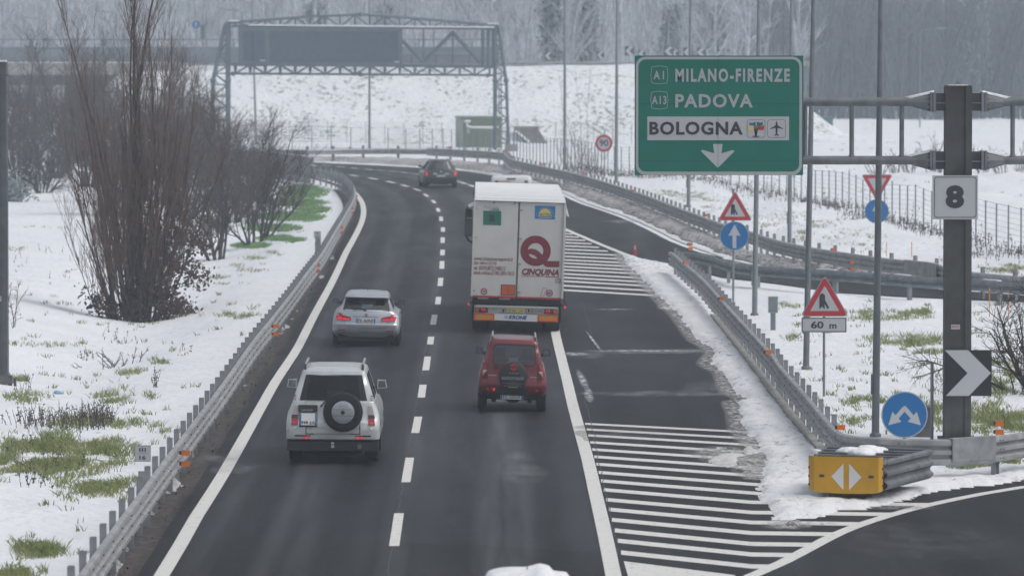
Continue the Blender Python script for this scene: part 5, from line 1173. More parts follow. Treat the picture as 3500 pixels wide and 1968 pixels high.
# --- silver estate car
loc, yaw, roll = place(1251, 1181, .3, 1.6, -.7)
v = thing('estate_car', 'silver estate car with glowing red tail lights, ahead of the white off-road car', 'car', loc, yaw, roll=roll)
LV = [(.26, .80, .14, 4.5, .2, .4, .10, .2), (.34, .865, .06, 4.58, .18, .45, .10, .25), (.42, .89, .0, 4.62, .18, .45, .10, .25), (.60, .895, .0, 4.60, .18, .45, .10, .25), (.64, .893, .05, 4.58, .17, .45, .09, .25), (.84, .87, .08, 4.4, .16, .4, .08, .22), (.91, .81, .11, 3.5, .16, .3, .10, .2), (.95, .75, .13, 3.35, .14, .2, .08, .2), (.985, .71, .16, 3.25, .12, .2, .09, .2), (1.255, .60, .44, 2.75, .10, .15, .08, .15), (1.31, .585, .28, 2.65, .08, .15, .06, .12), (1.36, .57, .34, 2.5, .1, .15, .06, .12), (1.41, .50, .75, 2.4, .12, .15, .06, .1), (1.43, .34, 1.2, 2.2, .12, .15, .03, .1)]
B = Body(LV, (8, 9, True)); b = MB(); vs, gf = B.loft(b, m='silver_car'); b.build('body', v, smooth=38); glass_parts(v, vs, gf); seats(v, .98, (1.2, 2.05), (-.36, .36), .6)
b = MB(); b.decal([[(-.60, .955), (.0, .945), (.60, .955), (.625, .985), (.56, 1.25), (.0, 1.275), (-.56, 1.25), (-.625, .985)], [(-.50, 1.0), (.50, 1.0), (.46, 1.22), (-.46, 1.22)]], B.rear, 'black', .006); b.build('window_surround', v)
b = MB(); b.tube([Vector(B.rear(.0, .97, .02)), Vector(B.rear(-.1, 1.0, .02)), Vector(B.rear(-.36, .99, .02))], .014, 'trim', 5); b.build('wiper', v)
for s in (-1, 1):
    tl = MB(); tl.plate([(s * .40, .70), (s * .62, .695), (s * .775, .715), (s * .80, .79), (s * .775, .885), (s * .66, .885), (s * .625, .835), (s * .41, .785)], B.rear, 'red_lens', 0, .018)
    tl.decal([(s * .42, .715), (s * .62, .715), (s * .62, .755), (s * .43, .745)], B.rear, 'red_lit', .023); tl.decal([(s * .645, .715), (s * .76, .73), (s * .775, .775), (s * .645, .76)], B.rear, 'red_lit', .023); tl.decal([(s * .645, .775), (s * .775, .795), (s * .765, .815), (s * .645, .795)], B.rear, 'red_lit', .023); tl.build('tail_lamp', v)
    tl = MB(); tl.plate([(s * .53, .425), (s * .74, .425), (s * .73, .455), (s * .54, .455)], B.rear, 'red_lens', 0, .01); tl.build('bumper_reflector', v)
    mirror(v, s, s * .80, 2.95, 1.0, .19, .13, 'trim')
    wheel(v, s * .78, .72 + .2, .325, .225); wheel(v, s * .78, 3.72, .325, .225)
    b = MB(); b.plate([(.48, .22), (1.36, .22), (1.28, .60), (.92, .70), (.56, .60)], B.side(s), 'black', -.05, .006); b.plate([(3.28, .22), (4.16, .22), (4.08, .60), (3.72, .70), (3.36, .60)], B.side(s), 'black', -.05, .006); b.build('wheel_arch', v)
    b = MB(); b.box((s * .885, 2.1, .86), (.03, .2, .03), 'chrome'); b.box((s * .885, 1.35, .86), (.03, .2, .03), 'chrome'); b.build('door_handle', v)
b = MB(); b.decal([(-.60, .88), (-.58, .56), (-.48, .515), (.48, .515), (.58, .56), (.60, .88), (.593, .88), (.573, .565), (.477, .522), (-.477, .522), (-.573, .565), (-.593, .88)], B.rear, 'trim', .005); b.decal(rect(-.35, .80, .33, .808), B.rear, 'trim', .006); b.decal([(-.76, .40), (.76, .40), (.76, .412), (-.76, .412)], B.rear, 'trim', .008); b.build('tailgate_seam', v)
plate_part(v, B.rear, -.258, .642, .25, .765, 'FK 469NF', .01)
b = MB(); b.plate(circ(0, .85, .04, 16), B.rear, 'trim', 0, .012); b.decal([(0, .85), (.028, .85), (.02, .87), (0, .878)], B.rear, 'white_sign', .015, 9); b.decal([(0, .85), (-.028, .85), (-.02, .83), (0, .822)], B.rear, 'white_sign', .015, 9); b.build('badge', v)
b = MB(); b.plate([(-.70, .20), (.70, .20), (.74, .33), (.60, .375), (.0, .385), (-.60, .375), (-.74, .33)], lambda u, z, o: B.rear(u, max(z, .27), o)[:2] + (z,), 'black', -.06, .012); b.box((0, 2.2, .24), (1.5, 4.0, .15), 'trim'); b.build('diffuser', v)
b = MB()
for x in (-.52, -.44): b.lathe((x, B.rear(x, .26, 0)[1] + .02, .255), [(.036, .08), (.036, -.03), (.028, -.03), (.026, .05)], 'chrome', 14)
b.build('exhaust', v)
b = MB(); b.hexa([(-.02, 1.4, 1.425), (.02, 1.4, 1.425), (.012, 1.55, 1.425), (-.012, 1.55, 1.425), (-.006, 1.39, 1.48), (.006, 1.39, 1.48), (.006, 1.45, 1.45), (-.006, 1.45, 1.45)], 'silver_car'); b.build('aerial', v)

# --- small red off-road car
loc, yaw, roll = place(1748, 1404, .1, 2.0, -.55)
v = thing('off_road_car', 'small dark red boxy off-road car with a black spare-wheel cover right behind the truck', 'car', loc, yaw, roll=roll)
LV = [(.38, .70, .10, 3.4, .1, .2, .05, .08), (.42, .745, .05, 3.45, .12, .25, .06, .1), (.55, .762, .0, 3.46, .14, .25, .06, .1), (.70, .758, .02, 3.45, .14, .25, .05, .1), (.755, .745, .07, 3.42, .1, .25, .04, .1), (.90, .715, .09, 3.35, .08, .25, .035, .1), (1.0, .665, .10, 3.2, .07, .2, .035, .1), (1.045, .65, .105, 2.45, .06, .15, .035, .1), (1.08, .645, .11, 2.40, .06, .12, .03, .1), (1.485, .545, .20, 2.05, .06, .1, .025, .08), (1.54, .53, .22, 2.0, .06, .1, .025, .08), (1.60, .50, .27, 1.95, .08, .1, .02, .08), (1.635, .36, .5, 1.7, .08, .1, .02, .06)]
B = Body(LV, (8, 9, True)); b = MB(); vs, gf = B.loft(b, m='red_car'); b.build('body', v, smooth=38); glass_parts(v, vs, gf); seats(v, 1.08, (1.35,), (-.3, .3), .5)
b = MB(); b.decal([rrect(-.455, 1.035, .49, 1.495, .09), rrect(-.435, 1.055, .47, 1.475, .08)], B.rear, 'black', .012); b.decal([[(-.54, 1.03), (.545, 1.03), (.465, 1.5), (-.455, 1.5)], rrect(-.45, 1.04, .46, 1.49, .085)], B.rear, 'red_car', .008); b.build('window_surround', v)
b = MB()
b.decal([(-.555, .575), (.555, .575), (.56, .98), (.515, 1.5), (.508, 1.5), (.552, .98), (.547, .583), (-.547, .583), (-.552, .98), (-.508, 1.5), (-.515, 1.5), (-.56, .98)], B.rear, 'black', .010); b.build('tailgate_seam', v)
for s in (-1, 1):
    tl = MB(); q = lambda z0, z1, m, off: tl.plate([(s * .575, z0), (s * .665, z0), (s * .66, z1), (s * .578, z1)], B.rear, m, 0, off)
    tl.plate([(s * .568, .735), (s * .675, .735), (s * .665, 1.075), (s * .57, 1.075)], B.rear, 'trim', 0, .012); q(.755, .865, 'red_lit', .02); q(.87, .925, 'clear_lens', .02); q(.93, 1.06, 'red_lens', .02); tl.build('tail_lamp', v)
    tl = MB(); tl.plate([(s * .375, .47), (s * .575, .47), (s * .575, .535), (s * .375, .535)], B.rear, 'red_lens', 0, .012); tl.decal([(s * .515, .48), (s * .57, .48), (s * .57, .525), (s * .515, .525)], B.rear, 'amber_lens', .016); tl.decal([(s * .38, .475), (s * .43, .475), (s * .43, .53), (s * .38, .53)], B.rear, 'red_lit' if s < 0 else 'red_lens', .016); tl.build('bumper_lamp', v)
    mirror(v, s, s * .665, 2.2, 1.14, .18, .16, 'trim')
    b = MB(); b.tube([(s * .475, .35, 1.585), (s * .475, .42, 1.67), (s * .475, 1.85, 1.68), (s * .475, 1.95, 1.6)], .022, 'alu', 6); b.hexa([(s * .45, .27, 1.56), (s * .5, .27, 1.56), (s * .5, .42, 1.56), (s * .45, .42, 1.56), (s * .46, .34, 1.66), (s * .49, .34, 1.66), (s * .49, .44, 1.67), (s * .46, .44, 1.67)], 'trim'); b.build('roof_rail', v)
    wheel(v, s * .655, .65, .345, .205); wheel(v, s * .655, 2.9, .345, .205)
    b = MB(); b.plate([(.22, .36), (1.08, .36), (.99, .68), (.65, .77), (.31, .68)], B.side(s), 'trim', -.05, .006); b.plate([(2.47, .36), (3.3, .36), (3.24, .68), (2.9, .77), (2.56, .68)], B.side(s), 'trim', -.05, .006); b.build('wheel_arch', v)
b = MB(); b.plate([(-.36, .28), (.345, .28), (.345, .56), (-.36, .56)], B.rear, 'trim', -.02, .06); b.plate([(-.56, .33), (.56, .33), (.56, .42), (-.56, .42)], B.rear, 'trim', -.05, .012); b.build('bumper', v)
b = MB(); b.box((0, 1.8, .36), (1.1, 3.0, .14), 'trim'); b.tube([(-.6, .65, .3), (-.15, .65, .3), (-.05, .65, .29), (.1, .65, .29), (.2, .65, .3), (.6, .65, .3)], [.05, .05, .11, .11, .05, .05], 'rubber', 8)
for s in (-1, 1): b.box((s * .40, .5, .25), (.10, .15, .10), 'trim'); b.tube([(s * .42, .4, .26), (s * .44, .4, .42)], .03, 'trim', 6)
b.build('underbody', v)
plate_part(v, lambda u, z, o: (u, B.rear(0, .35, 0)[1] - .06 - o, z), -.255, .295, .245, .415, 'EG 335GR', .01)
sp = MB(); cy = B.rear(.01, .85, 0)[1] - .11; sp.lathe((.015, cy, .81), [(.10, -.12), (.27, -.115), (.305, -.09), (.315, -.04), (.315, .11), (.25, .115)], 'trim', 36); o = sp.build('spare_wheel_cover', v, smooth=40)
sf = lambda u, z, off: (.015 + u, cy - .118 - off, .81 + z); sp = MB()
S_ = [(-.085, .235), (0, .30), (.085, .245), (.055, .225), (.0, .255), (-.03, .235), (.085, .175), (0, .12), (-.085, .18), (-.055, .195), (0, .165), (.03, .183)]
sp.decal(S_, sf, 'red_sign', .012, 9); sp.text('SUZUKI', (-.10, .055, .11, .09), sf, 'pole_grey', .005, .03); sp.text('automeok', (-.26, -.075, .25, .02), sf, 'pole_grey', .005, .03)
for z, w_, m in ((-.12, .05, 'pole_grey'), (-.155, .25, 'pole_grey'), (-.185, .13, 'pole_grey'), (-.215, .2, 'pole_grey'), (-.245, .10, 'logo_yellow')):
    x = -w_                                  # small print too fine to read: broken word-length strokes
    while x < w_: e = x + rnd.uniform(.02, .06); sp.decal(rect(x, z, min(e, w_), z + .010), sf, m, .005, 9); x = e + .012
sp.build('lettering', o)
b = MB(); b.text('SUZUKI', (-.535, .795, -.36, .82), B.rear, 'white_sign', .012, .02); b.text('Jimny', (.39, .775, .53, .81), B.rear, 'white_sign', .012, .02); b.build('badge', v)
b = MB(); b.plate(rrect(-.43, .955, -.31, 1.01, .01), B.rear, 'trim', 0, .02); b.build('door_handle', v)

# --- dark estate far ahead
loc, yaw, roll = place(1508, 642, 5.5, .3, -.7)
v = thing('estate_car', 'dark green-grey estate car far ahead where the road bends, with unlit red tail lamps', 'car', loc, yaw, roll=roll)
LV = [(.20, .80, .12, 4.3, .2, .4, .10, .2), (.32, .86, .03, 4.4, .2, .45, .12, .25), (.55, .885, .0, 4.45, .22, .45, .14, .25), (.68, .885, .03, 4.4, .22, .45, .13, .25), (.80, .88, .07, 4.3, .2, .45, .12, .25), (.93, .85, .10, 3.5, .18, .3, .11, .2), (.985, .80, .13, 3.3, .16, .2, .10, .2), (1.39, .56, .45, 2.5, .16, .15, .08, .15), (1.42, .52, .50, 2.4, .14, .15, .08, .12), (1.48, .46, .62, 2.3, .14, .15, .06, .1), (1.50, .30, .9, 2.0, .12, .15, .03, .1)]
B = Body(LV, (6, 7, True)); b = MB(); vs, gf = B.loft(b, m='dark_car'); b.build('body', v, smooth=38); glass_parts(v, vs, gf, 'glass_dark'); seats(v, 1.0, (1.2, 2.0), (-.36, .36), .6)
b = MB(); b.decal([[(-.71, .985), (.71, .985), (.52, 1.38), (.3, 1.41), (-.3, 1.41), (-.52, 1.38)], [(-.55, 1.03), (.55, 1.03), (.42, 1.33), (-.42, 1.33)]], B.rear, 'black', .006); b.build('window_surround', v)
for s in (-1, 1):
    tl = MB(); tl.plate([(s * .66, .62), (s * .83, .64), (s * .85, .80), (s * .82, .95), (s * .72, .96), (s * .68, .80)], B.rear, 'red_lens', 0, .02); tl.decal([(s * .70, .66), (s * .80, .67), (s * .80, .90), (s * .73, .90)], B.rear, 'red_lit', .025); tl.build('tail_lamp', v)
    mirror(v, s, s * .80, 2.9, 1.02, .18, .13, 'dark_car')
    wheel(v, s * .78, .85, .32, .21); wheel(v, s * .78, 3.55, .32, .21)
    b = MB(); b.tube([(s * .47, .7, 1.49), (s * .47, 2.2, 1.50)], .025, 'alu', 6); b.build('roof_rail', v)
    b = MB(); b.plate([(.45, .22), (1.26, .22), (1.18, .58), (.85, .68), (.52, .58)], B.side(s), 'black', -.05, .006); b.build('wheel_arch', v)
b = MB(); b.plate(rect(-.42, .73, .42, .78), B.rear, 'chrome', 0, .02); b.plate(circ(0, .88, .04, 12), B.rear, 'chrome', 0, .02); b.build('trim_strip', v)
plate_part(v, B.rear, -.25, .59, .25, .69, 'EB 187KG', .01)
b = MB(); b.plate([(-.57, .13), (.57, .13), (.57, .23), (-.57, .23)], B.rear, 'alu', -.03, .02); b.build('skid_trim', v)
b = MB(); b.box((0, 2.2, .26), (1.5, 3.8, .16), 'trim'); b.build('underbody', v)

# --- white van ahead of the truck (only its roof shows) and the snow-roofed car at the near edge
p = at_y(1748, 606, 249); v = thing('van', 'white van ahead of the truck, only its roof with a high brake light showing', 'van', (p.x, 249, 0))
LV = [(.25, .9, .1, 4.7, .12, .3, .05, .1), (.35, .95, 0, 4.8, .14, .35, .06, .1), (1.0, .96, .02, 4.75, .14, .35, .06, .1), (1.15, .95, .04, 4.3, .12, .25, .05, .1), (1.70, .90, .10, 3.7, .12, .2, .05, .1), (1.84, .88, .12, 3.5, .12, .2, .05, .1), (1.92, .82, .16, 3.3, .14, .2, .05, .1), (1.96, .6, .3, 3.0, .14, .2, .03, .1)]
B = Body(LV, (3, 4, False)); b = MB(); vs, gf = B.loft(b, m='plain_white'); b.build('body', v, smooth=38); glass_parts(v, vs, gf)
b = MB(); b.plate([(-.78, 1.15), (.78, 1.15), (.74, 1.66), (-.74, 1.66)], B.rear, 'black', 0, .012); b.build('rear_window', v)
b = MB(); b.plate(rect(-.72, 1.70, .72, 1.79), B.rear, 'dk_green', 0, .012); b.decal(rect(-.6, 1.73, -.05, 1.77), B.rear, 'board_yellow', .018); b.build('stripe', v)
b = MB(); b.plate(rrect(-.2, 1.845, .2, 1.895, .02), B.rear, 'dark_lens', -.02, .03); b.build('brake_light', v)
for s in (-1, 1):
    wheel(v, s * .83, .95, .33, .21); wheel(v, s * .83, 3.8, .33, .21); tl = MB(); tl.plate([(s * .82, .75), (s * .93, .75), (s * .92, 1.1), (s * .82, 1.1)], B.rear, 'red_lens', 0, .02); tl.build('tail_lamp', v)
p = at_z(1802, 1930, 1.6); v = thing('car', 'car whose snow-covered roof just enters the bottom edge of the picture', 'car', (p.x, p.y - 2.6, 0))
LV = [(.25, .75, .1, 3.7, .15, .35, .05, .15), (.35, .81, 0, 3.8, .18, .4, .06, .2), (.8, .82, .02, 3.75, .18, .4, .06, .2), (.95, .79, .06, 3.1, .15, .3, .05, .2), (1.42, .60, .25, 2.55, .12, .2, .05, .15), (1.48, .56, .3, 2.5, .14, .2, .04, .15), (1.51, .4, .5, 2.3, .14, .2, .03, .1)]
B = Body(LV, (3, 4, True)); b = MB(); vs, gf = B.loft(b, m='dark_car'); b.build('body', v, smooth=38); glass_parts(v, vs, gf, 'glass_dark'); seats(v, 1.0, (1.9,), (-.3, .3), .5)
for s in (-1, 1): wheel(v, s * .72, .7, .3, .19); wheel(v, s * .72, 3.1, .3, .19); mirror(v, s, s * .78, 2.6, 1.0, .18, .13, 'dark_car'); tl = MB(); tl.plate([(s * .66, .7), (s * .78, .7), (s * .76, .93), (s * .66, .93)], B.rear, 'red_lens', 0, .02); tl.build('tail_lamp', v)
b = MB(); xs = [(-.66 + .06 * i) for i in range(23)]; vs = []; N = 14
for j in range(N + 1):
    y = .32 + (2.62 - .32) * j / N
    for x in xs:
        e = max(0, 1 - (abs(x) / .60) ** 6) * min(1, (j + .3) / 2, (N - j + .3) / 1.2); hgt = 1.50 + .09 * e + .05 * math.exp(-((x - .18) / .13) ** 2) * e - (.05 if x > .3 else 0) * e + (noise.noise((x * 3, y * 2, 1)) * .012)
        vs.append((x * .93, y, hgt if e > 0 else 1.44))
n = len(xs); b.add(vs, [(j * n + i, j * n + i + 1, (j + 1) * n + i + 1, (j + 1) * n + i) for j in range(N) for i in range(n - 1)], 'heap_snow'); b.build('snow_cap', v, smooth=60)
b = MB(); b.tube([(.0, 2.45, 1.5), (.0, 1.9, 1.66)], .008, 'black', 5); b.build('aerial', v)

# --- articulated truck
loc, yaw, roll = place(1763, 1134, .35, 1.9, -.7)
v = thing('truck', 'articulated lorry with a white trailer marked CINQUINA and a big maroon Q, white roof', 'truck', loc, yaw, roll=roll)
an = R(1.95); tm = lambda x, y: (((x - 530) * math.cos(an) + (y - 1090) * math.sin(an)) / 307, .99 + ((x - 530) * math.sin(an) - (y - 1090) * math.cos(an)) / 307)
tb_ = lambda x0, y0, x1, y1: (*tm(x0, y1), *tm(x1, y0))
hw = 1.255; zt_ = 3.74; z0_ = 1.0
b = MB(); b.box((0, 6.9, (3.62 + z0_) / 2), (hw * 2 - .02, 13.4, 3.62 - z0_), 'trailer_white'); b.build('trailer_body', v)
b = MB(); b.hexa([(-1.27, -.02, 3.66), (1.27, -.02, 3.66), (1.27, 13.6, 3.66), (-1.27, 13.6, 3.66), (-1.25, .02, zt_ + .02), (1.25, .02, zt_ + .02), (1.25, 13.55, zt_ + .06), (-1.25, 13.55, zt_ + .06)], 'tarp')
for k in range(13): b.box((0, .6 + k * 1.05, zt_ + .035), (2.48, .05, .03), 'tarp')
b.hexa([(-1.30, 13.0, 3.42), (-1.25, 13.0, 3.42), (-1.25, 13.6, 3.42), (-1.33, 13.6, 3.42), (-1.27, 13.0, 3.7), (-1.25, 13.0, 3.7), (-1.25, 13.6, 3.74), (-1.27, 13.6, 3.74)], 'black')
b.hexa([(-1.42, .1, 3.45), (-1.28, .1, 3.50), (-1.28, .2, 3.50), (-1.42, .2, 3.47), (-1.44, .1, 3.5), (-1.27, .1, 3.62), (-1.27, .2, 3.62), (-1.44, .2, 3.52)], 'tarp'); b.hexa([(1.31, .1, 3.3), (1.38, .1, 3.28), (1.38, .14, 3.28), (1.31, .14, 3.3), (1.25, .1, 3.55), (1.29, .1, 3.58), (1.29, .14, 3.58), (1.25, .14, 3.55)], 'tarp'); b.build('roof_tarp', v)
ff = lambda u, z, o: (u, .2 - o, z)
b = MB(); zt2 = tm(550, 275)[1]
b.plate(rect(-hw, zt2, hw, 3.655), ff, 'black', 0, .10)
for x0, x1 in ((165, 312), (352, 494), (608, 745), (790, 936), (540, 562)): b.decal([tm(x0, 238 + (x0 - 160) * .033), tm(x1, 238 + (x1 - 160) * .033), tm(x1, 258 + (x1 - 160) * .033), tm(x0, 258 + (x0 - 160) * .033)], ff, 'plain_white', .106, 9)
b.build('header_frame', v)
for xa, xb in (((tm(165, 280)[0], tm(547, 280)[0])), (tm(553, 280)[0], tm(936, 280)[0])):
    b = MB(); b.plate(rect(xa + .02, z0_ + .02, xb - .01, zt2 - .005), ff, 'trailer_white', 0, .16); b.plate(rect(xa + .02, z0_ - .03, xb - .01, z0_ + .019), ff, 'red_sign', 0, .165)
    s = -1 if xa < 0 else 1; xe = xa if s < 0 else xb
    for z in (1.12, 1.9, 2.6, 3.4): b.plate([(xe - s * .10, z), (xe, z), (xe, z + .05), (xe - s * .10, z + .05)], ff, 'alu', .16, .185)
    for x in ((335, 515) if s < 0 else (585, 768)): u = tm(x, 285)[0]; b.tube([(u, .02, zt2 + .05), (u, .02, zt2 - .06)], .018, 'galv_dark', 6)
    for x in ((240, 425) if s < 0 else (600, 855)): u = tm(x, 1100)[0]; b.box((u, .02, z0_ - .06), (.30, .05, .05), 'alu')
    b.build('rear_door', v)
for s in (-1, 1): b = MB(); b.box((s * (hw + .002), .10, (z0_ + zt2) / 2), (.06, .22, zt2 - z0_), 'trailer_white'); b.box((s * (hw + .012), .06, (z0_ + zt2) / 2 + .3), (.03, .12, 1.7), 'alu'); b.build('corner_post', v)
fd = lambda u, z, o: (u, .04 - o, z); M_ = 'maroon'
b = MB(); b.text('www.cinquinatrasporti.it', tb_(160, 749, 497, 780), fd, M_, .004, .015, .35); b.build('lettering', v)
b = MB(); b.text('San Salvo (CH)', tb_(158, 783, 356, 812), fd, M_, .004, .015, .35); b.build('lettering', v)
b = MB(); b.text('tel. 0039.0873.548612', tb_(157, 824, 434, 851), fd, M_, .004, .015, .35); b.build('lettering', v)
b = MB(); b.text('azienda certificata ISO 9001-2000 n°1011/2', tb_(157, 866, 508, 891), fd, M_, .004, .01, .35); b.build('lettering', v)
b = MB(); b.text('CINQUINA', tb_(570, 850, 890, 905), fd, M_, .004, .05, .25); b.build('lettering', v)
b = MB(); b.text('trasporti e servizi', tb_(568, 899, 760, 917), fd, M_, .004, 0, .25); b.decal([tm(768, 908), tm(890, 913), tm(890, 921), tm(768, 916)], fd, M_, .004, 9); b.build('lettering', v)
b = MB(); b.text('128', tb_(861, 931, 901, 963), fd, 'ink', .004, .0); b.decal([[tm(858, 928), tm(903, 929), tm(903, 967), tm(857, 965)], [tm(859.5, 929.5), tm(901.5, 930.5), tm(901.5, 965), tm(859, 963.5)]], fd, 'ink', .003, 9); b.build('lettering', v)
b = MB(); b.text('Profi Liner', tb_(246, 308, 382, 330), fd, 'alu', .004, .01, .3); b.build('lettering', v)
b = MB(); b.text('KRONE', tb_(318, 333, 381, 348), fd, 'text_blue', .004, .04, .2); b.decal([circ(*tm(305, 340), .028, 14, .022), circ(*tm(305, 340), .02, 14, .014)], fd, 'text_blue', .004, 9); b.build('lettering', v)
b = MB(); cq, zq = tm(689, 691); rq = 130 / 307; ri = 70 / 307
arc = lambda cx, cz, r, a0, a1, n=14: [(cx + r * math.cos(R(a0 + (a1 - a0) * i / n)), cz + r * math.sin(R(a0 + (a1 - a0) * i / n))) for i in range(n + 1)]
qi = [(x + .0, z + .0) for x, z in circ(cq + .0, zq - .0, .215, 36)]
b.decal([circ(cq, zq, rq, 48), qi], fd, M_, .004, 9)
tq = lambda x, y: tm(x, y)
b.decal([tq(622, 680), tq(650, 671), tq(690, 678), tq(725, 703), tq(748, 728), tq(765, 700), tq(800, 740), tq(789, 777), tq(893, 779), tq(892, 831), tq(790, 830), tq(768, 822), tq(752, 803), tq(708, 757), tq(680, 730), tq(650, 719), tq(626, 719)], fd, M_, .006, 9); b.build('emblem', v)
b = MB(); b.plate([tm(244, 348), tm(397, 352), tm(394, 474), tm(242, 468)], fd, 'dk_green', 0, .006); b.text('a', tb_(291, 382, 346, 443), fd, 'ink', .010, .05); b.build('sticker', v)
b = MB(); b.plate([tm(684, 305), tm(858, 311), tm(855, 424), tm(682, 417)], fd, 'logo_blue', 0, .006)
hc = tm(769, 399); b.decal([(hc[0] + .185 * math.cos(R(a)), hc[1] + .225 * math.sin(R(a))) for a in range(0, 181, 12)], fd, 'logo_yellow', .010, 9); b.decal([tm(711, 404), tm(825, 408), tm(825, 413), tm(711, 409)], fd, 'logo_yellow', .010, 9); b.text('ASTRE', tb_(718, 371, 823, 396), fd, 'text_blue', .014, .01, .15)
for k in range(11): a = R(8 + k * 16.4); b.decal(circ(hc[0] + .245 * math.cos(a), hc[1] - .02 + .275 * math.sin(a), .015, 5), fd, 'logo_yellow', .010, 9)
b.build('sticker', v)
b = MB(); b.plate([tm(394, 977), tm(517, 981), tm(514, 1073), tm(392, 1068)], fd, 'trim', 0, .012); b.decal([tm(399, 982), tm(512, 986), tm(509, 1068), tm(397, 1063)], fd, 'adr', .016, 9); b.decal([tm(454, 984), tm(457, 984), tm(455, 1066), tm(452, 1066)], fd, 'trim', .02, 9); b.build('hazard_plate', v)
for (x, y), tx in (((248, 1037), '70'), ((807, 1052), '80')):
    b = MB(); c_ = tm(x, y); b.decal(circ(*c_, .096, 24), fd, 'red_sign', .004, 9); b.decal(circ(*c_, .066, 24), fd, 'white_sign', .007, 9); b.text(tx, (c_[0] - .05, c_[1] - .036, c_[0] + .05, c_[1] + .036), fd, 'text_blue', .010, .03); b.build('speed_sticker', v)
b = MB(); b.decal([[tm(752, 1007), tm(787, 1007), tm(760, 1080), tm(728, 1080)], [tm(754, 1009.5), tm(783, 1009.5), tm(757.5, 1077.5), tm(732, 1077.5)]], fd, 'red_sign', .004, 9); b.build('marking', v)
# chassis, light bar, flaps
b = MB(); b.box((0, .30, .90), (2.44, .35, .16), 'trim'); b.box((0, 6.8, .85), (1.1, 13.2, .25), 'trim'); b.box((0, 2.5, .62), (2.3, 4.2, .12), 'rubber'); b.box((0, 1.9, .46), (1.35, 3.2, .34), 'black'); b.build('chassis', v)  # black axle box also stands in for the shade under the trailer
bf = lambda u, z, o: (u, .10 - o, z)
b = MB(); b.plate([tm(165, 1155), tm(885, 1175), tm(880, 1300), tm(160, 1278)], bf, 'alu', -.05, .0); b.plate([tm(180, 1152), tm(870, 1172), tm(885, 1186), tm(165, 1168)], bf, 'trailer_white', 0, .02); b.decal([tm(336, 1228), tm(707, 1240), tm(706, 1298), tm(336, 1283)], bf, 'plain_white', .004, 9); b.build('light_bar', v)
b = MB(); b.text('KRONE', tb_(458, 1246, 618, 1274), bf, 'text_blue', .010, .05, .25); b.decal([circ(*tm(438, 1256), .05, 16, .036), circ(*tm(438, 1256), .036, 16, .024)], bf, 'text_blue', .010, 9); b.build('lettering', v)
for x0, x1, dy in ((163, 336, 0), (706, 879, 13)):
    b = MB(); b.plate([tm(x0 + 2, 1226 + dy), tm(x1 + 2, 1229 + dy), tm(x1, 1287 + dy), tm(x0, 1284 + dy)], bf, 'board_red', 0, .02); b.decal([tm(x0 + 13, 1236 + dy), tm(x1 - 9, 1239 + dy), tm(x1 - 11, 1278 + dy), tm(x0 + 11, 1275 + dy)], bf, 'board_yellow', .024, 9); b.build('reflective_board', v)
for x0, x1, dy, s in ((171, 282, 0, 1), (763, 876, 14, -1)):
    b = MB(); b.plate([tm(x0, 1176 + dy), tm(x1, 1178 + dy), tm(x1, 1218 + dy), tm(x0, 1216 + dy)], bf, 'dark_lens', 0, .03); k0 = x0 + 54 if s > 0 else x0 + 12
    a0 = x0 + 3 if s > 0 else x1 - 34
    b.decal([tm(a0, 1180 + dy), tm(a0 + 30, 1180 + dy), tm(a0 + 30, 1213 + dy), tm(a0, 1213 + dy)], bf, 'amber_lens', .034, 9); b.decal([tm(k0, 1181 + dy), tm(k0 + 38, 1181 + dy), tm(k0 + 38, 1211 + dy), tm(k0, 1211 + dy)], bf, 'red_lens', .034, 9)
    for q in (8, 30): b.decal(circ(*tm(k0 + q, 1190 + dy), .022, 8), bf, 'red_lit', .038, 9)
    b.build('tail_lamp', v)
b = MB(); b.plate([tm(443, 1184), tm(592, 1188), tm(591, 1220), tm(442, 1216)], bf, 'logo_yellow', 0, .02); b.text('FA°041 CW', tb_(450, 1190, 586, 1214), bf, 'ink', .024, .01); b.build('number_plate', v)
b = MB(); b.plate([tm(644, 1192), tm(756, 1195), tm(755, 1226), tm(643, 1222)], bf, 'alu', 0, .02); b.text('JE·91442', tb_(650, 1197, 750, 1221), bf, 'ink', .024, .0); b.build('number_plate', v)
for x in (418, 626): b = MB(); c_ = tm(x, 1202); b.decal([(c_[0], c_[1] - .06), (c_[0] + .05 * (1 if x > 500 else -1), c_[1]), (c_[0], c_[1] + .06)], bf, 'black', .02, 9); b.build('lamp_bracket', v)
for s, x in ((-1, 200), (1, 800)):
    b = MB(); u = s * .90; b.hexa([(u - .34, .24, .33), (u + .34, .24, .33), (u + .34, .30, .33), (u - .34, .30, .33), (u - .34, .2, .85), (u + .34, .2, .85), (u + .34, .3, .85), (u - .34, .3, .85)], 'rubber'); b.text('KRONE', (u - .16, .37, u + .2, .42), lambda a_, z, o: (a_, .235 - o, z), 'pole_grey', .01, .02, .2); b.build('mud_flap', v)
    for y in (1.1, 2.42, 3.74): wheel(v, s * .98, y, .52, .46, False)
    b = MB(); b.tube([(s * 1.2, .3, .86), (s * 1.32, .2, .76)], .02, 'rubber', 6); b.ball((s * 1.34, .18, .755), .034, 'red_lit', 5); b.build('marker_lamp', v)
b = MB()
for k in range(26): z = 1.15 + k * .035; b.ball((-hw - .02 - .02 * math.sin(k * 1.9), 1.5, z), .03, 'black', 4)
b.tube([(-hw - .02, .8, .95), (-hw - .03, .8, 1.5)], .02, 'alu', 6); b.box((hw + .05, .4, 1.1), (.06, .2, .16), 'black'); b.tube([(hw + .05, .5, 1.0), (hw + .1, .4, .86)], .03, 'black', 5); b.build('curtain_strap', v)
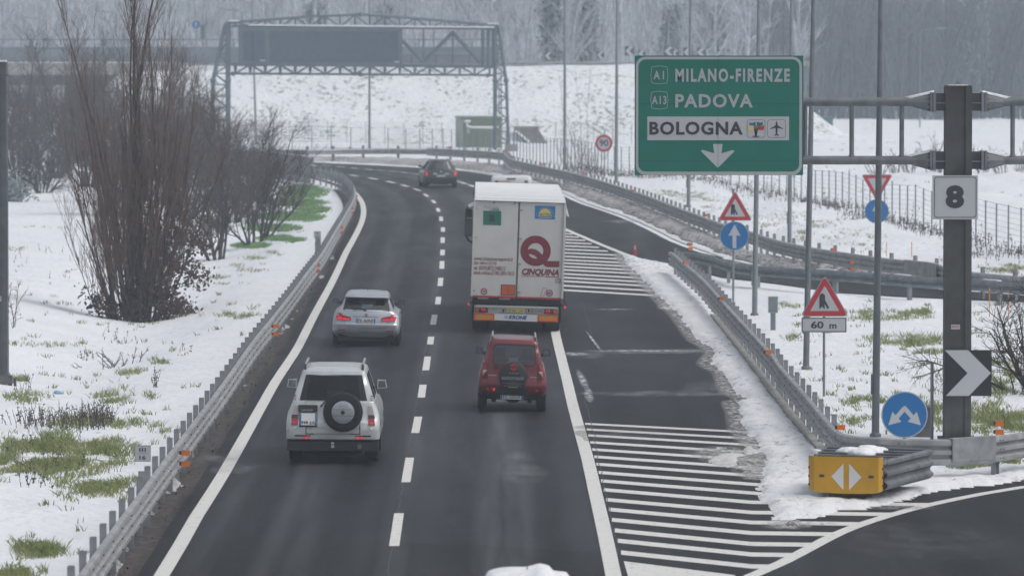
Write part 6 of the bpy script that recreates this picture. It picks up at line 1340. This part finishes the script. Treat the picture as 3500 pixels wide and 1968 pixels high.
# tractor
b = MB(); b.hexa([(-1.22, 14.1, .9), (1.22, 14.1, .9), (1.24, 16.2, .9), (-1.24, 16.2, .9), (-1.15, 14.3, 3.3), (1.15, 14.3, 3.3), (1.12, 15.9, 3.2), (-1.12, 15.9, 3.2)], 'plain_white'); b.box((0, 13.6, .7), (1.0, 4.5, .4), 'trim'); b.build('cab', v)
for s in (-1, 1):
    b = MB(); b.tube([(s * 1.18, 15.6, 3.05), (s * 1.40, 15.4, 3.05), (s * 1.50, 15.3, 2.9), (s * 1.50, 15.3, 2.15), (s * 1.40, 15.4, 1.95), (s * 1.18, 15.6, 1.86)], .03, 'trim', 6); b.build('mirror_arm', v)
    b = MB(); b.box((s * 1.42, 15.2, 2.80), (.2, .1, .26), 'black'); b.hexa([(s * 1.42 - .10, 15.16, 2.10), (s * 1.42 + .11, 15.16, 2.10), (s * 1.42 + .11, 15.3, 2.10), (s * 1.42 - .10, 15.3, 2.10), (s * 1.42 - .10, 15.16, 2.62), (s * 1.42 + .11, 15.16, 2.62), (s * 1.42 + .11, 15.3, 2.62), (s * 1.42 - .10, 15.3, 2.62)], 'trim'); b.box((s * 1.42, 15.15, 2.36), (.18, .02, .46), 'mirror_glass'); b.build('mirror', v)
    wheel(v, s * .98, 12.4, .5, .5, False); wheel(v, s * 1.0, 15.2, .5, .32, False)

# ---------------------------------------------------------------- bare trees and bushes
def limb(mb, p, dirv, L, r0, r1, m, rg, segs=5, wob=.10, up=.0, n=4):
    pts = [Vector(p)]; d = Vector(dirv).normalized(); rad = [r0]
    for i in range(segs):
        d = (d + Vector((rg.gauss(0, wob), rg.gauss(0, wob), rg.gauss(0, wob * .6) + up))).normalized()
        pts.append(pts[-1] + d * (L / segs)); rad.append(r0 + (r1 - r0) * (i + 1) / segs)
    mb.tube(pts, rad, m, n, cap=False); return pts, rad
def rot_away(d, ang, az):
    d = Vector(d).normalized(); a = d.orthogonal().normalized(); b = d.cross(a)
    return (d * math.cos(ang) + (a * math.cos(az) + b * math.sin(az)) * math.sin(ang)).normalized()
def branch_out(mb, pts, rad, depth, rg, cfg, m):
    L = sum((q - p).length for p, q in zip(pts[:-1], pts[1:]))
    k = cfg['n'][depth]; k = int(k) + (rg.random() < k % 1)
    for _ in range(k):
        t = rg.uniform(cfg['t0'][depth], 1.0); f = t * (len(pts) - 1); i = min(int(f), len(pts) - 2); p = pts[i].lerp(pts[i + 1], f - i)
        d = (pts[i + 1] - pts[i]).normalized(); dd = rot_away(d, rg.uniform(*cfg['ang'][depth]), rg.uniform(0, 6.283)); dd.z += cfg['up'][depth]
        l = cfg['len'][depth] * rg.uniform(.6, 1.25) * (1.15 - .5 * t); r = min(cfg['r'][depth], max(.004, rad[i] * .7))
        q, rr = limb(mb, p, dd, l, r, r * .45, m, rg, cfg['seg'][depth], cfg['wob'], cfg['curl'][depth], 3)
        if depth + 1 < len(cfg['n']): branch_out(mb, q, rr, depth + 1, rg, cfg, m)

# the big many-stemmed tree in the hollow
def coppice(name, label, px, py, seed, stems, cfg, bark='bark', twig='twig', leaves=True, cat='tree', spread=.75):
    base = at_base_g(px, py); root = thing(name, label, cat, base); rg = random.Random(seed); bt, bw = MB(), MB()
    for (dx, dy, lean, az, Hh, r) in stems:
        d = Vector((math.sin(R(lean)) * math.cos(az), math.sin(R(lean)) * math.sin(az), math.cos(R(lean))))
        pts, rad = limb(bt, (dx, dy, -.2), d, Hh, r, r * .16, bark, rg, 9, .045, .06 if lean > 5 else .012, 6)
        branch_out(bw, pts, rad, 0, rg, cfg, twig)
    bt.build('trunk', root, smooth=60); bw.build('crown', root)
    return root, base
def at_base_g(px, py):
    p = G(px, py); return Vector((p.x, p.y, terrain_z(p.x, p.y)))
rg = random.Random(11); stems = [(-.15, 0, 1.0, 3.0, 13.0, .10), (.25, .1, 1.5, 2.6, 12.6, .105), (.10, -.1, 3, .2, 11.2, .08), (.42, 0, 7, .1, 9.6, .065), (-.3, .1, 3.5, 3.2, 11.0, .06), (.05, .2, 2, 1.2, 12, .07)]
for k in range(36):
    az = rg.uniform(0, 6.283); s = rg.uniform(.1, .75); ln = rg.uniform(4, 22) * (.45 + .6 * abs(math.cos(az))); stems.append((s * math.cos(az) * 1.1, s * math.sin(az), ln, az, rg.uniform(5.6, 10.4) * (1.05 - ln / 60), rg.uniform(.026, .055)))
for k in range(16):
    az = rg.uniform(0, 6.283); s = rg.uniform(.15, .95); ln = rg.uniform(4, 30); stems.append((s * math.cos(az) * 1.2, s * math.sin(az), ln, az, rg.uniform(1.6, 4.2), rg.uniform(.014, .024)))
tcfg = dict(n=(13, 4.4, 1.7), t0=(.14, .15, .2), ang=((.18, .48), (.25, .6), (.3, .7)), up=(.22, .25, .2), len=(2.0, .95, .42), r=(.021, .0125, .008), seg=(5, 3, 2), wob=.07, curl=(.085, .07, .04))
tr, tbase = coppice('bare_tree', 'tall bare many-stemmed brown tree standing in the snowy hollow, brown leaves clinging low down', 462, 1098, 4, stems, tcfg)
lv = MB(); bx = MB(); rg = random.Random(21)
for c0, c1, nn, sp_ in (((-.5, -.3, .1), (-1.25, -.5, .85), 420, .30), ((.55, -.3, .9), (1.75, -.5, .15), 800, .30), ((.9, -.2, 2.2), (2.0, -.3, 1.3), 480, .28), ((.5, 0, 3.4), (1.5, 0, 2.4), 380, .5), ((1.3, 0, 2.9), (2.35, 0, 2.3), 240, .22), ((-.2, -.4, .3), (.8, -.4, .9), 260, .42), ((.0, -.6, .05), (1.4, -.7, -.05), 260, .16), ((-1.3, -.4, .05), (-.6, -.4, .1), 50, .1)):
    c0, c1 = Vector(c0), Vector(c1); limb(bx, c0 * .4, c1 - c0 * .4, (c1 - c0 * .4).length, .02, .008, 'bark', rg, 6, .08)
    for k in range(nn):
        p = c0.lerp(c1, rg.random()) + Vector((rg.gauss(0, sp_), rg.gauss(0, sp_), rg.gauss(0, sp_ * .8))); p.z = max(p.z, -.25); s = rg.uniform(.03, .10)
        a = Vector((rg.gauss(0, 1), rg.gauss(0, 1), rg.gauss(0, 1))).normalized(); b_ = a.orthogonal().normalized()
        lv.add([p - a * s, p + b_ * s * .7, p + a * s, p - b_ * s * .7], [(0, 1, 2, 3)], 'dead_leaf')
lv.build('withered_leaves', tr); bx.build('low_branch', tr)

bcfg = dict(n=(12, 6, 3), t0=(.12, .15, .2), ang=((.35, .9), (.35, .9), (.4, .9)), up=(.12, .12, .1), len=(1.7, .9, .45), r=(.024, .016, .011), seg=(4, 3, 2), wob=.11, curl=(.03, .03, .02))
def bush(label, px, py, seed, Hh, wd, nst=9, lean=(8, 38), name='bare_bush', cfg=bcfg, tall=0, bark='bark_grey', twig='twig_grey', z=None, group=None, base=None, tr=.013):
    rg = random.Random(seed); base = base or at_base_g(px, py); root = thing(name, label, 'bush' if name != 'bare_tree' else 'tree', base, group=group); bt, bw = MB(), MB()
    c = dict(cfg); k = Hh / 5.0; c['len'] = tuple(l * k for l in cfg['len'])
    for i in range(nst):
        az = rg.uniform(0, 6.283); ln = rg.uniform(*lean) * wd; hh = Hh * rg.uniform(.7, 1.05)
        if i < tall: ln *= .25; hh = Hh * 1.35
        d = Vector((math.sin(R(ln)) * math.cos(az), math.sin(R(ln)) * math.sin(az) * .8, math.cos(R(ln))))
        pts, rad = limb(bt, (.25 * math.cos(az), .25 * math.sin(az), -.2), d, hh, (.035 * Hh / 4 + .02) if name != 'shrub' else tr, .012 if name != 'shrub' else tr * .5, bark, rg, 7, .09, .02, 5); branch_out(bw, pts, rad, 0, rg, c, twig)
    bt.build('trunk', root, smooth=60); bw.build('crown', root); return root
bush('grey bare bush forking low at the snow bank, its twigs reaching over the green slope', 872, 834, 31, 4.1, 1.0, 11, (8, 46), tall=2)
bush('dense grey bare bush just beyond the brown tree, forking from one foot', 742, 888, 32, 4.4, 1.0, 11, (6, 40), tall=2)
bush('grey bare bush crowding behind the brown tree, nearest the bridge barrier', 800, 760, 33, 4.6, 1.1, 10, (8, 40), tall=1)
bush('grey thicket close to the snow-topped bridge barrier', 880, 690, 34, 4.0, 1.0, 10, (8, 45), tall=1)
for i, (px, py, hh, sd, lab) in enumerate(((640, 740, 5.2, 35, 'dark bare tree-bush directly behind the brown tree stems'), (520, 690, 5.5, 36, 'dark bare thicket behind the brown tree, on the side toward the bridge'), (380, 740, 4.4, 37, 'low spreading bare bush behind the snow rise, beside the brown tree'), (300, 640, 6.0, 38, 'tall hazy bare bush in front of the bridge opening'), (180, 610, 6.3, 39, 'tall hazy bare bush below the bridge deck'), (60, 630, 6.0, 40, 'hazy bare bush rising right behind the plain edge pillar'), (430, 600, 6.2, 41, 'hazy bare bush in front of the bridge end'), (150, 660, 3.0, 42, 'low sprawling snowy branches beside the plain pillar'), (-40, 560, 6.5, 43, 'hazy bare bush cut by the picture edge above the plain pillar'), (230, 560, 6.6, 44, 'farthest hazy bare bush against the dark bridge underside'), (600, 610, 5.4, 45, 'hazy bare bush at the foot of the lattice gantry leg'), (700, 640, 4.6, 46, 'grey bare bush between the gantry leg and the bridge barrier'))):
    bush(lab, px, py, sd, hh, 1.05, 13, (6, 44), tall=2, name='bare_bush')
t = bush('small dark evergreen bush poking out beside the plain pillar', 40, 690, 47, 1.4, 1.2, 8, (10, 50))
lv = MB(); rg = random.Random(5)
for k in range(700): p = Vector((rg.gauss(0, .5), rg.gauss(0, .4), abs(rg.gauss(.5, .4)))); a = Vector((rg.gauss(0, 1), rg.gauss(0, 1), rg.gauss(0, 1))).normalized() * .1; b_ = a.orthogonal().normalized() * .06; lv.add([p - a, p + b_, p + a, p - b_], [(0, 1, 2, 3)], 'ivy')
lv.build('leaves', t)
scfg = dict(n=(8, 3.2), t0=(.1, .2), ang=((.3, .9), (.3, .9)), up=(.1, .1), len=(.8, .4), r=(.012, .008), seg=(3, 2), wob=.14, curl=(.02, .02))
bush('thin upright bare shrub against the foot of the plain pillar', 42, 1118, 51, 1.7, .5, 7, (4, 30), name='shrub', cfg=scfg)
bush('low dark scrub in the snowy ditch nearer the camera than the brown tree', 345, 1262, 52, .75, 1.4, 12, (20, 65), name='shrub', cfg=scfg)
bush('low dark scrub in the snowy ditch on the side of the guardrail', 430, 1245, 53, .8, 1.4, 11, (20, 65), name='shrub', cfg=scfg)
bush('sparse bare sapling growing behind the 90 speed limit sign', 1990, 596, 54, 4.6, .6, 6, (4, 26), name='shrub', cfg=scfg, tall=3)
bush('bare reddish shrub just beside the 90 speed limit sign', 1970, 610, 55, 2.6, .8, 12, (6, 36), name='shrub', cfg=scfg)
bush('bare reddish shrub right under the 90 speed limit sign', 2040, 606, 56, 2.4, .8, 9, (6, 36), name='shrub', cfg=scfg)
rcfg = dict(n=(9, 5, 2.6), t0=(.1, .15, .2), ang=((.4, 1.0), (.4, 1.0), (.4, 1.0)), up=(.0, .0, .0), len=(.95, .5, .26), r=(.016, .010, .006), seg=(4, 3, 2), wob=.13, curl=(.0, .0, .0))
bush('dense dark bare bush cut by the picture edge beyond the chevron panel', 3560, 1330, 57, 2.6, 1.5, 16, (14, 62), cfg=dict(rcfg, len=(1.9, 1.0, .5)), bark='bark', twig='bark')
bush('small dark twiggy shrub low on the grassy mound near the chevron panel', 3470, 1345, 58, 1.0, 1.3, 8, (12, 55), name='shrub', cfg=scfg, bark='bark', twig='bark')
ditch = [(3110, 590, 1.9, 61), (3180, 588, 2.6, 62), (3060, 592, 1.5, 63), (3230, 590, 1.9, 64), (3360, 590, 1.9, 65), (3420, 592, 1.6, 66), (3480, 588, 2.0, 67), (3000, 596, 1.2, 68)]
for px, py, hh, sd in ditch: bush('pale bare shrub in the row across the snowfield seen between the pillar arms', px, py, sd, hh, .9, 7, (4, 36), name='shrub', cfg=dict(scfg, r=(.022, .016)), tr=.026, twig='twig', group='pale shrubs across the snowfield')

# the wood beyond: a few tree kinds, copied as individual trees
fcfg = dict(n=(11, 5, 2.0), t0=(.18, .2, .25), ang=((.35, .95), (.35, .9), (.4, .9)), up=(.25, .15, .1), len=(4.2, 2.0, .95), r=(.07, .035, .02), seg=(5, 3, 2), wob=.10, curl=(.05, .03, .02))
def forest_tree(seed, Hh, fork, ivy=False, dark=False):
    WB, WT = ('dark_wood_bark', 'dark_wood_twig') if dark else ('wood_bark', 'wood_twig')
    rg = random.Random(seed); lab = 'tall hazy ivy-clad tree in the wood beyond the embankment' if ivy else ('dark hazy bare tree in the wood across the open snowfield' if dark else 'pale hazy bare tree in the wood beyond the embankment')
    root = thing('ivy_tree' if ivy else 'bare_tree', lab, 'tree', (0, 0, 0), group='ivy-clad trees in the wood' if ivy else 'bare trees in the wood across the snowfield' if dark else 'bare trees in the wood beyond the embankment'); bt, bw = MB(), MB()
    for k in range(fork):
        az = rg.uniform(0, 6.283); ln = 2 + 9 * k * rg.random(); d = Vector((math.sin(R(ln)) * math.cos(az), math.sin(R(ln)) * math.sin(az), math.cos(R(ln))))
        pts, rad = limb(bt, (.3 * k, .1 * k, -.4), d, Hh * rg.uniform(.85, 1), .22 - .04 * k, .04, WB, rg, 9, .06, .02, 6); branch_out(bw, pts, rad, 0, rg, fcfg, WT)
        if ivy:
            for j in range(2600):
                t = rg.uniform(0, .92); f = t * (len(pts) - 1); i = min(int(f), len(pts) - 2); p = pts[i].lerp(pts[i + 1], f - i); rr = (1.5 - .7 * t) * abs(rg.gauss(.6, .35)); a = rg.uniform(0, 6.283); p = p + Vector((rr * math.cos(a), rr * math.sin(a), rg.gauss(0, .3)))
                u = Vector((rg.gauss(0, 1), rg.gauss(0, 1), rg.gauss(0, 1))).normalized() * .22; q = u.orthogonal().normalized() * .16; bt.add([p - u, p + q, p + u, p - q], [(0, 1, 2, 3)], 'ivy')
    bt.build('trunk', root, smooth=60); bw.build('crown', root); return root
protos = {dk: [forest_tree((151 if dk else 101) + i, hh, fk, dark=dk) for i, (hh, fk) in enumerate(((15, 1), (16, 2), (14, 3), (16, 1), (13, 2))[:3 if dk else 5])] for dk in (False, True)}
rg = random.Random(77); used = {}; n_t = 0
def put(x, y, sc, dk=False):
    global n_t
    k = n_t % len(protos[dk]); n_t += 1; z = terrain_z(x, y); a = rg.uniform(0, 6.283); o = protos[dk][k]
    if (dk, k) not in used: o.location = (x, y, z); o.rotation_euler.z = a; o.scale = (sc,) * 3; used[dk, k] = True
    else: dup_tree(o, (x, y, z), a, sc)
for y0, x0, x1, n_, dk in ((462, -58, 22, 22, False), (480, -60, 24, 22, False), (505, -62, 26, 20, False), (540, -66, 28, 18, False), (530, 18, 70, 26, True), (542, 16, 72, 28, True), (556, 16, 74, 30, True), (575, 18, 78, 24, True)):
    for i in range(n_): put(x0 + (x1 - x0) * (i + rg.uniform(.1, .9)) / n_, y0 + rg.uniform(-5, 5), rg.uniform(.85, 1.08), dk)
iv = forest_tree(140, 15, 1, True); first = True
for px, D in ((1890, 470), (1990, 474), (2285, 468), (2420, 476), (1040, 474), (1300, 480), (3330, 533)):
    p = at_y(px, 400, D); loc = (p.x, D, terrain_z(p.x, D))
    if first: iv.location = loc; first = False
    else: dup_tree(iv, loc, rg.uniform(0, 6.28), rg.uniform(.85, 1.05))
# undergrowth and the mass of the wood behind, too tangled to count
ug = MB(); rg = random.Random(9)
def sticks(n, x0, x1, y0, y1, h0, h1, r, m):
    for _ in range(n):
        x, y = rg.uniform(x0, x1), rg.uniform(y0, y1); z = terrain_z(x, y) if y < 475 else 0; hh = rg.uniform(h0, h1) * rg.uniform(.5, 1); a = rg.gauss(0, .12); b_ = rg.gauss(0, .12)
        ug.tube([(x, y, z - .2), (x + a * hh * .5, y + b_ * hh * .5, z + hh * .5), (x + a * hh * 1.3 + rg.gauss(0, .15), y + b_ * hh, z + hh)], [r, r * .7, r * .3], m, 3, cap=False)
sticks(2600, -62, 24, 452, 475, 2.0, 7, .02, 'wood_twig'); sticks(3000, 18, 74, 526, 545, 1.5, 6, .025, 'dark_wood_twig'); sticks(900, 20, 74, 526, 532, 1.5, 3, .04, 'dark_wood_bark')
ug.build('undergrowth')['kind'] = 'stuff'
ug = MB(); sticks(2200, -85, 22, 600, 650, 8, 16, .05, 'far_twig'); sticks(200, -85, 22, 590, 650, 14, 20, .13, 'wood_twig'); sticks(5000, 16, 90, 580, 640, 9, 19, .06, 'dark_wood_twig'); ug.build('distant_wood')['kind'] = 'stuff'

# ---------------------------------------------------------------- grass and dry weeds poking through the snow
gr = MB(); rg = random.Random(13)
def blades(mb, px, py, rx, ry, n, h0, h1, m, lean=.5, wd=.012):
    for _ in range(n):
        a = rg.uniform(0, 6.283); q = math.sqrt(rg.random()) * rg.uniform(.6, 1.12); p = at_z(px + rx * q * math.cos(a), py + ry * q * math.sin(a), 0)
        if m == 'grass' and noise.noise((p.x * 1.3, p.y * .35, 3.1)) + .35 * noise.noise((p.x * 4, p.y * 1.2, 7)) < -.12: continue
        z = terrain_z(p.x, p.y)
        if abs(z) > .1: p = G(px + rx * q * math.cos(a), py + ry * q * math.sin(a)); z = terrain_z(p.x, p.y)
        for _k in range(3):
            h_ = rg.uniform(h0, h1); dx, dy = rg.gauss(0, lean) * h_, rg.gauss(0, lean) * h_; x, y = p.x + rg.gauss(0, .05), p.y + rg.gauss(0, .12); w_ = wd * rg.uniform(.7, 1.4)
            mb.add([(x - w_, y, z - .02), (x + w_, y, z - .02), (x + dx * .5 + w_ * .7, y + dy * .4, z + h_ * .65), (x + dx, y + dy, z + h_), (x + dx * .5 - w_ * .7, y + dy * .4, z + h_ * .65)], [(0, 1, 2, 3, 4)], m)
for a, b, rx, ry, s in VEG:
    if 640 < b < 860 and 850 < a < 1100: blades(gr, a, b, rx, ry, int(rx * ry * .75 * s), .03, .11, 'grass_green', .9, .016)
    else: blades(gr, a, b, rx, ry, int(min(2600, rx * ry * .15 * s ** 1.5)), .05, .17 if b > 1000 else .14, 'grass', .8, .0065)
for _ in range(700):
    px = rg.uniform(30, 900) if rg.random() < .55 else rg.uniform(2700, 3490); py = rg.uniform(900, 1930) if px < 1000 else rg.uniform(1040, 1480)
    if px < 1000 and px > 880 - (py - 1080) * .72: continue
    blades(gr, px, py, rg.uniform(6, 26), rg.uniform(2, 6), rg.randint(1, 6), .04, .14, 'grass', .6, .008)
tag(gr.build('grass'), kind='stuff')
wd = MB()
def weeds(px, py, rx, ry, n, h0, h1, m='weed'):
    for _ in range(n):
        a = rg.uniform(0, 6.283); q = math.sqrt(rg.random()); p = at_base_g(px + rx * q * math.cos(a), py + ry * q * math.sin(a)); h_ = rg.uniform(h0, h1)
        pts, rad = limb(wd, p - Vector((0, 0, .03)), (rg.gauss(0, .15), rg.gauss(0, .15), 1), h_, .008, .004, m, rg, 3, .12, 0, 3)
        for _k in range(rg.randint(2, 6)):
            i = rg.randint(0, 2); c = pts[i].lerp(pts[i + 1], rg.random()); s = rg.uniform(.02, .05); u = Vector((rg.gauss(0, 1), rg.gauss(0, 1), rg.gauss(.6, .6))).normalized() * s; q2 = u.orthogonal().normalized() * s * .45; wd.add([c, c + u * .6 + q2, c + u * 1.5, c + u * .6 - q2], [(0, 1, 2, 3)], m)
for w_ in ((235, 1452, 150, 22, 130, .2, .5), (90, 1450, 90, 20, 30, .2, .45), (330, 1450, 60, 22, 50, .25, .6), (80, 1340, 40, 14, 8, .3, .6), (530, 1322, 8, 5, 8, .3, .5), (200, 1560, 200, 60, 50, .15, .35), (420, 1160, 90, 30, 18, .1, .3), (180, 900, 150, 60, 14, .15, .4), (300, 1230, 30, 12, 8, .15, .35), (150, 1640, 120, 40, 25, .1, .3), (640, 1200, 30, 10, 4, .15, .3)): weeds(*w_)
FS = smooth_path(FENCE, 1.2)
for p in FS:
    if p.y < 345 and p.x > 4:
        for _ in range(rg.randint(6, 16)):
            x, y = p.x + rg.gauss(-.3, .5), p.y + rg.gauss(-.8, .9); h_ = rg.uniform(.1, .42) * (2.6 if rg.random() < .10 else 1)
            pts, rad = limb(wd, (x, y, terrain_z(x, y)), (rg.gauss(0, .15), rg.gauss(0, .15), 1), h_, .009, .004, 'weed', rg, 3, .12, 0, 3)
            for _k in range(3): c = pts[rg.randint(1, 3)]; u = Vector((rg.gauss(0, .06), rg.gauss(0, .06), .08)); q2 = Vector((.02, 0, 0)); wd.add([c - q2, c + q2, c + u], [(0, 1, 2)], 'weed')
for _ in range(150):
    x = rg.uniform(14, 44); y = rg.uniform(270, 500)
    for _k in range(4): u = x + rg.gauss(0, .12); h_ = rg.uniform(.04, .16); wd.add([(u - .02, y, terrain_z(u, y) - .02), (u + .02, y, terrain_z(u, y) - .02), (u + rg.gauss(0, .06), y, terrain_z(u, y) + h_)], [(0, 1, 2)], 'weed')
tag(wd.build('dry_weeds'), kind='stuff')
litter = MB()
for _ in range(1500):
    k = rg.randrange(len(LL) - 1); p = LL[k]
    if p.y > 280 or p.y < 80: continue
    q = p + Vector((-rg.uniform(.40, .95), rg.uniform(-1.5, 1.5), 0)); s = rg.uniform(.02, .07); a = rg.uniform(0, 6.283); u = Vector((math.cos(a), math.sin(a), rg.uniform(0, .5))) * s; v2 = Vector((-math.sin(a), math.cos(a), 0)) * s * .35
    c = Vector((q.x, q.y, .02)); litter.add([c - u, c + v2, c + u + Vector((0, 0, .02)), c - v2], [(0, 1, 2, 3)], rg.choice(['dead_leaf', 'weed', 'dirt']))
tag(litter.build('leaf_litter'), kind='stuff')
p = at_base_g(196, 1346); t = thing('plastic_bag', 'scrap of pale blue plastic lying in the snowy field', 'litter', p); b = MB(); mat('blue_plastic', (.22, .42, .58), .5); b.ball((0, 0, .04), .09, 'blue_plastic', 4, (1.1, .8, .6)); b.ball((.08, .03, .02), .06, 'blue_plastic', 4, (1.2, .8, .5)); b.build('bag', t)

# ---------------------------------------------------------------- haze: one closed box of thin even air round the whole scene
hz_ = MB(); hz_.hexa([(-430, -40, -3.2), (430, -40, -3.2), (430, 990, -3.2), (-430, 990, -3.2), (-430, -40, 22), (430, -40, 22), (430, 990, 22), (-430, 990, 22)], 'snow')
ho = hz_.build('haze'); ho['kind'] = 'stuff'; hm = bpy.data.materials.new('haze'); hm.use_nodes = True; t = hm.node_tree; t.nodes.remove(t.nodes['Principled BSDF'])
pv = t.nodes.new('ShaderNodeVolumePrincipled'); pv.inputs['Color'].default_value = (.80, .905, 1.0, 1); pv.inputs['Density'].default_value = .0006; pv.inputs['Anisotropy'].default_value = .0
t.links.new(pv.outputs[0], t.nodes['Material Output'].inputs['Volume']); ho.data.materials.clear(); ho.data.materials.append(hm)
